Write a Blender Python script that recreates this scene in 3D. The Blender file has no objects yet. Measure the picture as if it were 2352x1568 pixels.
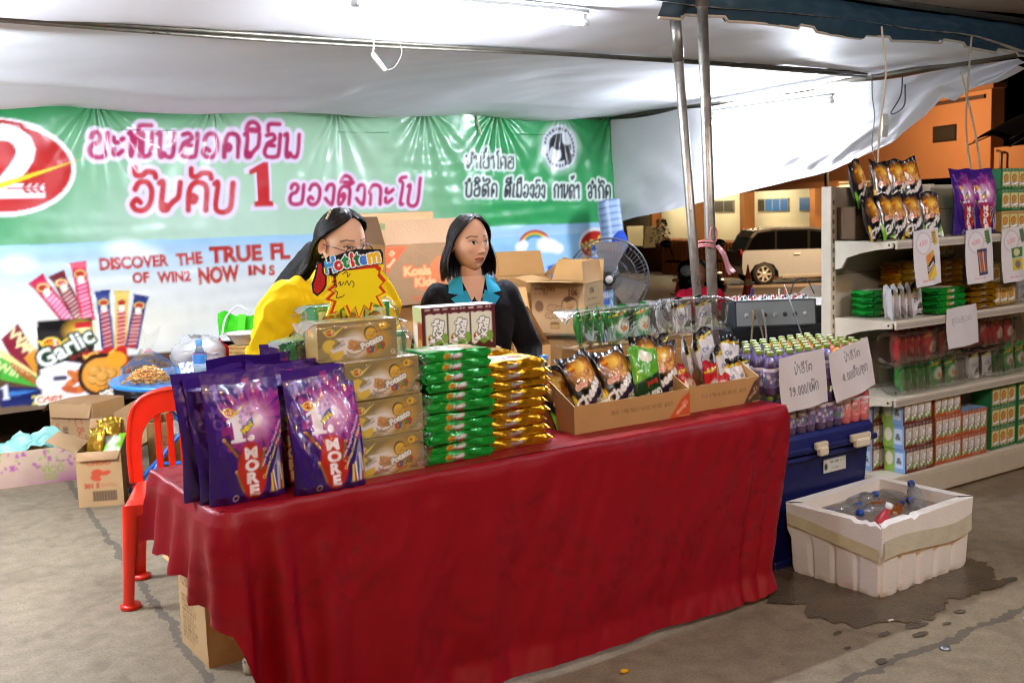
import bpy, math, random
import numpy as np
from mathutils import Matrix, Vector
random.seed(7); RNG = np.random.default_rng(7)
S = bpy.context.scene; COL = S.collection
PI = math.pi
# ------------------------------------------------------------------ camera
CH, PITCH, ROLL, FPX, PW, PH = 1.58, math.radians(7.0), math.radians(2.0), 2450.0, 2352.0, 1568.0
_fw = np.array([0, math.cos(PITCH), -math.sin(PITCH)]); _r0 = np.array([1.0, 0, 0]); _u0 = np.cross(_r0, _fw)
_R = _r0*math.cos(ROLL) - _u0*math.sin(ROLL); _U = _u0*math.cos(ROLL) + _r0*math.sin(ROLL)
CAM = np.array([0, 0, CH])
cd = bpy.data.cameras.new('camera'); cam = bpy.data.objects.new('camera', cd); COL.objects.link(cam)
cd.sensor_width = 36.0; cd.lens = 36.0*FPX/PW; cd.clip_start = 0.05; cd.clip_end = 500
M3 = np.stack([_R, _U, -_fw], axis=1)
cam.matrix_world = Matrix([[*M3[0], 0], [*M3[1], 0], [*M3[2], CH], [0, 0, 0, 1]])
cd.dof.use_dof = True; cd.dof.focus_distance = 4.0; cd.dof.aperture_fstop = 6.5
S.camera = cam
# ------------------------------------------------------------------ world, moon, exposure
wd = bpy.data.worlds.new('World'); S.world = wd; wd.use_nodes = True
nt = wd.node_tree; bg = nt.nodes['Background']
sky = nt.nodes.new('ShaderNodeTexSky'); sky.sky_type = 'NISHITA'; sky.sun_disc = False
sky.sun_elevation = math.radians(-6); sky.sun_rotation = math.radians(200)
nt.links.new(sky.outputs[0], bg.inputs[0]); bg.inputs[1].default_value = 0.05
S.view_settings.view_transform = 'Standard'; S.view_settings.look = 'None'
S.view_settings.exposure = 1.4; S.view_settings.gamma = 1.0; S.view_settings.use_curve_mapping = False
cy = S.cycles
cy.use_denoising = True; cy.max_bounces = 7; cy.diffuse_bounces = 3; cy.glossy_bounces = 3
cy.transmission_bounces = 6; cy.transparent_max_bounces = 12
cy.sample_clamp_indirect = 4.0; cy.sample_clamp_direct = 40.0; cy.caustics_reflective = False; cy.caustics_refractive = False
cy.use_light_tree = True; cy.filter_width = 1.1
# ------------------------------------------------------------------ frames
TH = math.radians(33.5)
O3 = np.array([-.882, 3.059, 0.0]); UX = np.array([math.cos(TH), math.sin(TH), 0]); VX = np.array([-math.sin(TH), math.cos(TH), 0])
def W3(a, b, z=0.0):
    """stall frame (a along the table, b towards the banner) to world"""
    p = O3 + UX*a + VX*b; return (float(p[0]), float(p[1]), float(z))
def ray(x, y):
    return _fw + _R*(x-PW/2)/FPX - _U*(y-PH/2)/FPX
def onb(x, y, b):
    d = ray(x, y); t = (b - (CAM-O3) @ VX)/(d @ VX); q = CAM + d*t - O3
    return float(q @ UX), float(q[2])
def ony(x, y, Y):
    d = ray(x, y); return CAM + d*(Y/d[1])
# ------------------------------------------------------------------ colour
def lin(c):
    if isinstance(c, str):
        c = c.lstrip('#'); c = [int(c[i:i+2], 16)/255 for i in (0, 2, 4)]
        return np.array([x/12.92 if x <= .04045 else ((x+.055)/1.055)**2.4 for x in c])
    return np.array(c, float)
# ------------------------------------------------------------------ materials (base colour comes from the mesh's printed-colour attribute)
MATS = {}
def mat(name, rough=.5, metal=0.0, coat=0.0, bump=0.0, bscale=40.0, var=.06, vscale=9.0, spec=.5, sheen=0.0, trans=0.0, sss=0.0, ior=1.45, rvar=0.0):
    if name in MATS: return MATS[name]
    m = bpy.data.materials.new(name); m.use_nodes = True; t = m.node_tree; p = t.nodes['Principled BSDF']
    at = t.nodes.new('ShaderNodeAttribute'); at.attribute_name = 'Col'
    tc = t.nodes.new('ShaderNodeTexCoord')
    nz = t.nodes.new('ShaderNodeTexNoise'); nz.inputs['Scale'].default_value = vscale; nz.inputs['Detail'].default_value = 5
    t.links.new(tc.outputs['Object'], nz.inputs['Vector'])
    mr = t.nodes.new('ShaderNodeMapRange'); mr.inputs['From Min'].default_value = .25; mr.inputs['From Max'].default_value = .75
    mr.inputs['To Min'].default_value = 1-var; mr.inputs['To Max'].default_value = 1+var
    t.links.new(nz.outputs[0], mr.inputs[0])
    mx = t.nodes.new('ShaderNodeVectorMath'); mx.operation = 'SCALE'
    t.links.new(at.outputs['Color'], mx.inputs[0]); t.links.new(mr.outputs[0], mx.inputs['Scale'])
    t.links.new(mx.outputs[0], p.inputs['Base Color'])
    p.inputs['Roughness'].default_value = rough; p.inputs['Metallic'].default_value = metal
    p.inputs['Coat Weight'].default_value = coat; p.inputs['Coat Roughness'].default_value = .08
    p.inputs['Specular IOR Level'].default_value = spec; p.inputs['Sheen Weight'].default_value = sheen
    p.inputs['Transmission Weight'].default_value = trans; p.inputs['IOR'].default_value = ior
    if sss:
        p.inputs['Subsurface Weight'].default_value = sss; p.inputs['Subsurface Scale'].default_value = .01
        p.inputs['Subsurface Radius'].default_value = (1, .4, .2)
    if rvar:
        r2 = t.nodes.new('ShaderNodeMapRange'); r2.inputs['From Min'].default_value = .3; r2.inputs['From Max'].default_value = .7
        r2.inputs['To Min'].default_value = rough-rvar; r2.inputs['To Max'].default_value = rough+rvar
        t.links.new(nz.outputs[0], r2.inputs[0]); t.links.new(r2.outputs[0], p.inputs['Roughness'])
    if bump:
        n2 = t.nodes.new('ShaderNodeTexNoise'); n2.inputs['Scale'].default_value = bscale; n2.inputs['Detail'].default_value = 4
        t.links.new(tc.outputs['Object'], n2.inputs['Vector'])
        b = t.nodes.new('ShaderNodeBump'); b.inputs['Strength'].default_value = bump; b.inputs['Distance'].default_value = .01
        t.links.new(n2.outputs[0], b.inputs['Height']); t.links.new(b.outputs[0], p.inputs['Normal'])
    MATS[name] = m; return m
def emat(name, col, strength):
    if name in MATS: return MATS[name]
    m = bpy.data.materials.new(name); m.use_nodes = True; t = m.node_tree; p = t.nodes['Principled BSDF']
    p.inputs['Base Color'].default_value = (.9, .9, .9, 1)
    p.inputs['Emission Color'].default_value = (*lin(col), 1); p.inputs['Emission Strength'].default_value = strength
    MATS[name] = m; return m
def film_mat(name='clear_film', tint=(.97, .98, .97), haze=.03, bscale=9, bstr=.55):
    """thin cellophane: see-through with sharp and milky reflections"""
    if name in MATS: return MATS[name]
    m = bpy.data.materials.new(name); m.use_nodes = True; t = m.node_tree
    for n in list(t.nodes): t.nodes.remove(n)
    out = t.nodes.new('ShaderNodeOutputMaterial'); tr = t.nodes.new('ShaderNodeBsdfTransparent'); tr.inputs[0].default_value = (*tint, 1)
    gl = t.nodes.new('ShaderNodeBsdfGlossy'); gl.inputs['Roughness'].default_value = .12; gl.inputs['Color'].default_value = (.9, .9, .9, 1)
    df = t.nodes.new('ShaderNodeBsdfDiffuse'); df.inputs[0].default_value = (.8, .8, .8, 1)
    lw = t.nodes.new('ShaderNodeLayerWeight'); lw.inputs[0].default_value = .35
    tc = t.nodes.new('ShaderNodeTexCoord'); nz = t.nodes.new('ShaderNodeTexNoise'); nz.inputs['Scale'].default_value = bscale; nz.inputs['Detail'].default_value = 3; nz.inputs['Distortion'].default_value = 1.2
    b = t.nodes.new('ShaderNodeBump'); b.inputs['Strength'].default_value = bstr; b.inputs['Distance'].default_value = .02
    t.links.new(tc.outputs['Object'], nz.inputs[0]); t.links.new(nz.outputs[0], b.inputs['Height'])
    t.links.new(b.outputs[0], gl.inputs['Normal']); t.links.new(b.outputs[0], lw.inputs['Normal'])
    m1 = t.nodes.new('ShaderNodeMixShader'); m1.inputs[0].default_value = haze
    t.links.new(tr.outputs[0], m1.inputs[1]); t.links.new(df.outputs[0], m1.inputs[2])
    mm = t.nodes.new('ShaderNodeMath'); mm.operation = 'MULTIPLY_ADD'; mm.inputs[1].default_value = .5; mm.inputs[2].default_value = .025
    t.links.new(lw.outputs['Fresnel'], mm.inputs[0])
    m2 = t.nodes.new('ShaderNodeMixShader'); t.links.new(mm.outputs[0], m2.inputs[0])
    t.links.new(m1.outputs[0], m2.inputs[1]); t.links.new(gl.outputs[0], m2.inputs[2]); t.links.new(m2.outputs[0], out.inputs[0])
    MATS[name] = m; return m
CARD = lambda: mat('cardboard', .75, bump=.15, bscale=120, var=.08, vscale=6)
PAPER = lambda: mat('paper', .7, var=.04, bump=.08, bscale=30)
FILM = lambda: mat('printed_film', .28, coat=.45, bump=.35, bscale=22, var=.04)
FOIL = lambda: mat('gold_foil', .3, metal=.75, bump=.5, bscale=30, var=.05)
GFOIL = lambda: mat('green_foil', .28, metal=.25, coat=.3, bump=.4, bscale=26, var=.05)
CARTON = lambda: mat('coated_card', .38, coat=.2, var=.04)
PLAS = lambda: mat('plastic', .38, var=.04, coat=.15)
STEEL = lambda: mat('galvanised_steel', .38, metal=.85, var=.15, vscale=30, rvar=.12)
CLOTH = lambda: mat('cloth', .88, bump=.3, bscale=260, var=.08, sheen=.04, spec=.25)
SHEETM = lambda: mat('tent_sheet', .6, bump=.15, bscale=5, var=.05, vscale=1.4, spec=.3)
PAINT = lambda: mat('painted_metal', .42, var=.05, vscale=14, bump=.05)
SKIN = lambda: mat('skin', .58, spec=.35, sss=.12, var=.05, bump=.06, bscale=160)
HAIR = lambda: mat('hair', .36, var=.25, vscale=40, spec=.6)
# ------------------------------------------------------------------ mesh builder
class MB:
    def __init__(s): s.V = []; s.F = []; s.C = []; s.n = 0; s.T = None
    def add(s, v, f, col, m=0, smooth=True):
        v = np.asarray(v, float).reshape(-1, 3)
        if s.T is not None:
            v = v @ s.T[:3, :3].T + s.T[:3, 3]
        c = np.asarray(lin(col) if isinstance(col, str) else col, float)
        if c.ndim == 1: c = np.repeat(c[None, :], len(v), 0)
        if isinstance(f, np.ndarray): s.F.append((f + s.n, m, smooth))
        else:
            byk = {}
            for q in f: byk.setdefault(len(q), []).append(q)
            for q in byk.values(): s.F.append((np.array(q) + s.n, m, smooth))
        s.V.append(v); s.C.append(c); s.n += len(v); return s
    def mesh(s, name, mats):
        me = bpy.data.meshes.new(name)
        V = np.concatenate(s.V); C = np.concatenate(s.C)
        li = np.concatenate([f.ravel() for f, _, _ in s.F]).astype(np.int32)
        tot = np.concatenate([np.full(len(f), f.shape[1]) for f, _, _ in s.F]).astype(np.int32)
        mi = np.concatenate([np.full(len(f), m) for f, m, _ in s.F]).astype(np.int32)
        sm = np.concatenate([np.full(len(f), k) for f, _, k in s.F]).astype(bool)
        me.vertices.add(len(V)); me.vertices.foreach_set('co', V.ravel())
        me.loops.add(len(li)); me.loops.foreach_set('vertex_index', li)
        me.polygons.add(len(tot)); st = np.concatenate([[0], np.cumsum(tot)[:-1]]).astype(np.int32)
        me.polygons.foreach_set('loop_start', st)
        try: me.polygons.foreach_set('loop_total', tot)
        except Exception: pass
        for m in (mats if isinstance(mats, (list, tuple)) else [mats]): me.materials.append(m)
        me.polygons.foreach_set('material_index', mi); me.polygons.foreach_set('use_smooth', sm)
        at = me.color_attributes.new('Col', 'FLOAT_COLOR', 'POINT')
        at.data.foreach_set('color', np.concatenate([C, np.ones((len(C), 1))], 1).ravel())
        me.update(calc_edges=True); me.validate(); return me
    def build(s, name, mats, parent=None):
        o = bpy.data.objects.new(name, s.mesh(name, mats)); COL.objects.link(o)
        if parent is not None: o.parent = parent
        return o
def tag(o, label=None, cat=None, group=None, kind=None):
    if label: o['label'] = label
    if cat: o['category'] = cat
    if group: o['group'] = group
    if kind: o['kind'] = kind
    return o
def empty(name, loc, rz=0.0, label=None, cat=None, group=None, rx=0.0, ry=0.0):
    o = bpy.data.objects.new(name, None); COL.objects.link(o); o.location = loc; o.rotation_euler = (rx, ry, rz); o.empty_display_size = .05
    return tag(o, label, cat, group)
KIDS = {}
def copy_tree(o, parent=None):
    c = o.copy(); COL.objects.link(c)
    if parent is not None: c.parent = parent
    for ch in list(o.children): copy_tree(ch, c)
    return c
def put(o, loc, rz=0.0, label=None, group=None, rx=0.0, ry=0.0, s=None):
    o.location = loc; o.rotation_euler = (rx, ry, rz)
    if s: o.scale = (s, s, s)
    if label: o['label'] = label
    if group: o['group'] = group
    return o
def again(o, loc, rz=0.0, label=None, group=None, rx=0.0, ry=0.0, s=None):
    return put(copy_tree(o), loc, rz, label, group, rx, ry, s)
# ------------------------------------------------------------------ shape helpers (all add to an MB)
QB = np.array([[0, 3, 2, 1], [4, 5, 6, 7], [0, 1, 5, 4], [1, 2, 6, 5], [2, 3, 7, 6], [3, 0, 4, 7]])
def box(mb, lo, hi, col, m=0, bev=0.0, cols=None):
    """box with chamfered edges; cols: optional colour per face -z +z -y +x +y -x"""
    lo = np.array(lo, float); hi = np.array(hi, float)
    lo, hi = np.minimum(lo, hi), np.maximum(lo, hi); c = (lo+hi)/2; h = (hi-lo)/2
    b = min(bev, .45*h.min())
    sg = np.array([[-1, -1, -1], [1, -1, -1], [1, 1, -1], [-1, 1, -1], [-1, -1, 1], [1, -1, 1], [1, 1, 1], [-1, 1, 1]], float)
    if b <= 0:
        v = c + sg*h
        for k, q in enumerate(QB): mb.add(v[q], np.array([[0, 1, 2, 3]]), (cols[k] if cols and cols[k] is not None else col), m, False)
        return
    vs = []
    for s in sg:
        for ax in range(3):
            e = h - b; e = e.copy(); e[ax] = h[ax]; vs.append(c + s*e)
    vs = np.array(vs); ax_of = [2, 2, 1, 0, 1, 0]
    for k, q in enumerate(QB):
        mb.add(vs[q*3+ax_of[k]], np.array([[0, 1, 2, 3]]), (cols[k] if cols and cols[k] is not None else col), m, False)
    E = [(0, 1), (1, 2), (2, 3), (3, 0), (4, 5), (5, 6), (6, 7), (7, 4), (0, 4), (1, 5), (2, 6), (3, 7)]
    fs = []
    for i, j in E:
        ax = int(np.argmax(np.abs(sg[i]-sg[j]))); o = [a for a in range(3) if a != ax]
        fs.append((i*3+o[0], j*3+o[0], j*3+o[1], i*3+o[1]))
    fs += [(i*3, i*3+1, i*3+2) for i in range(8)]
    mb.add(vs, fs, col, m, False)
def tube(mb, pts, r, col, n=8, m=0, cap=True, smooth=True):
    P = np.array(pts, float); rr = np.full(len(P), r, float) if np.isscalar(r) else np.array(r, float)
    T = np.gradient(P, axis=0); T /= np.linalg.norm(T, axis=1)[:, None]+1e-12
    up = np.array([0, 0, 1.0]) if abs(T[0][2]) < .9 else np.array([1.0, 0, 0])
    vs = []
    for i in range(len(P)):
        x = np.cross(T[i], up); x /= np.linalg.norm(x)+1e-12; y = np.cross(x, T[i]); up = y
        a = np.arange(n)*2*PI/n; vs.append(P[i] + rr[i]*(np.cos(a)[:, None]*x + np.sin(a)[:, None]*y))
    v = np.concatenate(vs); f = []
    for i in range(len(P)-1):
        for k in range(n): f.append((i*n+k, (i+1)*n+k, (i+1)*n+(k+1) % n, i*n+(k+1) % n))
    if cap: f += [tuple(range(n)), tuple(reversed(range((len(P)-1)*n, len(P)*n)))]
    mb.add(v, f, col, m, smooth)
def lathe(mb, prof, col, n=16, m=0, c=(0, 0, 0), cols=None, smooth=True):
    """prof: (r, z) pairs; cols: colour per ring"""
    pr = np.array(prof, float); a = np.arange(n)*2*PI/n
    v = np.stack([pr[:, :1]*np.cos(a), pr[:, :1]*np.sin(a), np.repeat(pr[:, 1:], n, 1)], 2).reshape(-1, 3) + np.array(c)
    k = len(pr); i, j = np.meshgrid(np.arange(k-1), np.arange(n), indexing='ij'); j2 = (j+1) % n
    f = np.stack([i*n+j, i*n+j2, (i+1)*n+j2, (i+1)*n+j], -1).reshape(-1, 4)
    cc = np.repeat(np.array([lin(x) for x in cols]), n, 0) if cols is not None else col
    mb.add(v, f, cc, m, smooth)
def gridf(nx, ny, wrapx=False):
    i, j = np.meshgrid(np.arange(nx), np.arange(ny), indexing='xy'); w = nx if wrapx else nx+1
    i2 = (i+1) % nx if wrapx else i+1
    return np.stack([j*w+i, j*w+i2, (j+1)*w+i2, (j+1)*w+i], -1).reshape(-1, 4)
def surf(mb, nx, ny, P, col, m=0, smooth=True, flip=False):
    """P(s,t)->(x,y,z) arrays, s left to right, t bottom to top; col: colour, array, Art, or function"""
    s, t = np.meshgrid(np.linspace(0, 1, nx+1), np.linspace(0, 1, ny+1), indexing='xy'); s = s.ravel(); t = t.ravel()
    x, y, z = P(s, t); v = np.stack([x+0*s, y+0*s, z+0*s], 1)
    c = col.sample(s, t, nx, ny) if isinstance(col, Art) else (col(s, t) if callable(col) else col)
    f = gridf(nx, ny)
    mb.add(v, f[:, ::-1] if flip else f, c, m, smooth)
def prism(mb, poly, y0, y1, col, m=0, ax=1):
    """extrude an x,z outline between y0 and y1 (ax=1), or an x,y outline along z (ax=2), or y,z outline along x (ax=0)"""
    p = np.array(poly, float); n = len(p)
    def mk(d):
        q = np.full((n, 3), d, float)
        k = {0: (1, 2), 1: (0, 2), 2: (0, 1)}[ax]; q[:, k[0]] = p[:, 0]; q[:, k[1]] = p[:, 1]; return q
    a = mk(y0); b = mk(y1)
    mb.add(a, [tuple(range(n))], col, m, False); mb.add(b, [tuple(reversed(range(n)))], col, m, False)
    mb.add(np.concatenate([a, b]), [(i, i+n, (i+1) % n+n, (i+1) % n) for i in range(n)], col, m, False)
def ball(mb, c, r, col, nu=16, nv=10, m=0):
    r = np.array(r if not np.isscalar(r) else (r, r, r), float)
    th = np.linspace(0, PI, nv+1); a = np.arange(nu)*2*PI/nu
    v = np.stack([np.outer(np.sin(th), np.cos(a)), np.outer(np.sin(th), np.sin(a)), np.repeat(np.cos(th)[:, None], nu, 1)], 2).reshape(-1, 3)*r+np.array(c)
    mb.add(v, gridf(nu, nv, True)[:, ::-1], col, m, True)
def spline(pts, n=8):
    P = np.array(pts, float)
    if len(P) < 3: return np.array([P[0]+(P[-1]-P[0])*t for t in np.linspace(0, 1, n+1)])
    Q = np.concatenate([[2*P[0]-P[1]], P, [2*P[-1]-P[-2]]]); out = []
    for i in range(1, len(Q)-2):
        for t in np.linspace(0, 1, n, endpoint=False):
            a, b, c, d = Q[i-1], Q[i], Q[i+1], Q[i+2]
            out.append(.5*(2*b+(c-a)*t+(2*a-5*b+4*c-d)*t*t+(3*b-a-3*c+d)*t**3))
    out.append(P[-1]); return np.array(out)
def xf(loc=(0, 0, 0), rz=0.0, rx=0.0, ry=0.0, s=1.0):
    m = Matrix.Translation(loc) @ Matrix.Rotation(rz, 4, 'Z') @ Matrix.Rotation(ry, 4, 'Y') @ Matrix.Rotation(rx, 4, 'X')
    if not np.isscalar(s): m = m @ Matrix.Diagonal((*s, 1))
    elif s != 1: m = m @ Matrix.Scale(s, 4)
    return np.array(m)
_np = {}
def noise2(x, y, seed=0):
    """smooth value noise, about -1..1"""
    if seed not in _np: _np[seed] = np.random.default_rng(seed+100).uniform(-1, 1, (64, 64))
    g = _np[seed]; xi = np.floor(x).astype(int); yi = np.floor(y).astype(int); fx = x-xi; fy = y-yi
    fx = fx*fx*(3-2*fx); fy = fy*fy*(3-2*fy)
    a = g[yi % 64, xi % 64]; b = g[yi % 64, (xi+1) % 64]; c = g[(yi+1) % 64, xi % 64]; d = g[(yi+1) % 64, (xi+1) % 64]
    return (a*(1-fx)+b*fx)*(1-fy)+(c*(1-fx)+d*fx)*fy
def fbm(x, y, seed=0, o=3):
    r = 0; k = 1.0
    for i in range(o): r = r+k*noise2(x*2**i, y*2**i, seed+i); k *= .5
    return r
def remesh(o, voxel=.008, smooth=6, col_from=None):
    """fuse the overlapping volumes of a mesh into one continuous surface"""
    md = o.modifiers.new('fuse', 'REMESH'); md.mode = 'VOXEL'; md.voxel_size = voxel
    sm = o.modifiers.new('relax', 'SMOOTH'); sm.iterations = smooth; sm.factor = .5
    dg = bpy.context.evaluated_depsgraph_get(); dg.update()
    me = bpy.data.meshes.new_from_object(o.evaluated_get(dg)); old = o.data
    o.modifiers.clear(); o.data = me
    me.materials.clear()
    for m in old.materials: me.materials.append(m)
    me.polygons.foreach_set('use_smooth', np.ones(len(me.polygons), bool))
    me.polygons.foreach_set('material_index', np.zeros(len(me.polygons), np.int32))
    n = len(me.vertices); co = np.empty(n*3); me.vertices.foreach_get('co', co); co = co.reshape(-1, 3)
    for a in list(me.color_attributes): me.color_attributes.remove(a)
    c = col_from(co) if callable(col_from) else np.repeat(lin(col_from)[None, :], n, 0)
    at = me.color_attributes.new('Col', 'FLOAT_COLOR', 'POINT')
    at.data.foreach_set('color', np.concatenate([c, np.ones((n, 1))], 1).ravel()); return o
def crumple(o, amp=.004, sc=14.0, seed=0, stretch=(1, 1, .45)):
    """cloth creases: push the surface in and out along its normals"""
    me = o.data; n = len(me.vertices); co = np.empty(n*3); me.vertices.foreach_get('co', co); co = co.reshape(-1, 3)
    nr = np.empty(n*3); me.vertices.foreach_get('normal', nr); nr = nr.reshape(-1, 3); q = co*np.array(stretch)*sc
    wx = fbm(q[:, 0]*.5+q[:, 2], q[:, 1]*.5-q[:, 2]*.4, seed); d = 1-2*np.abs(fbm(q[:, 0]+q[:, 2]*.6+wx*.8, q[:, 1]+q[:, 2]*1.3+wx*.6, seed+5, 2))
    me.vertices.foreach_set('co', (co+nr*(amp*d)[:, None]).ravel()); me.update(); return o
def limb(mb, a, b, ra, rb, col='#888888', n=10):
    """tapered closed capsule between two joints"""
    a = np.array(a, float); b = np.array(b, float); d = b-a; L = np.linalg.norm(d)+1e-9; d = d/L
    k = [(-.95*ra, .31*ra), (-.7*ra, .71*ra), (0, ra), (L*.33, ra+(rb-ra)*.33), (L*.66, ra+(rb-ra)*.66), (L, rb), (L+.7*rb, .71*rb), (L+.95*rb, .31*rb)]
    tube(mb, [a+d*t for t, _ in k], [r for _, r in k], col, n)
# ------------------------------------------------------------------ printed artwork: small rasters that become colours of a fine mesh
_tx = {}
def text_tris(s, bold=0.0, shear=0.0):
    key = (s, round(bold, 3), shear)
    if key in _tx: return _tx[key]
    cu = bpy.data.curves.new('lettering', 'FONT'); cu.body = s; cu.offset = bold; cu.shear = shear; cu.size = 1.0; cu.resolution_u = 3
    ob = bpy.data.objects.new('lettering', cu); COL.objects.link(ob)
    dg = bpy.context.evaluated_depsgraph_get(); dg.update()
    me = bpy.data.meshes.new_from_object(ob.evaluated_get(dg))
    me.calc_loop_triangles(); n = len(me.vertices); co = np.zeros(n*3); me.vertices.foreach_get('co', co); co = co.reshape(-1, 3)[:, :2]
    ti = np.zeros(len(me.loop_triangles)*3, np.int32); me.loop_triangles.foreach_get('vertices', ti)
    t = co[ti].reshape(-1, 3, 2) if len(ti) else np.zeros((0, 3, 2))
    bpy.data.objects.remove(ob); bpy.data.meshes.remove(me); bpy.data.curves.remove(cu)
    _tx[key] = t; return t
class Art:
    """w x h units (y down), k pixels per unit"""
    def __init__(s, w, h, k, col):
        s.w, s.h, s.k = w, h, k; s.W = max(2, int(round(w*k))); s.H = max(2, int(round(h*k)))
        s.a = np.empty((s.H, s.W, 3)); s.a[:] = lin(col)
    def grid(s, x0=0, y0=0, x1=None, y1=None):
        x1 = s.w if x1 is None else x1; y1 = s.h if y1 is None else y1
        i0 = max(0, int(math.floor(x0*s.k))); i1 = min(s.W, int(math.ceil(x1*s.k))+1); j0 = max(0, int(math.floor(y0*s.k))); j1 = min(s.H, int(math.ceil(y1*s.k))+1)
        if i1 <= i0 or j1 <= j0: return None
        X, Y = np.meshgrid((np.arange(i0, i1)+.5)/s.k, (np.arange(j0, j1)+.5)/s.k); return (slice(j0, j1), slice(i0, i1)), X, Y
    def blend(s, sl, m, col, al=1.0):
        m = (m*al)[..., None]; c = lin(col) if (isinstance(col, str) or np.ndim(col) == 1) else col
        s.a[sl] = s.a[sl]*(1-m)+c*m
    def full(s, fn, col, al=1.0):
        g = s.grid(); s.blend(g[0], np.clip(fn(g[1], g[2]), 0, 1), col, al); return s
    def rect(s, x0, y0, x1, y1, col, al=1.0):
        g = s.grid(x0, y0, x1, y1)
        if g: s.blend(g[0], ((g[1] >= x0) & (g[1] <= x1) & (g[2] >= y0) & (g[2] <= y1))*1.0, col, al)
        return s
    def poly(s, p, col, al=1.0):
        p = np.array(p, float); g = s.grid(p[:, 0].min(), p[:, 1].min(), p[:, 0].max(), p[:, 1].max())
        if not g: return s
        ins = np.zeros(g[1].shape, bool); n = len(p)
        for i in range(n):
            x0, y0 = p[i]; x1, y1 = p[(i+1) % n]
            if y0 == y1: continue
            ins ^= ((y0 > g[2]) != (y1 > g[2])) & (g[1] < (x1-x0)*(g[2]-y0)/(y1-y0)+x0)
        s.blend(g[0], ins*1.0, col, al); return s
    def ell(s, cx, cy, rx, ry, col, al=1.0, rot=0.0, soft=0.0, ring=0.0):
        R = max(rx, ry)*(1+soft)+ring; g = s.grid(cx-R, cy-R, cx+R, cy+R)
        if not g: return s
        c, q = math.cos(rot), math.sin(rot); X = g[1]-cx; Y = g[2]-cy
        d = np.sqrt(((X*c+Y*q)/rx)**2+((-X*q+Y*c)/ry)**2)
        if ring: m = (np.abs(d-1)*min(rx, ry) < ring/2)*1.0
        elif soft: m = np.clip((1+soft-d)/(2*soft), 0, 1)
        else: m = (d <= 1)*1.0
        s.blend(g[0], m, col, al); return s
    def line(s, p, wd, col, al=1.0):
        p = np.array(p, float); g = s.grid(p[:, 0].min()-wd, p[:, 1].min()-wd, p[:, 0].max()+wd, p[:, 1].max()+wd)
        if not g: return s
        d = np.full(g[1].shape, 1e9)
        for i in range(len(p)-1):
            a = p[i]; b = p[i+1]; e = b-a; L = e @ e+1e-12
            t = np.clip(((g[1]-a[0])*e[0]+(g[2]-a[1])*e[1])/L, 0, 1); d = np.minimum(d, np.hypot(g[1]-a[0]-t*e[0], g[2]-a[1]-t*e[1]))
        s.blend(g[0], np.clip((wd/2-d)*s.k+.5, 0, 1), col, al); return s
    def _dil(s, m, r):
        r = int(round(r*s.k)); out = m.copy()
        if r < 1: return out
        for a in np.arange(0, 2*PI, PI/8):
            for q in ((r,) if r < 3 else (r, r*.5)):
                out = np.maximum(out, np.roll(np.roll(m, int(round(q*math.cos(a))), 1), int(round(q*math.sin(a))), 0))
        return out
    def _mask(s, m, col, outline):
        for wd, c in reversed(outline): s.blend((slice(None), slice(None)), s._dil(m, wd), c)
        if col is not None: s.blend((slice(None), slice(None)), m, col)
    def text(s, t, x, y, size, col, bold=.0, rot=0.0, sx=1.0, al='c', outline=(), shear=0.0, w=None, flip=False):
        """x,y anchor on the baseline; w: squeeze to that width"""
        tr = text_tris(t, bold, shear)
        if len(tr) == 0: return s
        lo = tr[..., 0].min(); hi = tr[..., 0].max()
        if w: sx = w/((hi-lo)*size)
        off = {'c': -(lo+hi)/2, 'l': -lo, 'r': -hi}[al]
        X = (tr[..., 0]+off)*size*sx; Y = -tr[..., 1]*size
        if flip: X, Y = -X, -Y
        c, q = math.cos(rot), math.sin(rot); P = np.stack([x+X*c-Y*q, y+X*q+Y*c], -1)*s.k-.5
        m = np.zeros((s.H, s.W))
        for a, b, d in P:
            i0 = max(0, int(math.ceil(min(a[0], b[0], d[0])-.5))); i1 = min(s.W-1, int(math.floor(max(a[0], b[0], d[0])+.5))); j0 = max(0, int(math.ceil(min(a[1], b[1], d[1])-.5))); j1 = min(s.H-1, int(math.floor(max(a[1], b[1], d[1])+.5)))
            if i1 < i0 or j1 < j0: continue
            gx = np.arange(i0, i1+1)[None, :]; gy = np.arange(j0, j1+1)[:, None]
            ar = (b[0]-a[0])*(d[1]-a[1])-(b[1]-a[1])*(d[0]-a[0])
            if abs(ar) < 1e-9: continue
            sg = 1 if ar > 0 else -1; e = 1e-6
            f = ((b[0]-a[0])*(gy-a[1])-(b[1]-a[1])*(gx-a[0]))*sg >= -e
            f &= ((d[0]-b[0])*(gy-b[1])-(d[1]-b[1])*(gx-b[0]))*sg >= -e
            f &= ((a[0]-d[0])*(gy-d[1])-(a[1]-d[1])*(gx-d[0]))*sg >= -e
            m[j0:j1+1, i0:i1+1] = np.maximum(m[j0:j1+1, i0:i1+1], f)
        s._mask(m, col, outline); return s
    def lao(s, t, x, y, size, col, wd=.13, rot=0.0, outline=(), shear=0.0, w=None, al='l', gap=.16):
        segs, W = lao_path(t, gap); sx = (w/(W*size)) if w else 1.0
        x0 = {'l': 0, 'c': -W*size*sx/2, 'r': -W*size*sx}[al]; c, q = math.cos(rot), math.sin(rot)
        m = np.zeros((s.H, s.W)); b = s.a; s.a = np.zeros((s.H, s.W, 3))
        for p in segs:
            X = x0+(p[:, 0]+shear*p[:, 1])*size*sx; Y = -p[:, 1]*size
            s.line(np.stack([x+X*c-Y*q, y+X*q+Y*c], 1), wd*size, (1.0, 1.0, 1.0))
        m = s.a[..., 0]; s.a = b; s._mask(m, col, outline); return s
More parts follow.
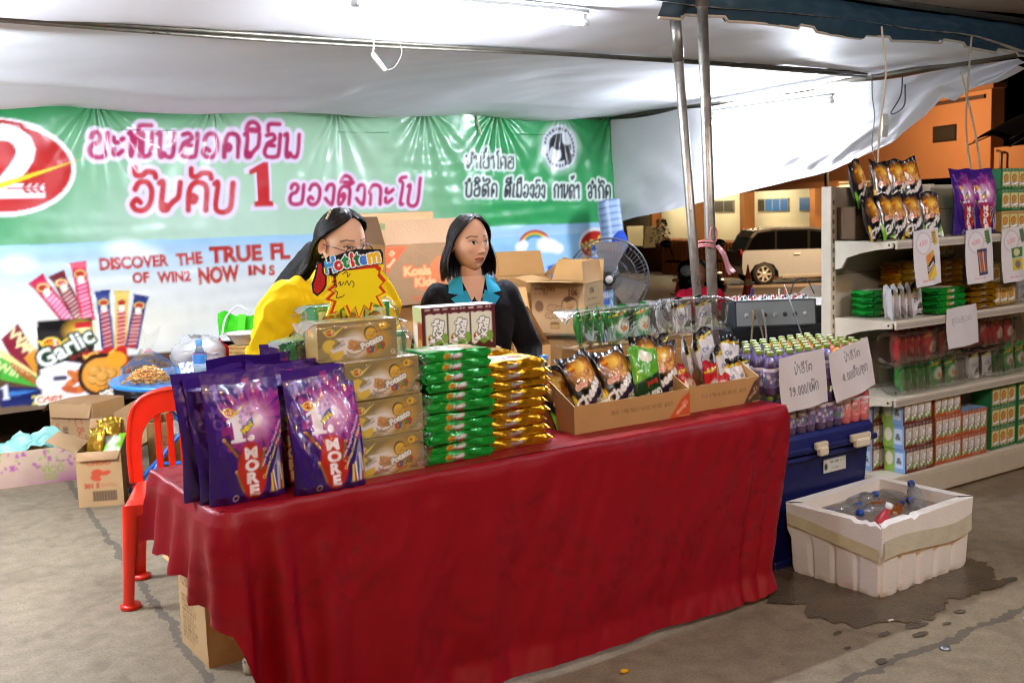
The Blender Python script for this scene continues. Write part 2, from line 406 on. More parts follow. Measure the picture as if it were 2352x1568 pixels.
    def fuzz(s, x0, y0, x1, y1, col, rows, seed=0, al=.8, fill=.62):
        """rows of print too small to read"""
        r = random.Random(seed); h = (y1-y0)/rows
        for i in range(rows):
            x = x0; e = x1-(x1-x0)*r.random()*.25
            while x < e:
                L = h*(.5+r.random()*2.2); s.rect(x, y0+i*h, min(x+L, e), y0+i*h+h*fill, col, al*(.6+.4*r.random())); x += L+h*.5
        return s
    def sample(s, u, v, nx, ny):
        a = s.a; kx = max(1, int(round(s.W/nx))); ky = max(1, int(round(s.H/ny)))
        if kx > 1 or ky > 1:
            H2 = s.H//ky*ky; W2 = s.W//kx*kx; a = a[:H2, :W2].reshape(H2//ky, ky, W2//kx, kx, 3).mean((1, 3))
        h, w = a.shape[:2]; x = np.clip(u*w-.5, 0, w-1); y = np.clip((1-v)*h-.5, 0, h-1)
        i = np.minimum(x.astype(int), w-2 if w > 1 else 0); j = np.minimum(y.astype(int), h-2 if h > 1 else 0); fx = (x-i)[:, None]; fy = (y-j)[:, None]
        return (a[j, i]*(1-fx)+a[j, i+1]*fx)*(1-fy)+(a[j+1, i]*(1-fx)+a[j+1, i+1]*fx)*fy
LAO = {
 'ຂ': (.8, [[(.1, .78), (.16, .95), (.34, .98), (.46, .82), (.36, .6), (.14, .5), (.06, .25), (.2, .04), (.55, .03), (.72, .18), (.74, .95)]]),
 'ະ': (.5, [[(.06, .8), (.06, .62), (.22, .6), (.44, .76)], [(.06, .34), (.06, .14), (.22, .12), (.44, .28)]]),
 'ໜ': (1.05, [[(.0, .95), (.12, .95), (.12, .05), (.34, .92), (.48, .92), (.48, .06)], [(.48, .92), (.6, .95), (.6, .12), (.74, .05), (.94, .2), (.98, .98)]]),
 'ມ': (.82, [[(.0, .95), (.13, .95), (.13, .15), (.22, .02), (.34, .16), (.2, .2)], [(.3, .08), (.68, .08), (.72, .98)]]),
 'ຍ': (.82, [[(.1, .93), (.4, .98), (.5, .78), (.16, .56), (.5, .5)], [(.16, .56), (.06, .22), (.22, .03), (.6, .03), (.74, .18), (.76, .98)]]),
 'ອ': (.76, [[(.12, .72), (.24, .95), (.5, .97), (.68, .72), (.68, .28), (.5, .03), (.22, .03), (.08, .22), (.2, .38), (.34, .28)]]),
 'ດ': (.8, [[(.12, .02), (.1, .65), (.24, .95), (.52, .97), (.7, .75), (.72, .02)], [(.1, .45), (.28, .3), (.36, .46), (.24, .55)]]),
 'ນ': (.78, [[(.0, .95), (.13, .95), (.13, .12), (.3, .02), (.36, .14), (.2, .22)], [(.3, .05), (.5, .3), (.68, .5), (.7, .98)]]),
 'ບ': (.76, [[(.0, .95), (.13, .95), (.13, .05), (.62, .05), (.66, .98)]]),
 'ປ': (.76, [[(.0, .95), (.13, .95), (.13, .05), (.62, .05), (.66, 1.35)]]),
 'ກ': (.78, [[(.14, .02), (.14, .5), (.04, .62), (.2, .95), (.5, .97), (.68, .75), (.7, .02)]]),
 'ຄ': (.8, [[(.36, .3), (.22, .36), (.26, .5), (.42, .46), (.3, .1), (.1, .02), (.08, .65), (.24, .95), (.54, .97), (.7, .75), (.72, .02)]]),
 'ສ': (.82, [[(.36, .34), (.24, .42), (.34, .54), (.44, .4), (.3, .1), (.1, .04), (.08, .6), (.24, .88), (.5, .88), (.68, .7), (.7, .02)], [(.5, .88), (.66, 1.0), (.8, 1.1)]]),
 'ງ': (.6, [[(.1, .72), (.2, .95), (.42, .97), (.52, .75), (.5, .05), (.3, .1), (.1, .3)]]),
 'ວ': (.7, [[(.1, .75), (.24, .96), (.5, .94), (.64, .65), (.6, .2), (.4, .02), (.12, .06), (.06, .25), (.2, .34)]]),
 'ຈ': (.72, [[(.08, .75), (.24, .96), (.5, .94), (.64, .65), (.62, .2), (.44, .02), (.2, .08), (.16, .3), (.34, .44), (.62, .4)]]),
 'ລ': (.78, [[(.12, .75), (.22, .95), (.44, .95), (.56, .78), (.46, .58), (.14, .48), (.1, .12), (.3, .02), (.6, .06), (.68, .3), (.7, .7)]]),
 'ຕ': (.8, [[(.12, .02), (.1, .7), (.24, .96), (.4, .78), (.56, .96), (.7, .7), (.72, .02)], [(.1, .4), (.3, .3), (.3, .5)]]),
 'ພ': (.86, [[(.0, .95), (.1, .95), (.12, .04), (.4, .7), (.64, .04), (.76, .98)]]),
 'າ': (.5, [[(.06, .8), (.2, .97), (.38, .9), (.4, .02)]]),
 'ໂ': (.5, [[(.5, 1.42), (.2, 1.36), (.12, 1.2), (.34, 1.04), (.3, .1), (.46, .02)]]),
 'ເ': (.36, [[(.16, .98), (.14, .14), (.3, .02)]]),
 'ແ': (.66, [[(.16, .98), (.14, .14), (.3, .02)], [(.46, .98), (.44, .14), (.6, .02)]]),
 'ຳ': (.6, [[(.06, .8), (.2, .97), (.38, .9), (.4, .02)], [(-.2, 1.2), (-.1, 1.3), (0, 1.2), (-.1, 1.1), (-.2, 1.2)]]),
 'ິ': (0, [[(-.7, 1.12), (-.62, 1.34), (-.4, 1.42), (-.18, 1.3), (-.14, 1.12), (-.7, 1.12)]]),
 'ີ': (0, [[(-.7, 1.12), (-.62, 1.34), (-.4, 1.42), (-.18, 1.3), (-.14, 1.12), (-.7, 1.12)], [(-.14, 1.12), (-.12, 1.5)]]),
 'ື': (0, [[(-.7, 1.12), (-.62, 1.34), (-.4, 1.42), (-.18, 1.3), (-.14, 1.12), (-.7, 1.12)], [(-.14, 1.12), (-.12, 1.5)], [(-.3, 1.3), (-.28, 1.5)]]),
 'ົ': (0, [[(-.66, 1.14), (-.6, 1.34), (-.12, 1.36)]]),
 'ັ': (0, [[(-.7, 1.46), (-.66, 1.22), (-.44, 1.2), (-.3, 1.32), (-.06, 1.3), (.02, 1.14)]]),
 '້': (0, [[(-.5, 1.62), (-.44, 1.46), (-.34, 1.5), (-.2, 1.68)]]),
 'ໍ': (0, [[(-.5, 1.2), (-.4, 1.32), (-.3, 1.2), (-.4, 1.1), (-.5, 1.2)]]),
 'ຸ': (0, [[(-.5, -.12), (-.36, -.1), (-.34, -.4)]]),
 ' ': (.6, []), '/': (.5, [[(.05, -.1), (.45, 1.1)]]), '.': (.3, [[(.12, .03), (.16, .03)]]),
 '1': (.5, [[(.1, .8), (.3, 1.0), (.3, .0)]]), '9': (.62, [[(.5, .7), (.3, .98), (.1, .72), (.3, .48), (.5, .66), (.46, .2), (.2, .0)]]),
 '0': (.62, [[(.3, 1.0), (.1, .8), (.1, .2), (.3, .0), (.5, .2), (.5, .8), (.3, 1.0)]]), '4': (.66, [[(.46, .0), (.46, 1.0), (.05, .3), (.62, .3)]]),
}
def lao_path(t, gap=.16):
    x = 0.0; out = []
    for ch in t:
        w, st = LAO[ch]
        for p in st: out.append(spline([(x+a+(0 if w else -gap), b) for a, b in p], 5))
        if w: x += w+gap
    return out, x
def one(A, x, y, s, col, wd=.36):
    """a slab figure 1 standing on the baseline at x, y"""
    P = [(-.21, 0), (-.21, -.09), (-.12, -.11), (-.12, -.66), (-.26, -.61), (-.28, -.70), (.03, -.86), (.13, -.86), (.13, -.11), (.21, -.09), (.21, 0)]
    return A.poly([(x+a*s*wd/.36, y+b*s) for a, b in P], col)
# recurring marks
def win2(A, cx, cy, r, tail=True, rim='#e8d060', halo=True):
    """the maker's oval mark with its swoosh"""
    if tail:
        A.poly([(cx-1.9*r, cy-.75*r), (cx-.9*r, cy-.35*r), (cx+.6*r, cy+.35*r), (cx+4.0*r, cy-1.7*r), (cx+1.2*r, cy+.75*r), (cx-.6*r, cy+.8*r), (cx-1.3*r, cy+.2*r)], rim)
    A.ell(cx, cy, 1.3*r, .95*r, rim); A.ell(cx, cy, 1.0*r, .68*r, '#b81c14')
    A.text('Win', cx-.25*r, cy+.22*r, .82*r, '#f0c81e', bold=.02, rot=-.25)
    A.text('2', cx+.52*r, cy+.3*r, 1.15*r, '#fff3e0', bold=.03)
def potato(A, cx, cy, r, seed=0, col='#c98f4e'):
    """a pile of baked potato balls"""
    rr = random.Random(seed)
    for dx, dy in ((-.7, .25), (.5, .45), (-.1, .5), (.1, -.2), (-.55, -.35), (.65, -.05), (0, .1)):
        A.ell(cx+dx*r*1.2, cy+dy*r*1.2, .58*r, .52*r, '#7a4e22'); A.ell(cx+dx*r*1.2-.05*r, cy+dy*r*1.2-.06*r, .52*r, .46*r, col)
        A.ell(cx+dx*r*1.2-.15*r, cy+dy*r*1.2-.18*r, .2*r, .16*r, '#e2b57c', .7, soft=.6)
def wafer(A, x0, y0, x1, y1, w, col='#7a4a1e'):
    A.line([(x0, y0), (x1, y1)], w, '#4a2a10'); A.line([(x0, y0), (x1, y1)], w*.7, col); L = math.hypot(x1-x0, y1-y0); n = int(L/(w*.45))
    for i in range(n):
        t = (i+.5)/n; x = x0+(x1-x0)*t; y = y0+(y1-y0)*t; nx, ny = -(y1-y0)/L*w*.4, (x1-x0)/L*w*.4
        A.line([(x-nx, y-ny), (x+nx+ny*.4, y+ny-nx*.4)], w*.13, '#c08a4a')
    A.ell(x0, y0, w*.5, w*.4, '#e3b878'); A.ell(x0, y0, w*.25, w*.2, '#5a3214')
# ------------------------------------------------------------------ ground: one sheet, level under the stall, falling gently across the street
def gz(Y): return np.where(np.asarray(Y, float) > 10, -(np.asarray(Y, float)-10)*.038, 0.0)
def ground():
    m = bpy.data.materials.new('concrete_ground'); m.use_nodes = True; t = m.node_tree; p = t.nodes['Principled BSDF']; L = t.links.new; N = t.nodes.new
    tc = N('ShaderNodeTexCoord'); sx = N('ShaderNodeSeparateXYZ'); L(tc.outputs['Object'], sx.inputs[0])
    def noise(sc, det=6, dis=0.0):
        n = N('ShaderNodeTexNoise'); n.inputs['Scale'].default_value = sc; n.inputs['Detail'].default_value = det; n.inputs['Distortion'].default_value = dis; L(tc.outputs['Object'], n.inputs[0]); return n
    def math_(op, a, b=None, c=None):
        q = N('ShaderNodeMath'); q.operation = op
        for i, x in enumerate((a, b, c)):
            if x is None: continue
            if isinstance(x, (int, float)): q.inputs[i].default_value = x
            else: L(x, q.inputs[i])
        return q.outputs[0]
    def ramp(f, stops):
        r = N('ShaderNodeValToRGB'); e = r.color_ramp.elements
        while len(e) < len(stops): e.new(.5)
        for k, (pos, c) in zip(e, stops): k.position = pos; k.color = (*lin(c), 1)
        L(f, r.inputs[0]); return r.outputs[0]
    def mix(f, a, b, mode='MIX'):
        q = N('ShaderNodeMix'); q.data_type = 'RGBA'; q.blend_type = mode
        if isinstance(f, (int, float)): q.inputs[0].default_value = f
        else: L(f, q.inputs[0])
        for i, x in ((6, a), (7, b)):
            if isinstance(x, str): q.inputs[i].default_value = (*lin(x), 1)
            else: L(x, q.inputs[i])
        return q.outputs[2]
    n1 = noise(1.1, 8, .6); n2 = noise(14, 8); n3 = noise(95, 3); n4 = noise(4.5, 8, 1.0)
    base = ramp(n1.outputs[0], [(.3, '#615239'), (.5, '#6e5e45'), (.7, '#7b6b50')])
    base = mix(.30, base, ramp(n2.outputs[0], [(.3, '#5c523f'), (.7, '#9e937b')]))
    base = mix(.13, base, ramp(n3.outputs[0], [(.35, '#4c463d'), (.62, '#b4ac9d')]))
    stain = ramp(n4.outputs[0], [(.56, '#000000'), (.64, '#ffffff')]); base = mix(math_('MULTIPLY', stain, .35), base, '#5a4a38')
    spk = noise(38, 2); dots = ramp(spk.outputs[0], [(.70, '#000000'), (.74, '#ffffff')]); base = mix(math_('MULTIPLY', dots, .6), base, '#3e3830')
    wob = noise(5, 4); w1 = math_('MULTIPLY_ADD', wob.outputs[0], .10, -.05); wf = noise(22, 4); wd_ = math_('MULTIPLY_ADD', wf.outputs[0], .06, -.012)
    ja = math_('ABSOLUTE', math_('ADD', math_('SUBTRACT', math_('MULTIPLY_ADD', sx.outputs['Y'], .065, .055), sx.outputs['X']), w1))
    jb = math_('ABSOLUTE', math_('ADD', math_('ADD', sx.outputs['Y'], .83), w1))
    joint = math_('MAXIMUM', math_('LESS_THAN', ja, wd_), math_('LESS_THAN', jb, wd_))
    base = mix(math_('MULTIPLY', joint, .7), base, '#3e382f')
    far = N('ShaderNodeMapRange'); far.inputs['From Min'].default_value = 6.0; far.inputs['From Max'].default_value = 6.3; L(sx.outputs['Y'], far.inputs[0])
    asph = ramp(n3.outputs[0], [(.3, '#4a4038'), (.7, '#6a5c50')])
    base = mix(far.outputs[0], base, asph)
    L(base, p.inputs['Base Color']); rr = N('ShaderNodeMapRange'); rr.inputs['To Min'].default_value = .55; rr.inputs['To Max'].default_value = .9; L(n4.outputs[0], rr.inputs[0]); L(rr.outputs[0], p.inputs['Roughness'])
    bp = N('ShaderNodeBump'); bp.inputs['Strength'].default_value = .2; bp.inputs['Distance'].default_value = .01
    L(math_('SUBTRACT', math_('MULTIPLY_ADD', n3.outputs[0], .3, math_('MULTIPLY', n2.outputs[0], .7)), joint), bp.inputs['Height']); L(bp.outputs[0], p.inputs['Normal'])
    mb = MB(); xs = np.concatenate([np.linspace(-150, -14, 6), np.linspace(-12, 20, 33), np.linspace(24, 200, 10)]); ys = np.concatenate([np.linspace(-60, -8, 6), np.linspace(-6, 14, 41), np.linspace(16, 60, 23), np.linspace(80, 260, 6)])
    X, Y = np.meshgrid(xs, ys); wy = O3[1]+UX[1]*X+VX[1]*Y
    Z = np.where(wy > 10, -(np.minimum(wy, 46)-10)*.038, 0.0)
    mb.add(np.stack([X, Y, Z], -1).reshape(-1, 3), gridf(len(xs)-1, len(ys)-1), '#888888', 0, True)
    o = mb.build('ground', m); o.location = W3(0, 0); o.rotation_euler[2] = TH; tag(o, kind='structure')
    # wet patch round the foam box
    mp = mat('wet_concrete', .22, var=.3, vscale=7, bump=.25, bscale=70, spec=.5); mb = MB()
    th = np.linspace(0, 2*PI, 260, endpoint=False); c = np.array([2.68, -.22]); rad = .42*np.abs(np.cos(th))**1.2+.40*np.abs(np.sin(th))**1.2+.10*fbm(th*1.9, th*0+1, 3)*np.abs(np.sin(th*.5+.3))+.03*fbm(th*7, th*0, 4)+.012*fbm(th*22, th*0, 6)
    v = [(c[0], c[1], 0)]+[(c[0]+q*1.06*math.cos(t), c[1]+q*.95*math.sin(t), 0) for q, t in zip(rad, th)]; k = len(th)
    mb.add(v, [(0, i+1, (i+1) % k+1) for i in range(k)], '#504536'); o = mb.build('puddle', mp); o.location = W3(0, 0, .004); o.rotation_euler[2] = TH; tag(o, kind='structure')
    mb = MB()
    for x, y, r in ((2.2, -.66, .03), (2.36, -.68, .05), (2.08, -.55, .025), (2.6, -.7, .03), (2.3, -.74, .035), (2.0, -.66, .02), (2.0, -.8, .03), (2.46, -.74, .02), (3.05, -.62, .05)):
        a = np.arange(12)*PI/6; q = r*(1+.18*np.sin(a*2+x*9)+.12*np.sin(a*5+y*30)); mb.add([(x+k*math.cos(b), y+.5*k*math.sin(b), 0) for k, b in zip(q, a)], [tuple(range(12))], '#4a4238')
    o = mb.build('water_spots', mp); o.location = W3(0, 0, .0035); o.rotation_euler[2] = TH; tag(o, kind='structure')
ground()
# ------------------------------------------------------------------ the stall's canopy, pipes, valance, side sheet, lamps
def roofz(a, b):
    base = np.interp(b, [.85, 2.05, 5.05], [2.53, 2.475, 2.415])
    t1 = np.clip((b-.85)/1.2, 0, 1); t2 = np.clip((b-2.05)/3.0, 0, 1)
    z = base+.05*np.sin(PI*t1)*(b < 2.05)+np.where(b >= 2.05, .06*np.sin(PI*np.clip(t2*1.35, 0, 1)), 0)
    sc = np.abs(np.sin((a*.62+.55)*PI))**1.2                     # scallops between the ties on the back pipe
    z = z-np.where(b >= 2.05, (.018+.05*sc)*np.exp(-((t2-.9)/.13)**2), 0)
    z = z-np.where(b >= 2.05, .03*np.exp(-((t2-.62-.08*np.sin(a*1.1))/.05)**2)*(a < 2.4), 0)
    w = np.clip((a-4.7)/.85, 0, 1)**2; z = z*(1-w)+w*(np.interp(b, [.92, 5.0], [2.462, 2.418]))
    z = z+.014*fbm(a*1.1, b*.9, 21)+.005*fbm(a*3.5+b*2, b*1.2, 5)*np.clip((b-1)/.5, 0, 1)
    return z
def canopy():
    r = empty('canopy', W3(0, 0, 2.4), TH, 'white sheet canopy sagging over the snack stall', 'canopy')
    mb = MB(); surf(mb, 190, 130, lambda s, t: (-5.2+s*10.82, .85+t*4.2, roofz(-5.2+s*10.82, .85+t*4.2)-2.4), '#ececf0', flip=True); mb.build('roof_sheet', SHEETM(), r)
    mb = MB(); x = np.linspace(-5.2, 5.55, 30); tube(mb, [(a, 2.05, 2.455-2.4-.012*math.sin(a*1.4)) for a in x], .009, '#8a867a'); tube(mb, [(a, 2.05, 2.468-2.4) for a in x], .014, '#6e6a60'); mb.build('roof_pipe', STEEL(), r)
    mb = MB(); tube(mb, [(5.6, 5.0, 2.405-2.4), (5.6, .92, 2.45-2.4)], .02, '#8a867a'); mb.build('roof_pipe', STEEL(), r)
    mb = MB(); tube(mb, [(-5.2, 5.04, .02), (5.6, 5.04, .01)], .02, '#8a867a'); mb.build('roof_pipe', STEEL(), r)
    mb = MB(); tube(mb, [(5.6, 5.02, -2.4), (5.6, 5.02, 0)], .022, '#9a968c'); mb.build('corner_post', STEEL(), r)
canopy()
def side_sheet():
    kb = [5.0, 4.75, 4.2, 3.35, 2.45, 1.86, 1.62, 1.48, 1.35, 1.2, 1.05, .9]; kl = [1.42, 1.47, 1.53, 1.66, 1.79, 1.97, 2.12, 2.24, 2.2, 2.27, 2.29, 2.36]
    def P(s, t):
        b = 5.0-4.1*s; lo = np.interp(-b, [-x for x in kb], kl); hi = 2.40+.035*s-.02*np.abs(np.sin(s*14)); z = lo+(hi-lo)*t
        g = np.clip((1.9-b)/.6, 0, 1)
        x = 5.6+(.03*np.sin(t*4+s*3)+.022*fbm(s*4, t*2+s*4, 8)+.008*fbm(s*16-t*9, t*3, 9))*(1-g)*(1-t*.7)+g*(.05*np.sin((b*9+t*9)))*(1-.3*t)-.015
        return x, b, z-2.4
    mb = MB(); surf(mb, 130, 44, P, '#dedcde'); o = mb.build('side_sheet', SHEETM()); put(o, W3(0, 0, 2.4), TH); tag(o, 'white side sheet tied up at an angle below the right eave', 'tarpaulin')
    mb = MB(); surf(mb, 40, 3, lambda s, t: (5.625+0*s, 4.7-2.9*s, 2.325-2.4+.07*t-.03*np.sin(s*9)**2), '#1d2c4e'); o = mb.build('blue_tarp_edge', SHEETM()); put(o, W3(0, 0, 2.4), TH); tag(o, 'narrow dark blue tarp edge showing under the right eave pipe', 'tarpaulin')
side_sheet()
def valance():
    def lo(a): return 2.475-.03*np.clip((a-2.6)/3, 0, 1)+.022*(np.abs(((a*1.55+.1*np.sin(a*5)) % 1)-.5) < .17+.06*np.sin(a*3))+.012*np.sin(a*4.3)
    r = empty('valance', W3(2.55, .9, 2.5), TH, 'dark teal valance with a pale scalloped hem along the canopy front', 'valance')
    mb = MB(); surf(mb, 160, 12, lambda s, t: (3.6*s, -.03*np.sin(t*3.1)+.016*fbm(s*14, t*2, 9), lo(2.55+3.6*s)+(2.67-.04*s-lo(2.55+3.6*s))*t-2.5), '#2d434e'); mb.build('teal_sheet', mat('teal_tarp', .32, coat=.3, bump=.4, bscale=9, var=.12), r)
    mb = MB(); a = np.linspace(0, 3.6, 150); tube(mb, [(x, -.004, float(lo(2.55+x))-2.5) for x in a], .007, '#b9aa96'); mb.build('hem', CLOTH(), r)
    mb = MB(); tube(mb, [(.3, -.05, .172), (3.7, -.05, .125)], .018, '#77776f'); mb.build('rod', STEEL(), r)
    mb = MB(); surf(mb, 50, 40, lambda s, t: (3.15+s*6.5, .86-t*3.6, 2.70+t*.42-.05*np.sin(PI*s)-2.6+.03*fbm(s*4, t*3, 2)), '#b8aca2'); o = mb.build('neighbour_canopy', SHEETM()); put(o, W3(0, 0, 2.6), TH); tag(o, 'grey underside of the neighbouring awning in front of the teal valance', 'awning')
valance()
LE = 340.0
def tube_lamp(loc, rz, length, label, strength=None, tilt=0.0):
    r = empty('tube_lamp', loc, rz, label, 'lamp', 'fluorescent tubes of the stall', ry=tilt); h = length/2
    mb = MB(); tube(mb, [(-h, 0, 0), (h, 0, 0)], .014, '#ffffff', 12); mb.build('tube', emat('lit_tube_%d' % (strength or LE), '#e9f1ff', strength or LE), r)
    for s in (-1, 1):
        mb = MB(); tube(mb, [(s*h, 0, 0), (s*(h+.03), 0, 0)], .017, '#d9d9d6', 12); box(mb, (s*(h+.005)-.012, -.012, .008), (s*(h+.005)+.012, .012, .05), '#e4e4e0'); mb.build('end_cap', PLAS(), r)
    mb = MB(); box(mb, (-h-.03, -.02, .04), (h+.03, .02, .062), '#e9e9e6', bev=.004); mb.build('batten', PAINT(), r); return r
tube_lamp(W3(1.73, 1.2, 2.475), TH, 1.2, 'lit fluorescent tube under the canopy above the stall front', strength=LE*.66)
tube_lamp(W3(5.46, 2.9, 2.29), TH+PI/2, 1.2, 'lit fluorescent tube against the white side sheet')
tube_lamp(W3(-1.25, 2.3, 1.98), TH, 1.2, 'lit fluorescent tube at the far end of the canopy', strength=LE*1.25)
tube_lamp(W3(-1.9, .4, 2.7), TH, 1.2, 'lit fluorescent tube over the aisle beside the stall', strength=LE*.5)
tube_lamp(W3(.6, -2.0, 2.85), TH, 1.2, 'lit fluorescent tube over the aisle before the stall', strength=LE*.42)
tube_lamp(W3(3.6, -2.2, 2.8), TH, 1.2, 'lit fluorescent tube over the aisle before the shelf', strength=LE*.42)
# lamps of the market street behind the photographer and across the road
def street_lamp(loc, label, power, col=(1, .50, .16), hgt=5.5, aim=None, beam=0):
    r = empty('street_lamp', loc, 0, label, 'street lamp', 'sodium street lamps')
    mb = MB(); tube(mb, [(0, 0, 0), (0, 0, hgt*.5), (0, 0, hgt)], [.08, .06, .05], '#6e706e'); tube(mb, spline([(0, 0, hgt-.1), (.1, 0, hgt+.1), (.6, 0, hgt+.15)], 5), .03, '#6e706e'); mb.build('pole', STEEL(), r)
    mb = MB(); box(mb, (.5, -.1, hgt+.06), (1.0, .1, hgt+.2), '#8a8a88', bev=.03); mb.build('lamp_head', PAINT(), r)
    l = bpy.data.lights.new('lamp', 'POINT'); l.energy = power; l.color = col; l.shadow_soft_size = .15; o = bpy.data.objects.new('lamp', l); COL.objects.link(o); o.parent = r; o.location = (.75, 0, hgt-.15)
    if aim:
        l = bpy.data.lights.new('lamp_beam', 'SPOT'); l.energy = beam; l.color = col; l.shadow_soft_size = .12; l.spot_size = math.radians(80); l.spot_blend = .6; o = bpy.data.objects.new('lamp_beam', l); COL.objects.link(o); o.parent = r; o.location = (.75, 0, hgt-.2); o.rotation_euler = (Vector(aim)-Vector((loc[0]+.75, loc[1], loc[2]+hgt-.2))).to_track_quat('-Z', 'Y').to_euler()
street_lamp((8.2, 27.6, float(gz(27.6))), 'tall sodium street lamp beside the parked silver car', 460, (1, .66, .36), 4.4, (8.7, 31.0, -.4), 1150)
street_lamp((-1.8, -4.5, 0), 'sodium street lamp behind the photographer left of the aisle', 300)
street_lamp((5.5, -3.5, 0), 'sodium street lamp behind the photographer right of the aisle', 250)
# ------------------------------------------------------------------ poles, ropes and cables
mb = MB()
def pole(p0, p1, label, r=.026):
    o = empty('pole', p0, 0, label, 'pole', 'steel poles at the stall front'); d = np.array(p1)-np.array(p0)
    mb = MB(); tube(mb, [(0, 0, 0), tuple(d*.5), tuple(d)], r, '#9a968e', 14); mb.build('shaft', STEEL(), o)
    mb = MB(); e = d/np.linalg.norm(d); k = np.linalg.norm(d); tube(mb, [tuple(e*(k-.27)), tuple(e*(k-.01))], r*1.22, '#86827a', 14); mb.build('sleeve', STEEL(), o)
    mb = MB(); lathe(mb, [(.001, .0), (.05, .0), (.05, .008), (r*1.2, .012), (r*1.1, .03)], '#77736b', 14); mb.build('foot', STEEL(), o)
pole(W3(2.82, .8), W3(2.733, .8, 2.78), 'grey steel pole with a pink ribbon tied round it')
pole(W3(3.0, 1.03), W3(2.80, 1.06, 2.56), 'leaning grey steel pole just behind the ribbon pole', .024)
mb = MB()
for z in (1.375, 1.34, 1.352): tube(mb, [(.045*math.cos(a)*1.25-.02, .04*math.sin(a), z-1.36+.006*math.sin(a*2)) for a in np.linspace(0, 2*PI, 20)], .006, '#d98a90', 6)
surf(mb, 3, 10, lambda s, t: (.03+t*.14+s*.03, -.03-.02*np.sin(t*6), -.02-t*.19+s*.012), '#dba9b4'); surf(mb, 3, 10, lambda s, t: (.03+t*.115+s*.025, -.034-.02*np.sin(t*5), -.02-t*.2), '#c98d9c')
tube(mb, [(.02+.028*math.cos(a), -.03, .06+.055*math.sin(a)) for a in np.linspace(-1.4, 4.4, 14)], .005, '#d98a90', 6)
o = mb.build('ribbon', FILM()); put(o, W3(2.765, .80, 1.385), TH-.2, s=.72); tag(o, 'pink plastic ribbon knotted round the two poles', 'ribbon')
def cord(pts, r, col, label, name='rope', cat='rope', grp=None, n=7):
    p = np.array([W3(*q) for q in pts]); c = p[0].copy(); mb = MB(); tube(mb, spline(p-c, n), r, col, 6); o = mb.build(name, CLOTH()); o.location = c; tag(o, label, cat, grp)
cord([(3.84, .62, 2.46), (3.85, .6, 2.2), (3.80, .6, 1.9), (3.79, .6, 1.6)], .005, '#b9a88c', 'thin rope hanging over the black chip bags on the shelf')
cord([(4.9, .8, 2.5), (4.86, .8, 2.0), (4.78, .7, 1.66)], .006, '#a5997f', 'upright pale rope at the right edge, crossing the slanted one')
cord([(4.83, .82, 2.3), (4.95, .8, 1.95), (5.02, .8, 1.7)], .006, '#b3a588', 'slanted pale rope crossing the upright one at the right edge')
cord([(5.57, 2.02, 2.46), (5.55, 2.0, 2.3), (5.55, 1.98, 2.15), (5.55, 2.0, 1.95), (5.56, 1.95, 1.8)], .004, '#6a665e', 'grey cable dangling in front of the side sheet', 'cable', 'cable')
cord([(5.55, 1.75, 2.42), (5.52, 1.74, 2.28), (5.52, 1.82, 2.16), (5.5, 1.7, 2.2), (5.54, 1.72, 2.35)], .005, '#55524c', 'looped dark cable bunched under the right eave', 'cable', 'cable')
mb = MB(); prism(mb, [(-.03, .0), (.03, -.03), (.04, -.12), (-.01, -.16), (-.05, -.08)], -.02, .02, '#c9c0b0'); o = mb.build('plug_socket', PLAS()); put(o, W3(5.5, 1.86, 2.16), TH+.9); tag(o, 'pale plug socket hanging on cables by the side sheet', 'socket')
q = [onb(x, y, 1.95) for x, y in ((858, 90), (858, 110), (856, 122))]; cord([(a, 1.95, z) for a, z in q], .004, '#d8d2c4', 'short cord holding the dangling lamp starter', 'cable', 'cable')
q = [onb(x, y, 1.95) for x, y in ((884, 162), (905, 155), (922, 125), (918, 100), (912, 88))]; cord([(a, 1.95, z) for a, z in q], .0022, '#9c9484', 'thin looped wire running from the dangling starter to the pipe', 'cable', 'cable')
q = [onb(x, y, 1.7) for x, y in ((943, 0), (938, 40), (930, 80))]; cord([(a, 1.7, z) for a, z in q], .003, '#8c8678', 'thin string hanging from the canopy left of the lit tube', 'cable', 'cable')
(a0, z0), (a1, z1) = onb(854, 122, 1.95), onb(884, 162, 1.95); mb = MB(); tube(mb, [(0, 0, 0), ((a1-a0)*.15, 0, (z1-z0)*.15), (a1-a0, 0, z1-z0)], [.008, .014, .013], '#f2efe6', 10); o = mb.build('lamp_starter', PLAS()); put(o, W3(a0, 1.95, z0), TH); tag(o, 'white lamp starter dangling from a cord below the canopy', 'lamp part')
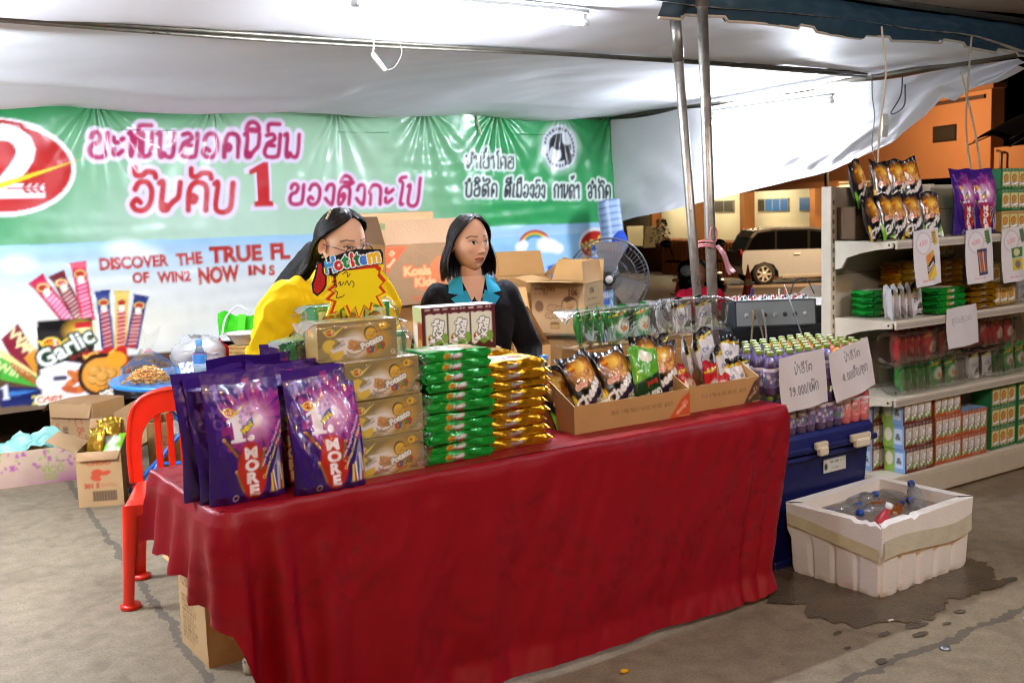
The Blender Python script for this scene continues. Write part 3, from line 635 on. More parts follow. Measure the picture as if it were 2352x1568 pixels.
# ------------------------------------------------------------------ across the street
P0 = np.array([12.5, 28.0, 0]); DD = np.array([-.275, .9614, 0]); FN = np.array([.9614, .275, 0])
def onf(x, y):
    r = ray(x, y); t = ((P0-CAM) @ FN)/(r @ FN); q = CAM+r*t-P0; return float(q @ DD), float(q[2])
def building():
    r = empty('office_building', (float(P0[0]), float(P0[1]), 0), math.atan2(DD[1], DD[0]), 'orange rendered building with a cream ground storey across the street', 'building')
    OR = '#96643f'; CR = '#d4cdb2'
    zb = 2.05; zt = 4.25
    wall = mat('render_wall', .85, bump=.2, bscale=3, var=.08, vscale=.8)
    mb = MB(); box(mb, (-.1, -.4, zb), (30, 0, zt), OR); mb.build('upper_wall', wall, r)
    mb = MB(); box(mb, (-6, -.45, 1.2), (-.1, -.1, 2.75), OR); box(mb, (-6, -6, 2.75), (-.1, -1.2, 3.9), '#a9a0a8'); box(mb, (-6, -6, 3.9), (-.1, -1.3, 6), '#2e2018'); mb.build('side_wing', wall, r)
    mb = MB(); box(mb, (4.9, -.7, -2), (30, -.35, zb-.02), CR); box(mb, (-6, -.7, -2), (4.9, -.35, 1.2), '#6b4a2c'); mb.build('lower_wall', wall, r)
    mb = MB(); box(mb, (-.3, -.3, zt), (30, .12, zt+.12), '#6e4526'); box(mb, (.1, .0, zt-.22), (30, .07, zt-.12), '#3a2416'); mb.build('ledge', wall, r)
    mb = MB(); box(mb, (-.1, -.5, zt+.12), (30, -.2, zt+1.6), '#2c1a10')
    for i in range(90): box(mb, (i*.28, -.2, zt+.12), (i*.28+.12, -.08, zt+1.6), '#6a4630')
    mb.build('louvre', PAINT(), r)
    mb = MB(); box(mb, (1.2, -.02, 3.03), (2.15, .03, 3.47), '#1c1612'); box(mb, (1.25, .02, 3.08), (2.1, .035, 3.42), '#2b241e'); mb.build('window', PAINT(), r)
    for s0, s1, dark in ((10.35, 12.5, 0), (8.2, 9.6, 0), (6.0, 7.75, 0), (14.4, 16, 1)):
        mb = MB(); box(mb, (s0, -.36, 1.2), (s1, -.29, 1.68), '#9a9683'); f = mb.build('window', PAINT(), r)
        mb = MB(); n = 4 if s1-s0 > 1.8 else 2
        for i in range(n):
            x0 = s0+(s1-s0)*i/n+.04; x1 = s0+(s1-s0)*(i+1)/n-.04; box(mb, (x0, -.3, 1.23), (x1, -.275, 1.65), '#1f5a9c' if i < 3 and not dark else '#3a3428')
        mb.build('pane', PLAS(), f)
    for s in (21.5, 17.2, 13.0, 8.15, 4.95): mb = MB(); box(mb, (s-.16, -.36, -2), (s+.16, .1, zb+.0), '#8c5a30'); mb.build('column', wall, r)
    mb = MB(); box(mb, (4.9, 0, 2.04), (30, 1.2, 2.10), '#c9c0a0'); box(mb, (4.9, 1.2, 1.93), (30, 1.24, 2.12), OR); mb.build('added_porch_roof', wall, r)  # slab and fascia added to hide the tubes and light the wall evenly
    mb = MB(); box(mb, (4.9, -.2, -2), (30, .9, .12), '#7d4a26'); mb.build('plinth', wall, r)
    mb = MB(); tube(mb, [(-.55, .05, 1.2), (-.55, .05, 2.62), (-.4, .05, 2.66)], .04, '#4a3220'); mb.build('drain_pipe', PAINT(), r)
    for s in (19.4, 11.4, 7.2, 15.2):
        mb = MB(); tube(mb, [(s-1.2, 1.0, 1.99), (s+1.2, 1.0, 1.99)], .03, '#ffffff', 8); mb.build('porch_light', emat('warm_tube', '#fff4d2', 40.0), r)
    # low slatted wall and planter by the porch
    r2 = empty('slatted_wall', tuple(P0+DD*12+np.array([0, 0, -1.6])-FN*1.6), math.atan2(DD[1], DD[0]), 'low brown slatted wall standing in front of the cream porch', 'wall')
    mb = MB(); box(mb, (-4, -.15, 0), (5, .0, 1.75), '#5e3416')
    for i in range(40): box(mb, (-4+i*.225, 0, 0), (-4+i*.225+.12, .06, 1.78), '#8a5228')
    mb.build('slat_panel', PAINT(), r2)
    r3 = empty('porch_bin', tuple(P0+DD*19.5+np.array([0, 0, -.2])-FN*1.3), math.atan2(DD[1], DD[0]), 'pale open crate on the porch beside the dark plant', 'crate')
    mb = MB(); prism(mb, [(-1.1, .9), (-.8, 0), (.9, 0), (1.1, .9), (1.0, .9), (.82, .08), (-.72, .08), (-1.0, .9)], -.4, .4, '#a3977c'); box(mb, (-.8, -.38, .06), (.9, -.34, .85), '#8f8468'); mb.build('crate_body', PAINT(), r3)
    r4 = empty('potted_plant', tuple(P0+DD*17.3+np.array([0, 0, -.3])-FN*1.5), 0, 'small dark potted plant beside the porch column', 'plant')
    mb = MB(); rr = random.Random(4)
    for i in range(160):
        a = rr.random()*2*PI; h = .3+rr.random()*1.0; q = (.42-.28*(h-.3))*rr.random(); x, y = q*math.cos(a), q*math.sin(a); s = .09
        mb.add([(x, y, h), (x+s*math.cos(a), y+s*math.sin(a), h+.03), (x+1.6*s*math.cos(a+.4), y+1.6*s*math.sin(a+.4), h-.05)], [(0, 1, 2)], '#1c2014' if i % 3 else '#33301c')
    mb.build('foliage', CLOTH(), r4); mb = MB(); lathe(mb, [(.01, 0), (.2, 0), (.26, .32), (.23, .32), (.2, .28), (.01, .28)], '#4a2c1c', 14); mb.build('pot', PLAS(), r4)
building()
def car():
    X, Y = 7.2, 31.2; r = empty('parked_car', (X, Y, float(gz(Y))), .06, 'silver people carrier parked across the street, seen from its side', 'car')
    SV = '#8e9196'; body = mat('car_paint', .3, metal=.15, coat=.9, var=.03)
    # side outline of the lower body, x forward from the rear wheel
    low = [(-.64, .55), (-.62, .95), (-.54, 1.02), (3.2, .98), (3.55, .93), (3.68, .7), (3.66, .35), (3.5, .28), (3.05, .26), (3.0, .5), (2.86, .62), (2.6, .68), (2.34, .62), (2.2, .5), (2.15, .24), (.42, .24), (.4, .42), (.27, .6), (0, .68), (-.27, .6), (-.4, .42), (-.44, .3), (-.6, .34)]
    mb = MB(); prism(mb, low, -.84, .84, SV); mb.build('body', body, r)
    top = [(-.56, 1.0), (-.38, 1.36), (-.2, 1.56), (.3, 1.63), (1.4, 1.62), (2.0, 1.52), (2.95, .98)]
    mb = MB(); prism(mb, [(x, z) for x, z in top], -.70, .70, '#141312'); n = len(top)
    rl = [(-.38, 1.38), (-.2, 1.57), (.3, 1.64), (1.4, 1.635), (2.02, 1.53), (2.0, 1.48), (1.38, 1.57), (.3, 1.58), (-.16, 1.51), (-.3, 1.36)]
    mb2 = MB(); prism(mb2, rl, -.72, .72, '#4a4744'); mb2.build('roof', body, r)
    mb.build('cabin', body, r)
    for yy in (-.712, .712):
        for w in ([(-.44, 1.04), (-.28, 1.36), (-.14, 1.49), (.35, 1.54), (.35, 1.03)], [(.42, 1.03), (.42, 1.54), (1.3, 1.53), (1.3, 1.02)], [(1.38, 1.02), (1.38, 1.52), (1.9, 1.42), (2.65, 1.0)]):
            mb = MB(); prism(mb, w, yy-.006, yy+.006, '#040404'); mb.build('window', mat('tinted_glass', .12, spec=.25, var=.02), r)
    for x in (0, 2.6):
        for yy in (-.72, .72):
            mb = MB(); mb.T = xf((x, yy, .33), 0, PI/2); lathe(mb, [(.2, -.1), (.31, -.11), (.33, -.06), (.33, .06), (.31, .11), (.2, .1)], '#16140f', 26); w = mb.build('wheel', mat('tyre', .8), r)
            mb = MB(); mb.T = xf((x, yy, .33), 0, PI/2 if yy < 0 else -PI/2); lathe(mb, [(.001, .1), (.05, .11), (.06, .1)], '#c9c6be', 16); lathe(mb, [(.195, .08), (.215, .115), (.22, .1)], '#c9c6be', 26)
            for i in range(7):
                a = i*2*PI/7; c, s_ = math.cos(a), math.sin(a); mb.add([(.04*c-.03*s_, .04*s_+.03*c, .1), (.04*c+.03*s_, .04*s_-.03*c, .1), (.2*c+.028*s_, .2*s_-.028*c, .1), (.2*c-.028*s_, .2*s_+.028*c, .1)], [(3, 2, 1, 0)], '#d4d1ca')
            lathe(mb, [(.001, .06), (.2, .06)], '#3a3833', 20); mb.build('rim', mat('alloy', .3, metal=.6), w)
    mb = MB(); box(mb, (-.66, -.72, .78), (-.6, -.5, 1.05), '#7a1410', bev=.02); mb.build('tail_lamp', PLAS(), r)
    for x in (.95, 1.85): mb = MB(); box(mb, (x-.09, -.875, .86), (x+.09, -.84, .9), '#c9c6be', bev=.012); mb.build('handle', body, r)
    mb = MB(); box(mb, (.5, -.86, .2), (2.1, -.8, .3), '#8c8984', bev=.02); mb.build('sill', body, r)
    mb = MB(); box(mb, (2.2, -.98, 1.0), (2.36, -.78, 1.14), SV, bev=.04); mb.build('mirror', body, r)
car()
def cone(x, y, label):
    r = empty('traffic_cone', (x, y, float(gz(y))), .2, label, 'traffic cone', 'traffic cones on the street')
    mb = MB(); box(mb, (-.19, -.19, 0), (.19, .19, .035), '#b8401a', bev=.01); mb.build('base', PLAS(), r)
    z = [0.035, .3, .31, .44, .45, .56, .57, .74, .75]; mb = MB(); lathe(mb, [(.14-.145*(q-.035)/.8, q) for q in z]+[(.001, .75)], '#d8502a', 18, cols=['#d8502a', '#d8502a', '#e6d8c4', '#e6d8c4', '#d8502a', '#d8502a', '#d8502a', '#d8502a', '#d8502a', '#d8502a']); mb.build('cone', PLAS(), r)
cone(5.05, 22.6, 'orange traffic cone standing by the rear of the silver car'); cone(4.15, 26.0, 'orange traffic cone partly hidden behind the parked scooter')
def scooter():
    r = empty('scooter', (2.28, 13.2, float(gz(13.2))), -.5, 'dark parked scooter with mirrors behind the seated person', 'scooter'); BK = '#16151a'; M = mat('scooter_paint', .2, coat=.9, var=.05)
    mb = MB(); ball(mb, (0, -.1, .78), (.17, .14, .26), BK); ball(mb, (0, -.18, .9), (.15, .1, .13), BK); box(mb, (-.05, -.2, .3), (.05, 0, .6), BK, bev=.02); mb.build('fairing', M, r)
    mb = MB(); ball(mb, (0, -.265, .9), (.09, .03, .07), '#c9c9c4', 14, 8); mb.build('headlight', mat('lamp_glass', .08, metal=.5, coat=1), r)
    mb = MB(); ball(mb, (0, .3, .45), (.2, .42, .16), BK); box(mb, (-.15, -.05, .22), (.15, .5, .32), BK, bev=.04); ball(mb, (0, .75, .62), (.17, .35, .14), BK); mb.build('body', M, r)
    mb = MB(); ball(mb, (0, .55, .78), (.15, .42, .07), '#0c0c0c'); mb.build('seat', PLAS(), r)
    mb = MB(); tube(mb, spline([(-.36, .0, 1.0), (-.2, -.05, 1.0), (0, -.08, .98), (.2, -.05, 1.0), (.36, 0, 1.0)], 4), .016, '#3a3a3c'); mb.build('handlebar', STEEL(), r)
    for s in (-1, 1):
        mb = MB(); tube(mb, [(s*.24, -.03, 1.0), (s*.3, -.04, 1.2)], .007, '#222222'); ball(mb, (s*.34, -.05, 1.22), (.08, .02, .05), '#111111'); mb.build('mirror', M, r)
        mb = MB(); ball(mb, (s*.17, -.2, .78), (.05, .04, .02), '#c97a1c', 8, 6); mb.build('indicator', PLAS(), r)
    for y, q in ((-.28, .25), (.85, .25)):
        mb = MB(); mb.T = xf((0, y, q), PI/2, PI/2); lathe(mb, [(.16, -.04), (.24, -.045), (.25, 0), (.24, .045), (.16, .04), (.03, .03), (.03, -.03), (.16, -.04)], '#121212', 20); mb.build('wheel', mat('tyre', .8), r)
scooter()
def umbrella():
    c = ony(2420, 250, 12.5); r = empty('parasol', (float(c[0])+.75, 12.5, 0), 0, 'dark navy market parasol at the far right edge', 'parasol')
    mb = MB(); n = 8; ring = []
    R = 1.55; zt = 2.85; ze = 2.2
    for i in range(n):
        a0, a1 = i*2*PI/n+.35, (i+1)*2*PI/n+.35
        def P(s, t, a0=a0, a1=a1):
            a = a0+(a1-a0)*s; q = R*(1-t)*(1-.07*np.sin(PI*s)); return q*np.cos(a), q*np.sin(a), ze+(zt-ze)*(t**.85)+.10*np.sin(PI*s)*(1-t)
        surf(mb, 8, 8, P, '#181c38')
    mb.build('canvas', CLOTH(), r)
    mb = MB(); tube(mb, [(0, 0, 0), (0, 0, 2.88)], .025, '#5a4a30'); mb.build('pole', PAINT(), r)
    for i in range(n): a = i*2*PI/n+.35; mb = MB(); tube(mb, [(0, 0, zt-.03), (1.6*math.cos(a), 1.6*math.sin(a), ze-.03)], .009, '#6a5a38', 6); mb.build('rib', PAINT(), r)
umbrella()
# ------------------------------------------------------------------ banner (flat print, drawn at its place on the back wall)
def banner():
    A0, A1, Z0, Z1, B = -1.3, 5.63, .30, 2.47, 5.0; k = 210
    A = Art(A1-A0, Z1-Z0, k, '#a9cfae')
    def m(x, y): a, z = onb(x, y, B); return a-A0, Z1-z
    def sc(x, y, n=10): (x0, y0), (x1, y1) = m(x, y), m(x, y+n); return (y1-y0)/n     # metres per picture pixel, vertical
    def scx(x, y, n=10): (x0, y0), (x1, y1) = m(x, y), m(x+n, y); return (x1-x0)/n
    def P(*pts): return [m(*q) for q in pts]
    # green field, strong at both ends
    A.full(lambda X, Y: np.clip(np.exp(-((X-1.35)/1.0)**2)+np.clip((X-4.35)/1.1, 0, 1)+(X < 1.35), 0, 1)*np.clip((1.35-Y)/.2, 0, 1), '#1c8f4a', .95)
    A.full(lambda X, Y: np.clip((.32-Y)/.28, 0, 1)*np.clip((3.6-X)/.8, .35, 1), '#128a48', .8)
    A.full(lambda X, Y: np.exp(-((X-3.0)/1.1)**2-((Y-.95)/.35)**2), '#c9ddd0', .6)
    # sky
    bl = [m(0, 565), m(700, 538), m(1395, 510), (A.w, m(1395, 510)[1]+.01), (A.w, A.h), (0, A.h), (0, m(0, 565)[1])]
    A.poly(bl, '#d8dfe0'); yb = lambda X: np.interp(X, [q[0] for q in bl[:4]], [q[1] for q in bl[:4]])
    A.full(lambda X, Y: np.clip(1-(Y-yb(X))/.34, 0, 1)*(Y > yb(X)), '#8fc4ea', .85)
    A.full(lambda X, Y: np.clip((X-3.6)/.8, 0, 1)*(Y > 1.13), '#8cc2ea', .8)
    A.full(lambda X, Y: np.exp(-((X-2.2)/1.0)**2-((Y-1.62)/.22)**2)*(Y > 1.02), '#e9e6cf', .6)
    for x, y, r in ((1.6, 1.14, .1), (2.32, 1.08, .12), (2.5, 1.12, .09), (1.42, 1.4, .13), (1.36, 1.5, .1)): A.ell(x, y, r, r*.6, '#ffffff', .6, soft=.5)
    # wooden board at the foot
    A.rect(0, A.h-.32, A.w, A.h, '#4a3524'); A.full(lambda X, Y: (Y > A.h-.32)*(.5+.5*np.sin(Y*160+2*np.sin(X*3))), '#6b4a30', .5); A.rect(0, A.h-.07, A.w, A.h, '#6b5a48')
    # oval mark with the big 2
    cx, cy = m(20, 380); r = sc(20, 380)*112
    A.ell(cx-.05, cy+.02, r*1.48, r*1.0, '#f2eef4'); A.ell(cx-.05, cy+.02, r*1.38, r*.9, '#b81f1c')
    A.text('2', cx+.02, cy+r*.62, r*2.0, '#f4f0f4', bold=.03, w=r*1.2, outline=((.024, '#b81f1c'),))
    A.text('in', cx-.36, cy+.06, r*.62, '#e8cf2c', bold=.02, rot=-.12); A.poly([(cx-.7, cy+.3), (cx-.1, cy+.17), (cx+.5, cy-.05), (cx-.05, cy+.11)], '#e8cf2c')
    lx, ly = m(75, 432); A.line([(lx-.16, ly), (lx+.05, ly)], .012, '#b81f1c')
    for i in range(4):
        for s in (-1, 1): A.ell(lx-.04+i*.045, ly+s*.022, .026, .011, '#b81f1c', rot=s*.5)
    # headline
    def headline(t, x0, x1, yb, hpx, col, wd, ol, sh=.12):
        (ax, ay), (bx, by) = m(x0, yb), m(x1, yb-(x1-x0)*.0); s = sc((x0+x1)/2, yb)*hpx
        A.lao(t, ax, ay, s, col, wd=wd, w=bx-ax, shear=sh, outline=((ol, '#ead9ef'),), rot=math.atan2(by-ay, bx-ax))
    headline('ຂະໜົມຍອດນິຍົມ', 203, 695, 362, 56, '#b5245e', .19, .028)
    headline('ອັນດັບ', 298, 548, 484, 66, '#c0242a', .2, .034)
    x, y = m(607, 474); one(A, x, y+.03, sc(607, 474)*136, '#ead9ef', .42); one(A, x, y, sc(607, 474)*118, '#c4242a', .34)
    headline('ຂອງສິງກະໂປ', 662, 968, 470, 46, '#b5245e', .2, .026)
    def black(t, x0, x1, y0, y1, hpx, wd=.17):
        (ax, ay), (bx, by) = m(x0, y0), m(x1, y1); A.lao(t, ax, ay, sc(x0, y0)*hpx, '#20222c', wd=wd, w=bx-ax, outline=((.02, '#d8e6dc'),), rot=math.atan2(by-ay, bx-ax))
    black('ນຳເຂົ້າໂດຍ', 1068, 1180, 386, 388, 28); black('ບໍລິສັດ', 1068, 1145, 450, 452, 30, .19); black('ສີເມືອງວົງ', 1160, 1255, 452, 455, 30, .19); black('ການຄ້າ', 1272, 1332, 454, 455, 30, .19); black('ຈຳກັດ', 1348, 1402, 455, 456, 30, .19)
    # round seal with two animal heads, simplified
    cx, cy = m(1284, 338); rx, ry = scx(1284, 338)*42, sc(1284, 338)*53
    A.ell(cx, cy, rx*1.12, ry*1.1, '#cfe9d6', .7, soft=.2); A.ell(cx, cy, rx, ry, '#dfe3ea'); A.ell(cx, cy, rx*.62, ry*.62, '#24262c')
    A.ell(cx-.05, cy+.06, rx*.34, ry*.3, '#e6e8ee', rot=.5); A.ell(cx+.09, cy-.09, rx*.3, ry*.34, '#e6e8ee', rot=-.4); A.ell(cx-.02, cy+.0, rx*.2, ry*.14, '#24262c'); A.ell(cx+.1, cy+.1, rx*.2, ry*.3, '#24262c')
    for i in range(26): q = -2.9+i*.112*2; A.ell(cx+rx*.81*math.cos(q), cy+ry*.81*math.sin(q), .012, .016, '#4a4f57')
    # English line
    def eng(t, x0, y0, x1, y1, hpx):
        (ax, ay), (bx, by) = m(x0, y0), m(x1, y1); A.text(t, ax, ay, sc(x0, y0)*hpx*1.48, '#b02c22', bold=.05, al='l', w=math.hypot(bx-ax, by-ay), rot=math.atan2(by-ay, bx-ax))
    eng('DISCOVER', 230, 620, 390, 610, 25); eng('THE', 408, 610, 468, 604, 25); eng('TRUE', 483, 604, 603, 597, 34); eng('FL', 622, 596, 668, 593, 34)
    eng('OF', 305, 650, 344, 648, 22); eng('WIN2', 362, 649, 440, 645, 22); eng('NOW', 459, 652, 553, 644, 34); eng('IN', 572, 632, 610, 630, 21); eng('S', 618, 632, 632, 631, 21)
    # sticks of wafer
    def stick(x0, y0, x1, y1, wpx, c1, c2, word):
        (ax, ay), (bx, by) = m(x0, y0), m(x1, y1); w = scx(x0, y0)*wpx; L = math.hypot(bx-ax, by-ay); ux, uy = (bx-ax)/L, (by-ay)/L; nx, ny = -uy, ux
        q = lambda t, o: (ax+ux*L*t+nx*o*w, ay+uy*L*t+ny*o*w)
        A.poly([q(0, -.62), q(0, .62), q(.15, .5), q(1, .5), q(1, -.5), q(.15, -.5)], c1); A.poly([q(.3, -.32), q(.3, .32), q(1, .32), q(1, -.32)], c2)
        for i in range(9): t = .34+i*.07; A.line([q(t, -.3), q(t+.03, .3)], .008, '#f0d8dc', .8)
        c = q(.2, 0); A.ell(c[0], c[1], w*.42, w*.3, '#e6cf72'); A.ell(c[0], c[1], w*.32, w*.21, '#b3261c')
        A.ell(*q(.3, 0), w*.25, w*.3, '#efe6d8')
    stick(82, 640, 168, 745, 36, '#c01848', '#e06a9a', ''); stick(130, 628, 190, 740, 34, '#6a1826', '#8a3a30', ''); stick(180, 602, 204, 738, 33, '#cc1c4a', '#d8487e', '')
    stick(236, 668, 250, 805, 30, '#22347e', '#9c2028', ''); stick(281, 668, 278, 803, 30, '#dcc05c', '#b8341c', ''); stick(325, 678, 302, 800, 30, '#22306e', '#9c2028', '')
    # packets along the foot
    A.poly(P((2, 780), (42, 744), (82, 810), (85, 860), (60, 880)), '#7c1830'); A.text('Win', *m(42, 790), .11, '#ecd8a0', bold=.03, rot=.75); A.text('Win', *m(55, 812), .11, '#ecd8a0', bold=.03, rot=.75); A.poly(P((55, 822), (85, 800), (85, 875), (75, 850)), '#d09030')
    A.poly(P((0, 800), (85, 860), (85, 890), (0, 862)), '#e8d890'); A.poly(P((0, 820), (88, 868), (88, 890), (0, 872)), '#46a83a'); A.text('Win', *m(14, 858), .09, '#d8e8a0', bold=.03, rot=.5)
    for i in range(4): a = m(28+i*13, 838+i*7); b = m(52+i*12, 862+i*8); wafer(A, *a, *b, .03, '#a85a24')
    A.poly(P((0, 888), (92, 892), (92, 930), (0, 936)), '#16225c'); one(A, *m(15, 918), .12, '#dfe6f2'); A.text('2', *m(82, 930), .09, '#d8d24a', bold=.03); A.poly(P((22, 900), (88, 896), (60, 905), (20, 912)), '#3c78c0')
    A.poly(P((86, 738), (212, 730), (217, 800), (214, 928), (96, 932), (88, 830)), '#0e0c0e'); x, y = m(178, 775); A.ell(x+.02, y-.04, .085, .07, '#e8b040', .9, soft=.6); A.ell(x+.05, y-.05, .035, .03, '#fff0b0', .9, soft=.8)
    A.rect(*m(173, 742), *m(211, 752), '#c42430'); x, y = m(118, 790); win2(A, x, y, .05); A.text('Garlic', *m(160, 815), .17, '#e6efe8', bold=.03, rot=-.42, outline=((.012, '#123a24'),)); A.text('Bread', *m(186, 820), .06, '#7a2a2c', bold=.02, rot=-.4)
    A.poly(P((92, 850), (150, 830), (205, 838), (212, 905), (160, 925), (98, 918)), '#e9e6f0')
    for i, (x, y) in enumerate(((165, 880), (182, 870), (196, 888), (178, 897), (160, 895), (192, 858), (170, 862))): A.ell(*m(x, y), .055, .026, ('#c8743a', '#b85a30', '#d88a48')[i % 3], rot=-.5+i*.2)
    A.ell(*m(118, 876), .10, .07, '#dfe0ea'); A.line([m(128, 870), m(150, 868)], .03, '#2a2c4a'); A.text('Crispy', *m(117, 922), .065, '#c8402c', bold=.03, rot=-.1, outline=((.012, '#e6f0e0'),)); A.fuzz(*m(150, 908), *m(206, 922), '#e8e4ea', 1, 3, .9, .8)
    A.poly(P((190, 812), (292, 795), (300, 900), (216, 924)), '#b81c1c'); x, y = m(218, 823); win2(A, x, y, .045)
    x, y = m(236, 862); A.ell(x, y, .17, .16, '#2a1610'); A.ell(x, y, .14, .13, '#dd9a3a'); potato(A, x, y+.0, .075, 3, '#d8a048'); A.ell(*m(268, 826), .07, .06, '#e8a02c'); A.text('Potato', *m(248, 916), .12, '#f2efe6', bold=.04, rot=-.5, outline=((.014, '#2a1a18'),))
    A.poly(P((260, 880), (520, 880), (520, 930), (262, 932)), '#141216'); A.fuzz(*m(300, 885), *m(480, 930), '#6a6e78', 5, 8, .8)
    # right: rainbow and toy town
    cx, cy = m(1231, 560)
    for i, c in enumerate(('#a82440', '#d8642c', '#e8c83c', '#4a9a3c', '#3a6ac0')): A.ell(cx, cy, scx(1231, 560)*(36-i*3.6), sc(1231, 560)*(28-i*3), '#000000', 0); A.line([(cx+scx(1231, 560)*(36-i*3.6)*math.cos(q), cy-sc(1231, 560)*(30-i*3.4)*math.sin(q)) for q in np.linspace(.05, PI-.05, 24)], sc(1231, 560)*3.8, c)
    for x, y, r in ((1255, 562, .07), (1270, 565, .06), (1198, 568, .05), (1205, 562, .04), (1283, 571, .05)): A.ell(*m(x, y), r*1.3, r, '#ffffff', .9, soft=.25)
    A.poly(P((1148, 615), (1162, 610), (1176, 622), (1178, 720), (1148, 720)), '#24409c'); A.poly(P((1128, 640), (1150, 600), (1150, 720), (1128, 720)), '#5f9ad0'); A.poly(P((1152, 596), (1160, 582), (1166, 612), (1150, 612)), '#3c74c8')
    A.poly(P((1258, 612), (1284, 604), (1297, 610), (1297, 660), (1258, 660)), '#2a52c4'); A.poly(P((1284, 604), (1297, 610), (1297, 660), (1284, 660)), '#1c3c9c')
    A.poly(P((1222, 632), (1236, 612), (1250, 630), (1248, 660), (1222, 660)), '#c8342c'); A.line(P((1230, 618), (1230, 585)), .015, '#b8782c'); A.line(P((1239, 618), (1239, 588)), .015, '#b8782c')
    for x in (1187, 1198): A.poly(P((x-8, 660), (x, 606), (x+8, 660)), '#2c7a4a')
    x, y = m(1362, 560); A.ell(x, y, .17, .15, '#f0ecea', rot=-.3); A.ell(x, y, .15, .12, '#b8241e', rot=-.3); A.text('Win2', x, y+.03, .11, '#ecd444', bold=.04, rot=-.3); A.text('TRULY', x+.01, y+.09, .05, '#ecd444', bold=.03, rot=-.3)
    for i, c in enumerate(('#f4b440', '#ee8a38', '#d8602c')): A.poly(P((1318+i*6, 660), (1338+i*5, 590+i*6), (1352, 590), (1360, 660)), c, .8)
    # the sheet itself: tied at the top, creased
    def S_(s, t):
        a = A0+(A1-A0)*s; z = Z0+(Z1-Z0)*t; y = .03*fbm(a*.9, z*.8, 31)+.006*fbm(a*4, z*3, 32)
        for a0 in (-.6, .9, 1.75, 2.75, 3.55, 4.28, 5.0, 5.6):
            d = a-a0; h = np.clip(Z1-z, .02, 3); fan_ = np.exp(-(d/(.10+h*.55))**2)
            y = y+.016*np.sin(np.arctan2(d, h)*17)*fan_*np.exp(-h*1.25)
        y = y+.0022*np.sin(z*52+1.5*np.sin(a*2))*np.clip(fbm(a*1.5, z*2, 33), 0, 1)
        return a, B+y, z-.0+.012*np.sin(a*3.7)*(t > .9)
    mb = MB(); surf(mb, 860, 270, S_, A); o = mb.build('banner', mat('vinyl_print', .3, coat=.18, bump=.08, bscale=14, var=.03)); put(o, W3(0, 0), TH); tag(o, 'green and sky blue vinyl banner with red lettering across the stall back', 'banner')
    cord([(a, 4.97, 2.44) if i % 2 == 0 else (a+.03, 4.96, 2.24) for i, a in enumerate((4.05, 4.06))], .008, '#c8bc98', 'short tie strap hanging over the banner top', 'strap', 'strap', n=3)
banner()
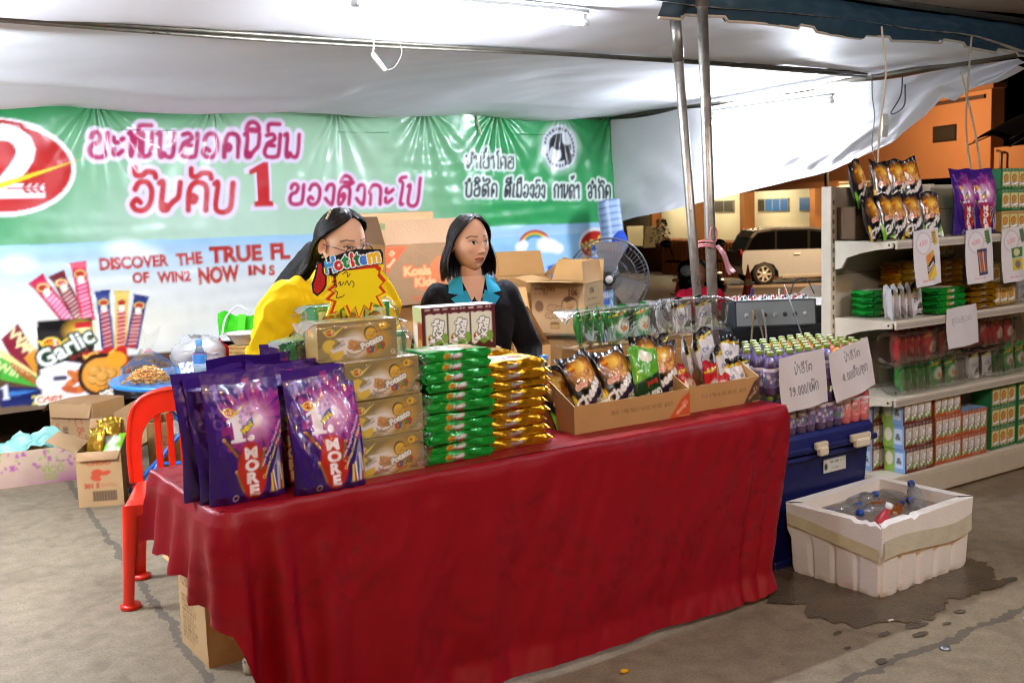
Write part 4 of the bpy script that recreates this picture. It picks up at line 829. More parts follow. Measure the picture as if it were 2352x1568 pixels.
# ------------------------------------------------------------------ packaged goods
def more_art():
    """purple wafer roll pouch, units cm 24 x 38"""
    A = Art(24, 38, 14, '#3a1a78')
    A.full(lambda X, Y: np.clip((Y-4)/26, 0, 1)*.5, '#241056'); A.full(lambda X, Y: np.exp(-((X-15)/6)**2-((Y-14.5)/6)**2), '#9a3aa6', .9)
    for i in range(30):
        q = i*2*PI/30+.05*(i % 3); L = 8.5+(i*37 % 5); w = .11+.05*(i % 3); A.poly([(15.2, 14.5), (15.2+L*math.cos(q-w), 14.5+L*math.sin(q-w)), (15.2+L*math.cos(q+w*.2), 14.5+L*math.sin(q+w*.2))], '#c43a94', .45)
    A.ell(15.2, 14.5, 3.6, 3.6, '#f0c8e8', .8, soft=.9); A.ell(15.2, 14.5, 1.3, 1.3, '#ffffff', 1, soft=.8); A.ell(11.4, 13, 2.6, 3.0, '#dfc9ee', .8, soft=.7)
    one(A, 4.0, 7.6, 5.2, '#8a6cc0'); A.ell(6.2, 7.1, .55, .5, '#8a6cc0')
    for i, c in enumerate('MORE'): A.text(c, 3.4+i*.08, 12.4+i*3.7, 4.2, ('#6a4aa6', '#5c3c98', '#4a2c86', '#40247c')[i], bold=.02)
    A.poly([(10, 4.4), (16, 3.7), (16.4, 4.4), (16, 5.2), (10, 5.9), (9.5, 5.2)], '#7a4a96'); win2(A, 7.0, 11.3, 1.45)
    A.poly([(10.4, 21.2), (14.4, 21.2), (16.8, 26), (17, 32), (14.4, 36.6), (11.6, 36.6), (9, 32), (8.6, 27)], '#a4201c'); A.ell(12.8, 29.0, 4.6, 8.4, '#b3241c', 1, soft=.06); A.ell(12.3, 26, 2.6, 4, '#d0482c', .5, soft=.8)
    one(A, 9.0, 20.2, 9.6, '#f0eaf2', .44); A.ell(13.0, 19.2, 1.15, 1.05, '#f4eef4')
    A.poly([(10.9, 15.4), (14.2, 13.0), (14.4, 15.2), (11.0, 18.2)], '#3a6cb8'); A.text('Mini', 12.7, 16.6, 2.3, '#f0dc3c', bold=.04, rot=-.62, outline=((.18, '#1c2c50'),))
    for x, y in ((10.6, 12.6), (11.6, 11.2), (12.6, 12.2), (13.6, 10.8), (14, 12.4), (10.3, 14)): A.ell(x, y, .38, .38, '#7a3a9a', 1, ring=.2)
    for i, c in enumerate('MORE'): A.text(c, 12.7+i*.12, 25.2+i*3.65, 4.3, '#f2eaf0', bold=.055, sx=1.3)
    wafer(A, 4.6, 19.0, 8.4, 24.2, 1.1); wafer(A, 17.4, 23.2, 15.6, 29, 1.05); wafer(A, 7.6, 28.6, 9.8, 34.8, 1.0)
    A.text('Wafer Berguling Disaluti Coklat', 20.0, 22.2, 1.1, '#e8dff0', rot=-1.05, bold=.01); A.text('Chocolate Coated Wafer Rolls', 20.8, 24.6, 1.35, '#e6dc70', rot=-1.05, bold=.02)
    A.poly([(22.6, 23), (23.4, 36), (17.6, 36.2), (19.4, 30.5)], '#8a88a0')
    for x, c in ((18.0, '#d8b83a'), (18.9, '#b03a30'), (19.8, '#2e4e9a'), (20.7, '#c9c9d4'), (21.6, '#a2302c'), (22.4, '#c9a038')): A.poly([(x+.2, 36), (x+1.0, 36), (x+1.5, 27+abs(x-21)*1.2), (x+.8, 27+abs(x-21)*1.2)], c)
    A.line([(19.9, 30), (20.2, 36)], .5, '#e9e9f0'); A.line([(22.4, 28), (22.6, 33)], .4, '#d8d8e0'); A.ell(7.2, 36.3, .8, .8, '#cfc4dc', 1, ring=.25); return A
def plain_pouch_art():
    A = Art(24, 38, 4, '#30166a'); A.rect(3, 20, 21, 33, '#c9c9d2'); A.fuzz(4, 21, 20, 32, '#5a5a6a', 14, 2); return A
ART = {}
def pouch_bm(W, H, D, art, back='#2c145e', seed=0, top=.085, nx=110, ny=160, gus=.045):
    mb = MB(); ph = seed*1.7
    def dep(s, t):
        e = np.clip(np.minimum(s, 1-s)/.22, 0, 1)**.55; v = np.clip((1-t)/(1-top) if False else (1-t-top)/(1-top), 0, 1)**.8*np.where(t < .06, .55+.45*t/.06, 1)
        return D*e*v+.004*fbm(s*5+ph, t*6, seed)*e*np.clip(v*4, 0, 1)+.0025*np.sin(s*30+t*18+ph)*np.clip(v*3, 0, 1)*e
    dep0 = dep; dep = lambda s, t: np.maximum(dep0(s, t), 0)
    wx = lambda s, t: (s-.5)*W*(1-.03*np.sin(PI*np.clip(t, 0, 1))+.012*np.sin(t*9+ph))
    bend = lambda t: -.03*t**2*math.cos(ph)+.012*np.sin(t*5+ph)
    surf(mb, nx, ny, lambda s, t: (wx(s, t), -dep(s, t)+bend(t)-.0006, t*H+.004*np.sin(s*7+ph)*(t > .5)), art)
    surf(mb, 24, 30, lambda s, t: (wx(s, t), .8*dep(s, t)+bend(t)+.0006, t*H+.004*np.sin(s*7+ph)*(t > .5)), back, flip=True)
    return mb
def chip_art(kind):
    """black crisp bag, cm 17 x 22"""
    g = kind == 'garlic'; A = Art(17, 22, 12, '#0e0b0d')
    A.ell(9.5, 7.6, 6.2, 4.6, '#d8891c', .95, soft=.55); A.ell(9, 6.6, 3, 2.2, '#ffd860', .9, soft=.8)
    for i, (x, y, a) in enumerate(((8, 8.8, .3), (10.6, 7.6, -.3), (12.4, 9.2, -.6), (9.8, 10.4, .1), (12.2, 6, -1.0), (7.0, 10.6, .5), (11.2, 11.2, -.2))):
        A.ell(x, y, 2.2, 1.1, '#8a4a1a', 1, rot=a); A.ell(x, y-.1, 2.0, .9, ('#d8954a', '#c9803a', '#e0a860')[i % 3], 1, rot=a); A.ell(x-.4, y-.3, .9, .3, '#f0cf90', .7, rot=a, soft=.5)
    A.poly([(0, 20), (17, 9.5), (17, 16.5), (0, 22)], '#123c22' if g else '#241238')
    A.poly([(0, 14), (3.6, 22), (0, 22)], '#6ab02c' if g else '#e8b81c'); A.poly([(8.5, 22), (17, 15.2), (17, 22)], '#7cbc3c' if g else '#f0cc24'); A.poly([(11.5, 22), (17, 18.6), (17, 22)], '#dfe4d0')
    A.text('Garlic' if g else 'Cheese', 8.8, 17.0, 5.6, '#f2efe8', bold=.045, rot=-.55, outline=((.22, '#0e1a12' if g else '#1c0e2a'),)); A.text('Bread', 13.4, 19.2, 2.4, '#1c1a1a', bold=.03, rot=-.55, outline=((.16, '#e9e9d8'),))
    A.text('Crispy', 5.2, 12.6, 2.2, '#d8301c', bold=.04, rot=-.3, outline=((.22, '#f4e8d0'),)); A.ell(4.2, 5.0, 1.7, 1.2, '#b81c14', rot=-.2); A.text('Win2', 4.2, 5.5, 1.7, '#f0c81e', bold=.03, rot=-.2)
    A.rect(0, 0, 17, 1.4, '#17141a'); A.ell(8.5, 1.8, .8, .6, '#c9c9c9', 1, ring=.22); return A
def pillow_bm(W, H, D, art, back, seed=0, nx=56, ny=70):
    mb = MB(); ph = seed*2.1
    def dep(s, t):
        e = np.clip(np.sin(PI*s), 0, 1)**.55*np.clip(np.sin(PI*np.clip((t-.05)/.87, 0, 1)), 0, 1)**.5
        return D*e+.005*fbm(s*5+ph, t*4, seed+3)*e+.0035*np.sin((s-.5)*26*(1.2-e)+ph)*np.exp(-((np.abs(t-.5)-.42)/.13)**2)
    dep0 = dep; dep = lambda s, t: np.maximum(dep0(s, t), 0)
    wx = lambda s, t: (s-.5)*W*(1-.10*np.sin(PI*t))
    zz = lambda s, t: t*H+.008*np.sin(s*6+ph)*(np.abs(t-.5) > .4)
    surf(mb, nx, ny, lambda s, t: (wx(s, t), -dep(s, t)-.0006, zz(s, t)), art)
    surf(mb, 18, 24, lambda s, t: (wx(s, t), dep(s, t)+.0006, zz(s, t)), back, flip=True); return mb
def small_art(kind):
    """small packet, cm 12 x 17"""
    c = {'white': '#d9d9dc', 'red': '#b5141c', 'green': '#1c8a34', 'gold': '#b5892c'}[kind]; A = Art(12, 17, 9, c)
    A.poly([(0, 0), (12, 0), (12, 3.2), (0, 4.6)], '#0f0d10' if kind == 'white' else c)
    A.poly([(0, 4.2), (12, 1.4), (12, 2.0), (5, 4.2), (0, 4.8)], '#d8c83a'); win2(A, 4.2, 3.6, 1.1, rim='#d8c83a')
    if kind == 'white':
        for i, (x, y) in enumerate(((6, 12), (7.4, 11.2), (8.3, 12.6), (6.8, 13.2), (9.4, 11.8), (5.2, 13.4), (9, 13.6))): A.ell(x, y, 1.0, .8, '#2a2024' if i % 2 else '#41302e')
        A.text('Oat', 3.8, 9.6, 3, '#3a4a8a', bold=.02, rot=-.3)
    elif kind == 'green':
        A.ell(6, 9.5, 4.6, 3.6, '#e6ead8', .95, soft=.2)
        for x, y in ((5, 10.4), (6.6, 10.0), (8.1, 10.7), (6.2, 11.4)): A.ell(x, y, 1.0, .9, '#d8862c')
        A.line([(4, 8.6), (7, 9.6)], .3, '#3a4a1c')
    elif kind == 'red':
        A.ell(6, 11, 4, 3.4, '#e6dccb', .9, soft=.2)
        for x, y in ((5, 11), (7, 11.6), (6, 12.4), (7.6, 10.2)): A.ell(x, y, 1.1, .9, '#c9a04a')
    A.fuzz(1.5, 14.6, 10.5, 16.2, '#444444', 2, 4, .6); return A
def pack_bm(W, D, H, art_side, art_top, col, seed=0):
    """flow wrapped biscuit brick with crimped fins at both ends"""
    mb = MB(); ph = seed*1.3
    def shell(f, nx, ny, c, flip=False): surf(mb, nx, ny, f, c, flip=flip)
    wob = lambda s, t, k: .0015*np.sin(s*17+t*5+ph+k)+.0012*fbm(s*9+ph, t*3+k, seed)
    sag = lambda s: H*(1-.06*(2*s-1)**4)
    shell(lambda s, t: ((s-.5)*W, -D/2-.004*np.sin(PI*t)+wob(s, t, 0)*(t > .03), .001+t*(sag(s)-.004)), 80, 10, art_side)
    shell(lambda s, t: ((s-.5)*W, -D/2+t*D, sag(s)-.003+.003*np.sin(PI*s)*np.sin(PI*t)+wob(s, t, 2)), 60, 24, art_top)
    shell(lambda s, t: ((s-.5)*W, D/2+.004*np.sin(PI*t), .001+t*(sag(s)-.004)), 20, 4, col, flip=True)
    shell(lambda s, t: ((s-.5)*W, -D/2+t*D, .001+0*s), 6, 4, col, flip=True)
    for sg in (-1, 1):
        def fin(s, t, sg=sg):
            q = t; y = (s-.5)*D*(1-.06*np.sin(PI*q)); zc = H*.5; hh = H*.5*np.clip(1-q*1.9, .03, 1)
            return sg*(W/2+.032*q), y, zc+hh+.006*np.sin(s*9+ph)*q-.004
        def fin2(s, t, sg=sg):
            q = t; y = (s-.5)*D*(1-.06*np.sin(PI*q)); zc = H*.5; hh = H*.5*np.clip(1-q*1.9, .03, 1)
            return sg*(W/2+.032*q), y, zc-hh+.006*np.sin(s*9+ph)*q
        shell(fin, 14, 8, col, sg < 0); shell(fin2, 14, 8, col, sg > 0)
        mb.add([(sg*W/2, -D/2, 0), (sg*W/2, -D/2, H-.004), (sg*(W/2+.017), -D/2, H/2+.001), (sg*(W/2+.017), -D/2, H/2-.001)], [(0, 1, 2, 3)], col)
    return mb
def side_art(c, dark):
    A = Art(27, 3.4, 20, c); A.ell(9.2, 1.7, 1.35, .95, '#e8d05a'); A.ell(9.2, 1.7, 1.05, .7, '#b81c14'); A.text('Win2', 9.2, 2.05, 1.05, '#f0d028', bold=.03)
    A.text('Potato', 13.4, 2.2, 1.9, '#f4f2ea', bold=.05, rot=-.12, outline=((.14, '#1c1c1c'),)); A.text('Crisp', 13.6, 3.2, 1.2, '#d84a2c', bold=.04, rot=-.1, outline=((.1, '#1c2a5a'),))
    A.fuzz(17.5, 1.1, 20.5, 2.3, dark, 3, 1, .8); return A
def top_art(c):
    A = Art(27, 14, 10, c); A.ell(13, 7, 11, 5, '#f0ecd8', .9, soft=.15); A.ell(5.5, 5, 2.6, 1.8, '#b81c14'); A.text('Win2', 5.5, 5.7, 2.4, '#f0d028', bold=.03)
    A.text('Potato', 13.5, 7.2, 4.2, '#ffffff', bold=.05, outline=((.35, '#1c1c1c'),)); A.text('Crisp', 16, 10, 3, '#d84a2c', bold=.04, outline=((.25, '#1c2a5a'),)); potato(A, 21.5, 6, 1.7, 2); A.ell(22, 9.4, 2.2, 1.0, '#c93a2c', 1, rot=.4); A.ell(19.8, 10, 1.4, .7, '#3a9a3a', 1, rot=-.3); return A
def gold_art():
    A = Art(27, 12.4, 16, '#8c7a4c')
    A.full(lambda X, Y: np.clip(1-((X-17)/9)**2-((Y-6.4)/6)**2, 0, 1), '#e0a424', .95); A.poly([(0, 12.4), (0, 8), (6, 4.6), (16, 1.2), (20, .8), (13, 6), (9, 12.4)], '#a8965e', .6)
    A.poly([(6, 5), (14, 4.8), (15, 8), (8, 10.5)], '#e8e0e0', .95); A.ell(12.6, 7.6, 3.8, 3.6, '#f0e6da', .9, soft=.4); win2(A, 4.2, 3.2, 1.35)
    potato(A, 12.4, 7.4, 1.75, 1); A.line([(9.7, 9.3), (10.4, 10.2), (12.4, 10.6), (14.4, 10)], .35, '#8a5a2a')
    A.ell(4.0, 7.4, 2.5, 2.2, '#d8ac2e'); A.ell(3.9, 7.3, 2.3, 2.0, '#e8c44a'); A.poly([(3.4, 10.4), (6.4, 5.2), (7.8, 6.6), (5, 11)], '#a8965e'); A.ell(6.2, 9.8, 2.4, 1.9, '#e2bc3e'); A.poly([(4, 8.6), (8, 6.8), (8.2, 8.8), (5, 9.6)], '#e8e0e0')
    A.text('POTATO', 6.9, 7.0, 1.0, '#4a4038', bold=.02, rot=-.35); A.text('CRACKERS', 7.2, 7.9, .9, '#4a4038', bold=.02, rot=-.35)
    A.ell(17.8, 4.2, 2.15, 2.3, '#2a1c10'); A.ell(18.0, 4.4, 1.9, 2.0, '#e8b830'); potato(A, 18.0, 4.5, .95, 4, '#dca83c')
    A.text('Potato', 18.6, 7.9, 3.0, '#f6f4ee', bold=.055, rot=-.36, outline=((.26, '#1c1a18'),)); x = 17.6
    for c, k in zip('Crisp', ('#c83a2c', '#2c6ab8', '#d8882c', '#3a9a44', '#c83a2c')): A.text(c, x, 10.3-(x-17.6)*.36, 2.4, k, bold=.05, rot=-.36, outline=((.2, '#1c1a18'),)); x += 1.15
    A.text('B.B.Q. Flavour', 22.4, 3.9, 1.15, '#5a4a28', rot=-.14, bold=.01); A.ell(22.6, 2.0, 1.5, 1.1, '#e8b428'); A.ell(22.3, 2.0, .6, .5, '#8a6a1c'); A.ell(24.2, 2.2, .7, .5, '#c98c20'); A.ell(25.4, 10.6, .65, .65, '#e6e0cc', 1, ring=.2); A.fuzz(8.2, 11.4, 13.2, 11.8, '#4a4030', 1, 2); return A
def tray_art(c, c2, word, lab='#e8e4d2', n=3):
    """open front tray showing packets, cm 27 x 13"""
    A = Art(27, 13, 12, c); A.rect(1, 2.6, 26, 11.4, '#3a3a34'); w = 25/n
    for i in range(n):
        x = 1+w*i+.3; A.rect(x, 1.9, x+w-.6, 11.6, lab); A.ell(x+w*.2, 9, w*.15, 1.1, '#e8d060'); A.ell(x+w*.2, 9, w*.11, .8, '#b81c14')
        if word:
            a, b = word; A.text(a, x+w*.50, 7, 3.1, '#ffffff', bold=.05, rot=-1.35, outline=((.24, '#2a2420'),)); A.text(b, x+w*.74, 6.8, 3.1, '#ffffff', bold=.05, rot=-1.35, outline=((.24, '#2a2420'),))
            A.ell(x+w*.84, 9.2, w*.12, 1.6, '#7aa83a'); A.ell(x+w*.55, 10.6, w*.2, .9, '#6a9a30')
        else:
            A.ell(x+w*.42, 6.0, w*.3, 2.5, '#3a2410'); A.ell(x+w*.44, 6.2, w*.26, 2.2, '#d8963a'); potato(A, x+w*.44, 6.2, 1.05, i); A.ell(x+w*.84, 4.6, w*.1, 1.3, '#e0c060'); A.text('Potato', x+w*.54, 10.0, 2.5, '#ffffff', bold=.05, rot=-.22, outline=((.22, '#26324a'),))
    p = [(0, 0), (27, 0), (27, 1.6)]+[(27-i*1.5, 1.7+(i % 2)*.5) for i in range(18)]+[(0, 1.6)]; A.poly(p, c)
    p = [(0, 13), (27, 13), (27, 10.9)]+[(27-i*.9, 11.0+.5*math.sin(i*1.6)) for i in range(30)]+[(0, 10.9)]; A.poly(p, c2)
    for i in range(8): A.fuzz(1.2+i*3.2, .4, 3.6+i*3.2, 1.3, '#e9e4da', 1, i, .8)
    A.fuzz(12, 11.8, 20, 12.4, '#d8e0c0', 1, 3, .8); return A
def boxart_bm(W, D, H, front, side, top, back=None, sart=None, nx=110):
    """printed carton: art on the front (and left end), thin bevels elsewhere"""
    mb = MB(); h = W/2; box(mb, (-h+.0015, -D/2+.0015, 0.001), (h-.0015, D/2-.0015, H-.0015), side, bev=.003, cols=[None, top, None, side, None, side])
    ny = max(8, int(nx*H/W)); surf(mb, nx, ny, lambda s, t: (-h+s*W, -D/2+.0004*np.sin(s*6), t*H), front)
    if sart is not None: surf(mb, 30, 30, lambda s, t: (-h-.0003+0*s, D/2-s*D, t*H), sart)
    surf(mb, 24, 10, lambda s, t: (-h+s*W, -D/2+t*D, H+.0012*np.sin(s*9)*np.sin(PI*t)), top)
    return mb
def wrap(parent, lo, hi, tail=.05, seed=0, name='wrapper'):
    """crinkled clear film drawn over a carton, twisted at the ends"""
    mb = MB(); lo = np.array(lo); hi = np.array(hi); c = (lo+hi)/2; d = (hi-lo)/2+.004
    def P(s, t):
        a = t*2*PI; sq = lambda v: np.sign(v)*np.abs(v)**.35; y = c[1]+d[1]*sq(np.cos(a)); z = c[2]+d[2]*sq(np.sin(a)); x = c[0]+(s-.5)*2*(d[0]+tail*.75)
        e = np.clip((np.abs(s-.5)*2*(d[0]+tail*.75)-d[0])/(tail*.75+1e-6), 0, 1); k = 1-.42*e**1.3*(.6+.4*np.sin(a*3+seed))
        n = .006*fbm(s*9+seed, t*10, seed)*(.4+1.8*e)
        return x, c[1]+(y-c[1])*k+n, c[2]+(z-c[2])*k+n-.02*e*tail/.05*0
    surf(mb, 40, 36, P, '#ffffff'); return mb.build(name, film_mat(), parent)
T = .757
def at(o, a, b, z=T, rz=0.0, label=None, cat=None, group=None, rx=0.0, ry=0.0, s=None):
    put(o, W3(a, b, z), TH+rz, None, None, rx, ry, s); return tag(o, label, cat, group)
def more(o, a, b, z, rz, label, rx=0.0, ry=0.0, s=None, group=None):
    return again(o, W3(a, b, z), TH+rz, label, group, rx, ry, s)
ORD = ['lowest', 'second from the bottom', 'third from the bottom', 'fourth from the bottom', 'fifth from the bottom', 'sixth from the bottom', 'seventh from the bottom', 'eighth from the bottom', 'ninth from the bottom', 'tenth from the bottom', 'eleventh from the bottom']
# ------------------------------------------------------------------ long table and its cloth
def table():
    r = empty('folding_table', W3(0, 0), TH, 'long folding table standing under the red cloth', 'table')
    mb = MB(); box(mb, (.0, -.07, .715), (2.3, .55, .745), '#c8c4bc', bev=.006); mb.build('table_top', PLAS(), r)
    for x in (.22, 2.1):
        for y in (-.0, .48): mb = MB(); tube(mb, [(x, y, .72), (x-.0, y, .03)], .014, '#8a8a88'); lathe(mb, [(.001, 0), (.02, .0), (.022, .05), (.014, .06)], '#e8e4da', 12, c=(x, y, 0)); mb.build('leg', STEEL(), r)
    m = mat('damask', .5, spec=.28, sheen=0, var=.05, bump=.12, bscale=400); t = m.node_tree; p = t.nodes['Principled BSDF']; N = t.nodes.new; L = t.links.new
    at_ = N('ShaderNodeAttribute'); at_.attribute_name = 'Cloth'
    mp = N('ShaderNodeMapping'); mp.inputs['Scale'].default_value = (1, 1, 1); L(at_.outputs['Vector'], mp.inputs[0])
    ns = N('ShaderNodeTexNoise'); ns.inputs['Scale'].default_value = 5; ns.inputs['Detail'].default_value = 1; L(mp.outputs[0], ns.inputs[0])
    vm = N('ShaderNodeVectorMath'); vm.operation = 'MULTIPLY_ADD'; vm.inputs[1].default_value = (.16, .16, .16); L(ns.outputs['Color'], vm.inputs[0]); L(mp.outputs[0], vm.inputs[2])
    vo = N('ShaderNodeTexVoronoi'); vo.inputs['Scale'].default_value = 21; vo.feature = 'SMOOTH_F1'; L(vm.outputs[0], vo.inputs['Vector'])
    vb = N('ShaderNodeTexVoronoi'); vb.inputs['Scale'].default_value = 3.4; L(mp.outputs[0], vb.inputs['Vector'])
    a = N('ShaderNodeMapRange'); a.interpolation_type = 'SMOOTHSTEP'; a.inputs['From Min'].default_value = .46; a.inputs['From Max'].default_value = .26; L(vo.outputs[0], a.inputs[0])
    b = N('ShaderNodeMapRange'); b.interpolation_type = 'SMOOTHSTEP'; b.inputs['From Min'].default_value = .60; b.inputs['From Max'].default_value = .42; L(vb.outputs['Distance'], b.inputs[0])
    c = N('ShaderNodeMath'); c.operation = 'MULTIPLY'; L(a.outputs[0], c.inputs[0]); L(b.outputs[0], c.inputs[1])
    r2 = N('ShaderNodeMapRange'); r2.inputs['To Min'].default_value = .40; r2.inputs['To Max'].default_value = .60; L(c.outputs[0], r2.inputs[0]); L(r2.outputs[0], p.inputs['Roughness'])
    old = p.inputs['Base Color'].links[0].from_socket; mx = N('ShaderNodeMix'); mx.data_type = 'RGBA'; mx.blend_type = 'MULTIPLY'; mx.inputs[7].default_value = (.84, .80, .80, 1); L(c.outputs[0], mx.inputs[0]); L(old, mx.inputs[6]); L(mx.outputs[2], p.inputs['Base Color'])
    # path round the table edge: left side, front, right side
    a0, a1, b0, b1, rc = -.03, 2.33, -.10, .58, .05
    path = [(a0, b1-(b1-b0-rc)*i/26, -1, 0) for i in range(27)]
    path += [(a0+rc-rc*math.cos(q), b0+rc-rc*math.sin(q), -math.cos(q), -math.sin(q)) for q in np.linspace(0, PI/2, 12)[1:-1]]
    path += [(a0+rc+(a1-a0-2*rc)*i/150, b0, 0, -1) for i in range(151)]
    path += [(a1-rc+rc*math.sin(q), b0+rc-rc*math.cos(q), math.sin(q), -math.cos(q)) for q in np.linspace(0, PI/2, 12)[1:-1]]
    path += [(a1, b0+rc+(b1-b0-rc)*i/26, 1, 0) for i in range(27)]
    p_ = np.array(path); q = np.concatenate([[0], np.cumsum(np.hypot(*(np.diff(p_[:, :2], axis=0).T)))]); n = len(p_); m_ = 60
    fl = q[26]; fr = q[26+11+150]                                        # arc lengths of the two front corners
    Dn = np.interp(q, [0, fl-.42, fl-.2, fl-.05, fl+.03, fl+.06, fl+.105, fr+.03, fr+.07, fr+.13, q[-1]], [.25, .25, .27, .31, .34, .37, .738, .742, .72, .34, .30])
    Dn = Dn-.016*np.abs(np.sin(q*34))*((q < fl+.2) | (q > fr+.0))
    V = np.zeros((m_+1, n, 3)); UV = np.zeros((m_+1, n, 3))
    for j in range(m_+1):
        d = Dn*j/m_; dd = np.clip(d, 0, 1)
        lf = np.exp(-((q-fl-.13)/.17)**2); rt = np.clip((q-fr+.35)/.35, 0, 1); ls = np.clip((fl+.05-q)/.3, 0, 1)
        cq = np.cos((q-fl-.05)*2*PI/.15+.25*np.sin(q*9)); fold = .06*lf*np.sign(cq)*np.abs(cq)**.7*np.clip(dd/.45, 0, 1)+.022*ls*np.cos(q*2*PI/.19+.8)*np.clip(dd/.25, 0, 1)
        fold += .022*np.exp(-((q-fl-.62)/.35)**2)*np.cos((q-fl)*2*PI/.3)*np.clip(dd/.6, 0, 1)
        fold += .012*rt*np.sin(q*2*PI/.12+dd*2)*np.clip(dd/.3, 0, 1)+.012*np.exp(-((q-fr-.04)/.08)**2)*np.clip(dd/.5, 0, 1)
        fold += (.011*fbm(q*3.1, dd*2+2, 41)+.007*fbm(q*9+dd*3, dd*4, 42)+.0035*fbm(q*22+dd*9, dd*9, 43))*np.clip(dd/.1, 0, 1); fold -= sum(.004*np.exp(-((q-fl-k_)/.010)**2) for k_ in (.42, 1.02, 1.62, 2.2))*np.clip(dd/.05, 0, 1)
        fold += .006*np.sin(q*5.2+np.clip(dd-.2, 0, 1)*9)*np.clip(dd/.5, 0, 1)
        flare = .012+.03*dd+.16*ls*dd**1.3+.03*lf*dd+.03*np.clip((dd-.66)/.09, 0, 1)
        rd = .009; off = np.where(d < rd*1.57, rd*np.sin(np.clip(d/rd, 0, 1.57)), rd)+flare*np.clip(d/.05, 0, 1)+fold
        z = T-np.where(d < rd*1.57, rd*(1-np.cos(np.clip(d/rd, 0, 1.57))), d-rd*.57)
        V[j, :, 0] = p_[:, 0]+p_[:, 2]*off-.24*np.clip((q-fr+.7)/.7, 0, 1)**1.5*dd; V[j, :, 1] = p_[:, 1]+p_[:, 3]*off; V[j, :, 2] = np.maximum(z, .012+.004*np.sin(q*40)); UV[j, :, 0] = q; UV[j, :, 1] = dd
    mb = MB(); mb.add(V.reshape(-1, 3), gridf(n-1, m_)[:, ::-1], '#880a1a')
    # top sheet
    k = 70; st = mb.n; surf(mb, k, 24, lambda s, t: (a0+.003+(a1-a0-.006)*s, b0+.004+(b1-b0-.004)*t, T+.0015*fbm(s*14, t*4, 44)*np.minimum(1, 8*np.minimum(s, 1-s))), '#880a1a')
    o = mb.build('tablecloth', m); at(o, 0, 0, 0, label='dark red damask tablecloth with a scalloped hem over the long table', cat='tablecloth')
    at2 = o.data.attributes.new('Cloth', 'FLOAT_VECTOR', 'POINT'); s, t2 = np.meshgrid(np.linspace(0, 1, k+1), np.linspace(0, 1, 25), indexing='xy')
    top = np.stack([fl+2.3*s.ravel(), 2+.68*t2.ravel(), 0*s.ravel()], 1); at2.data.foreach_set('vector', np.concatenate([UV.reshape(-1, 3), top]).ravel())
table()
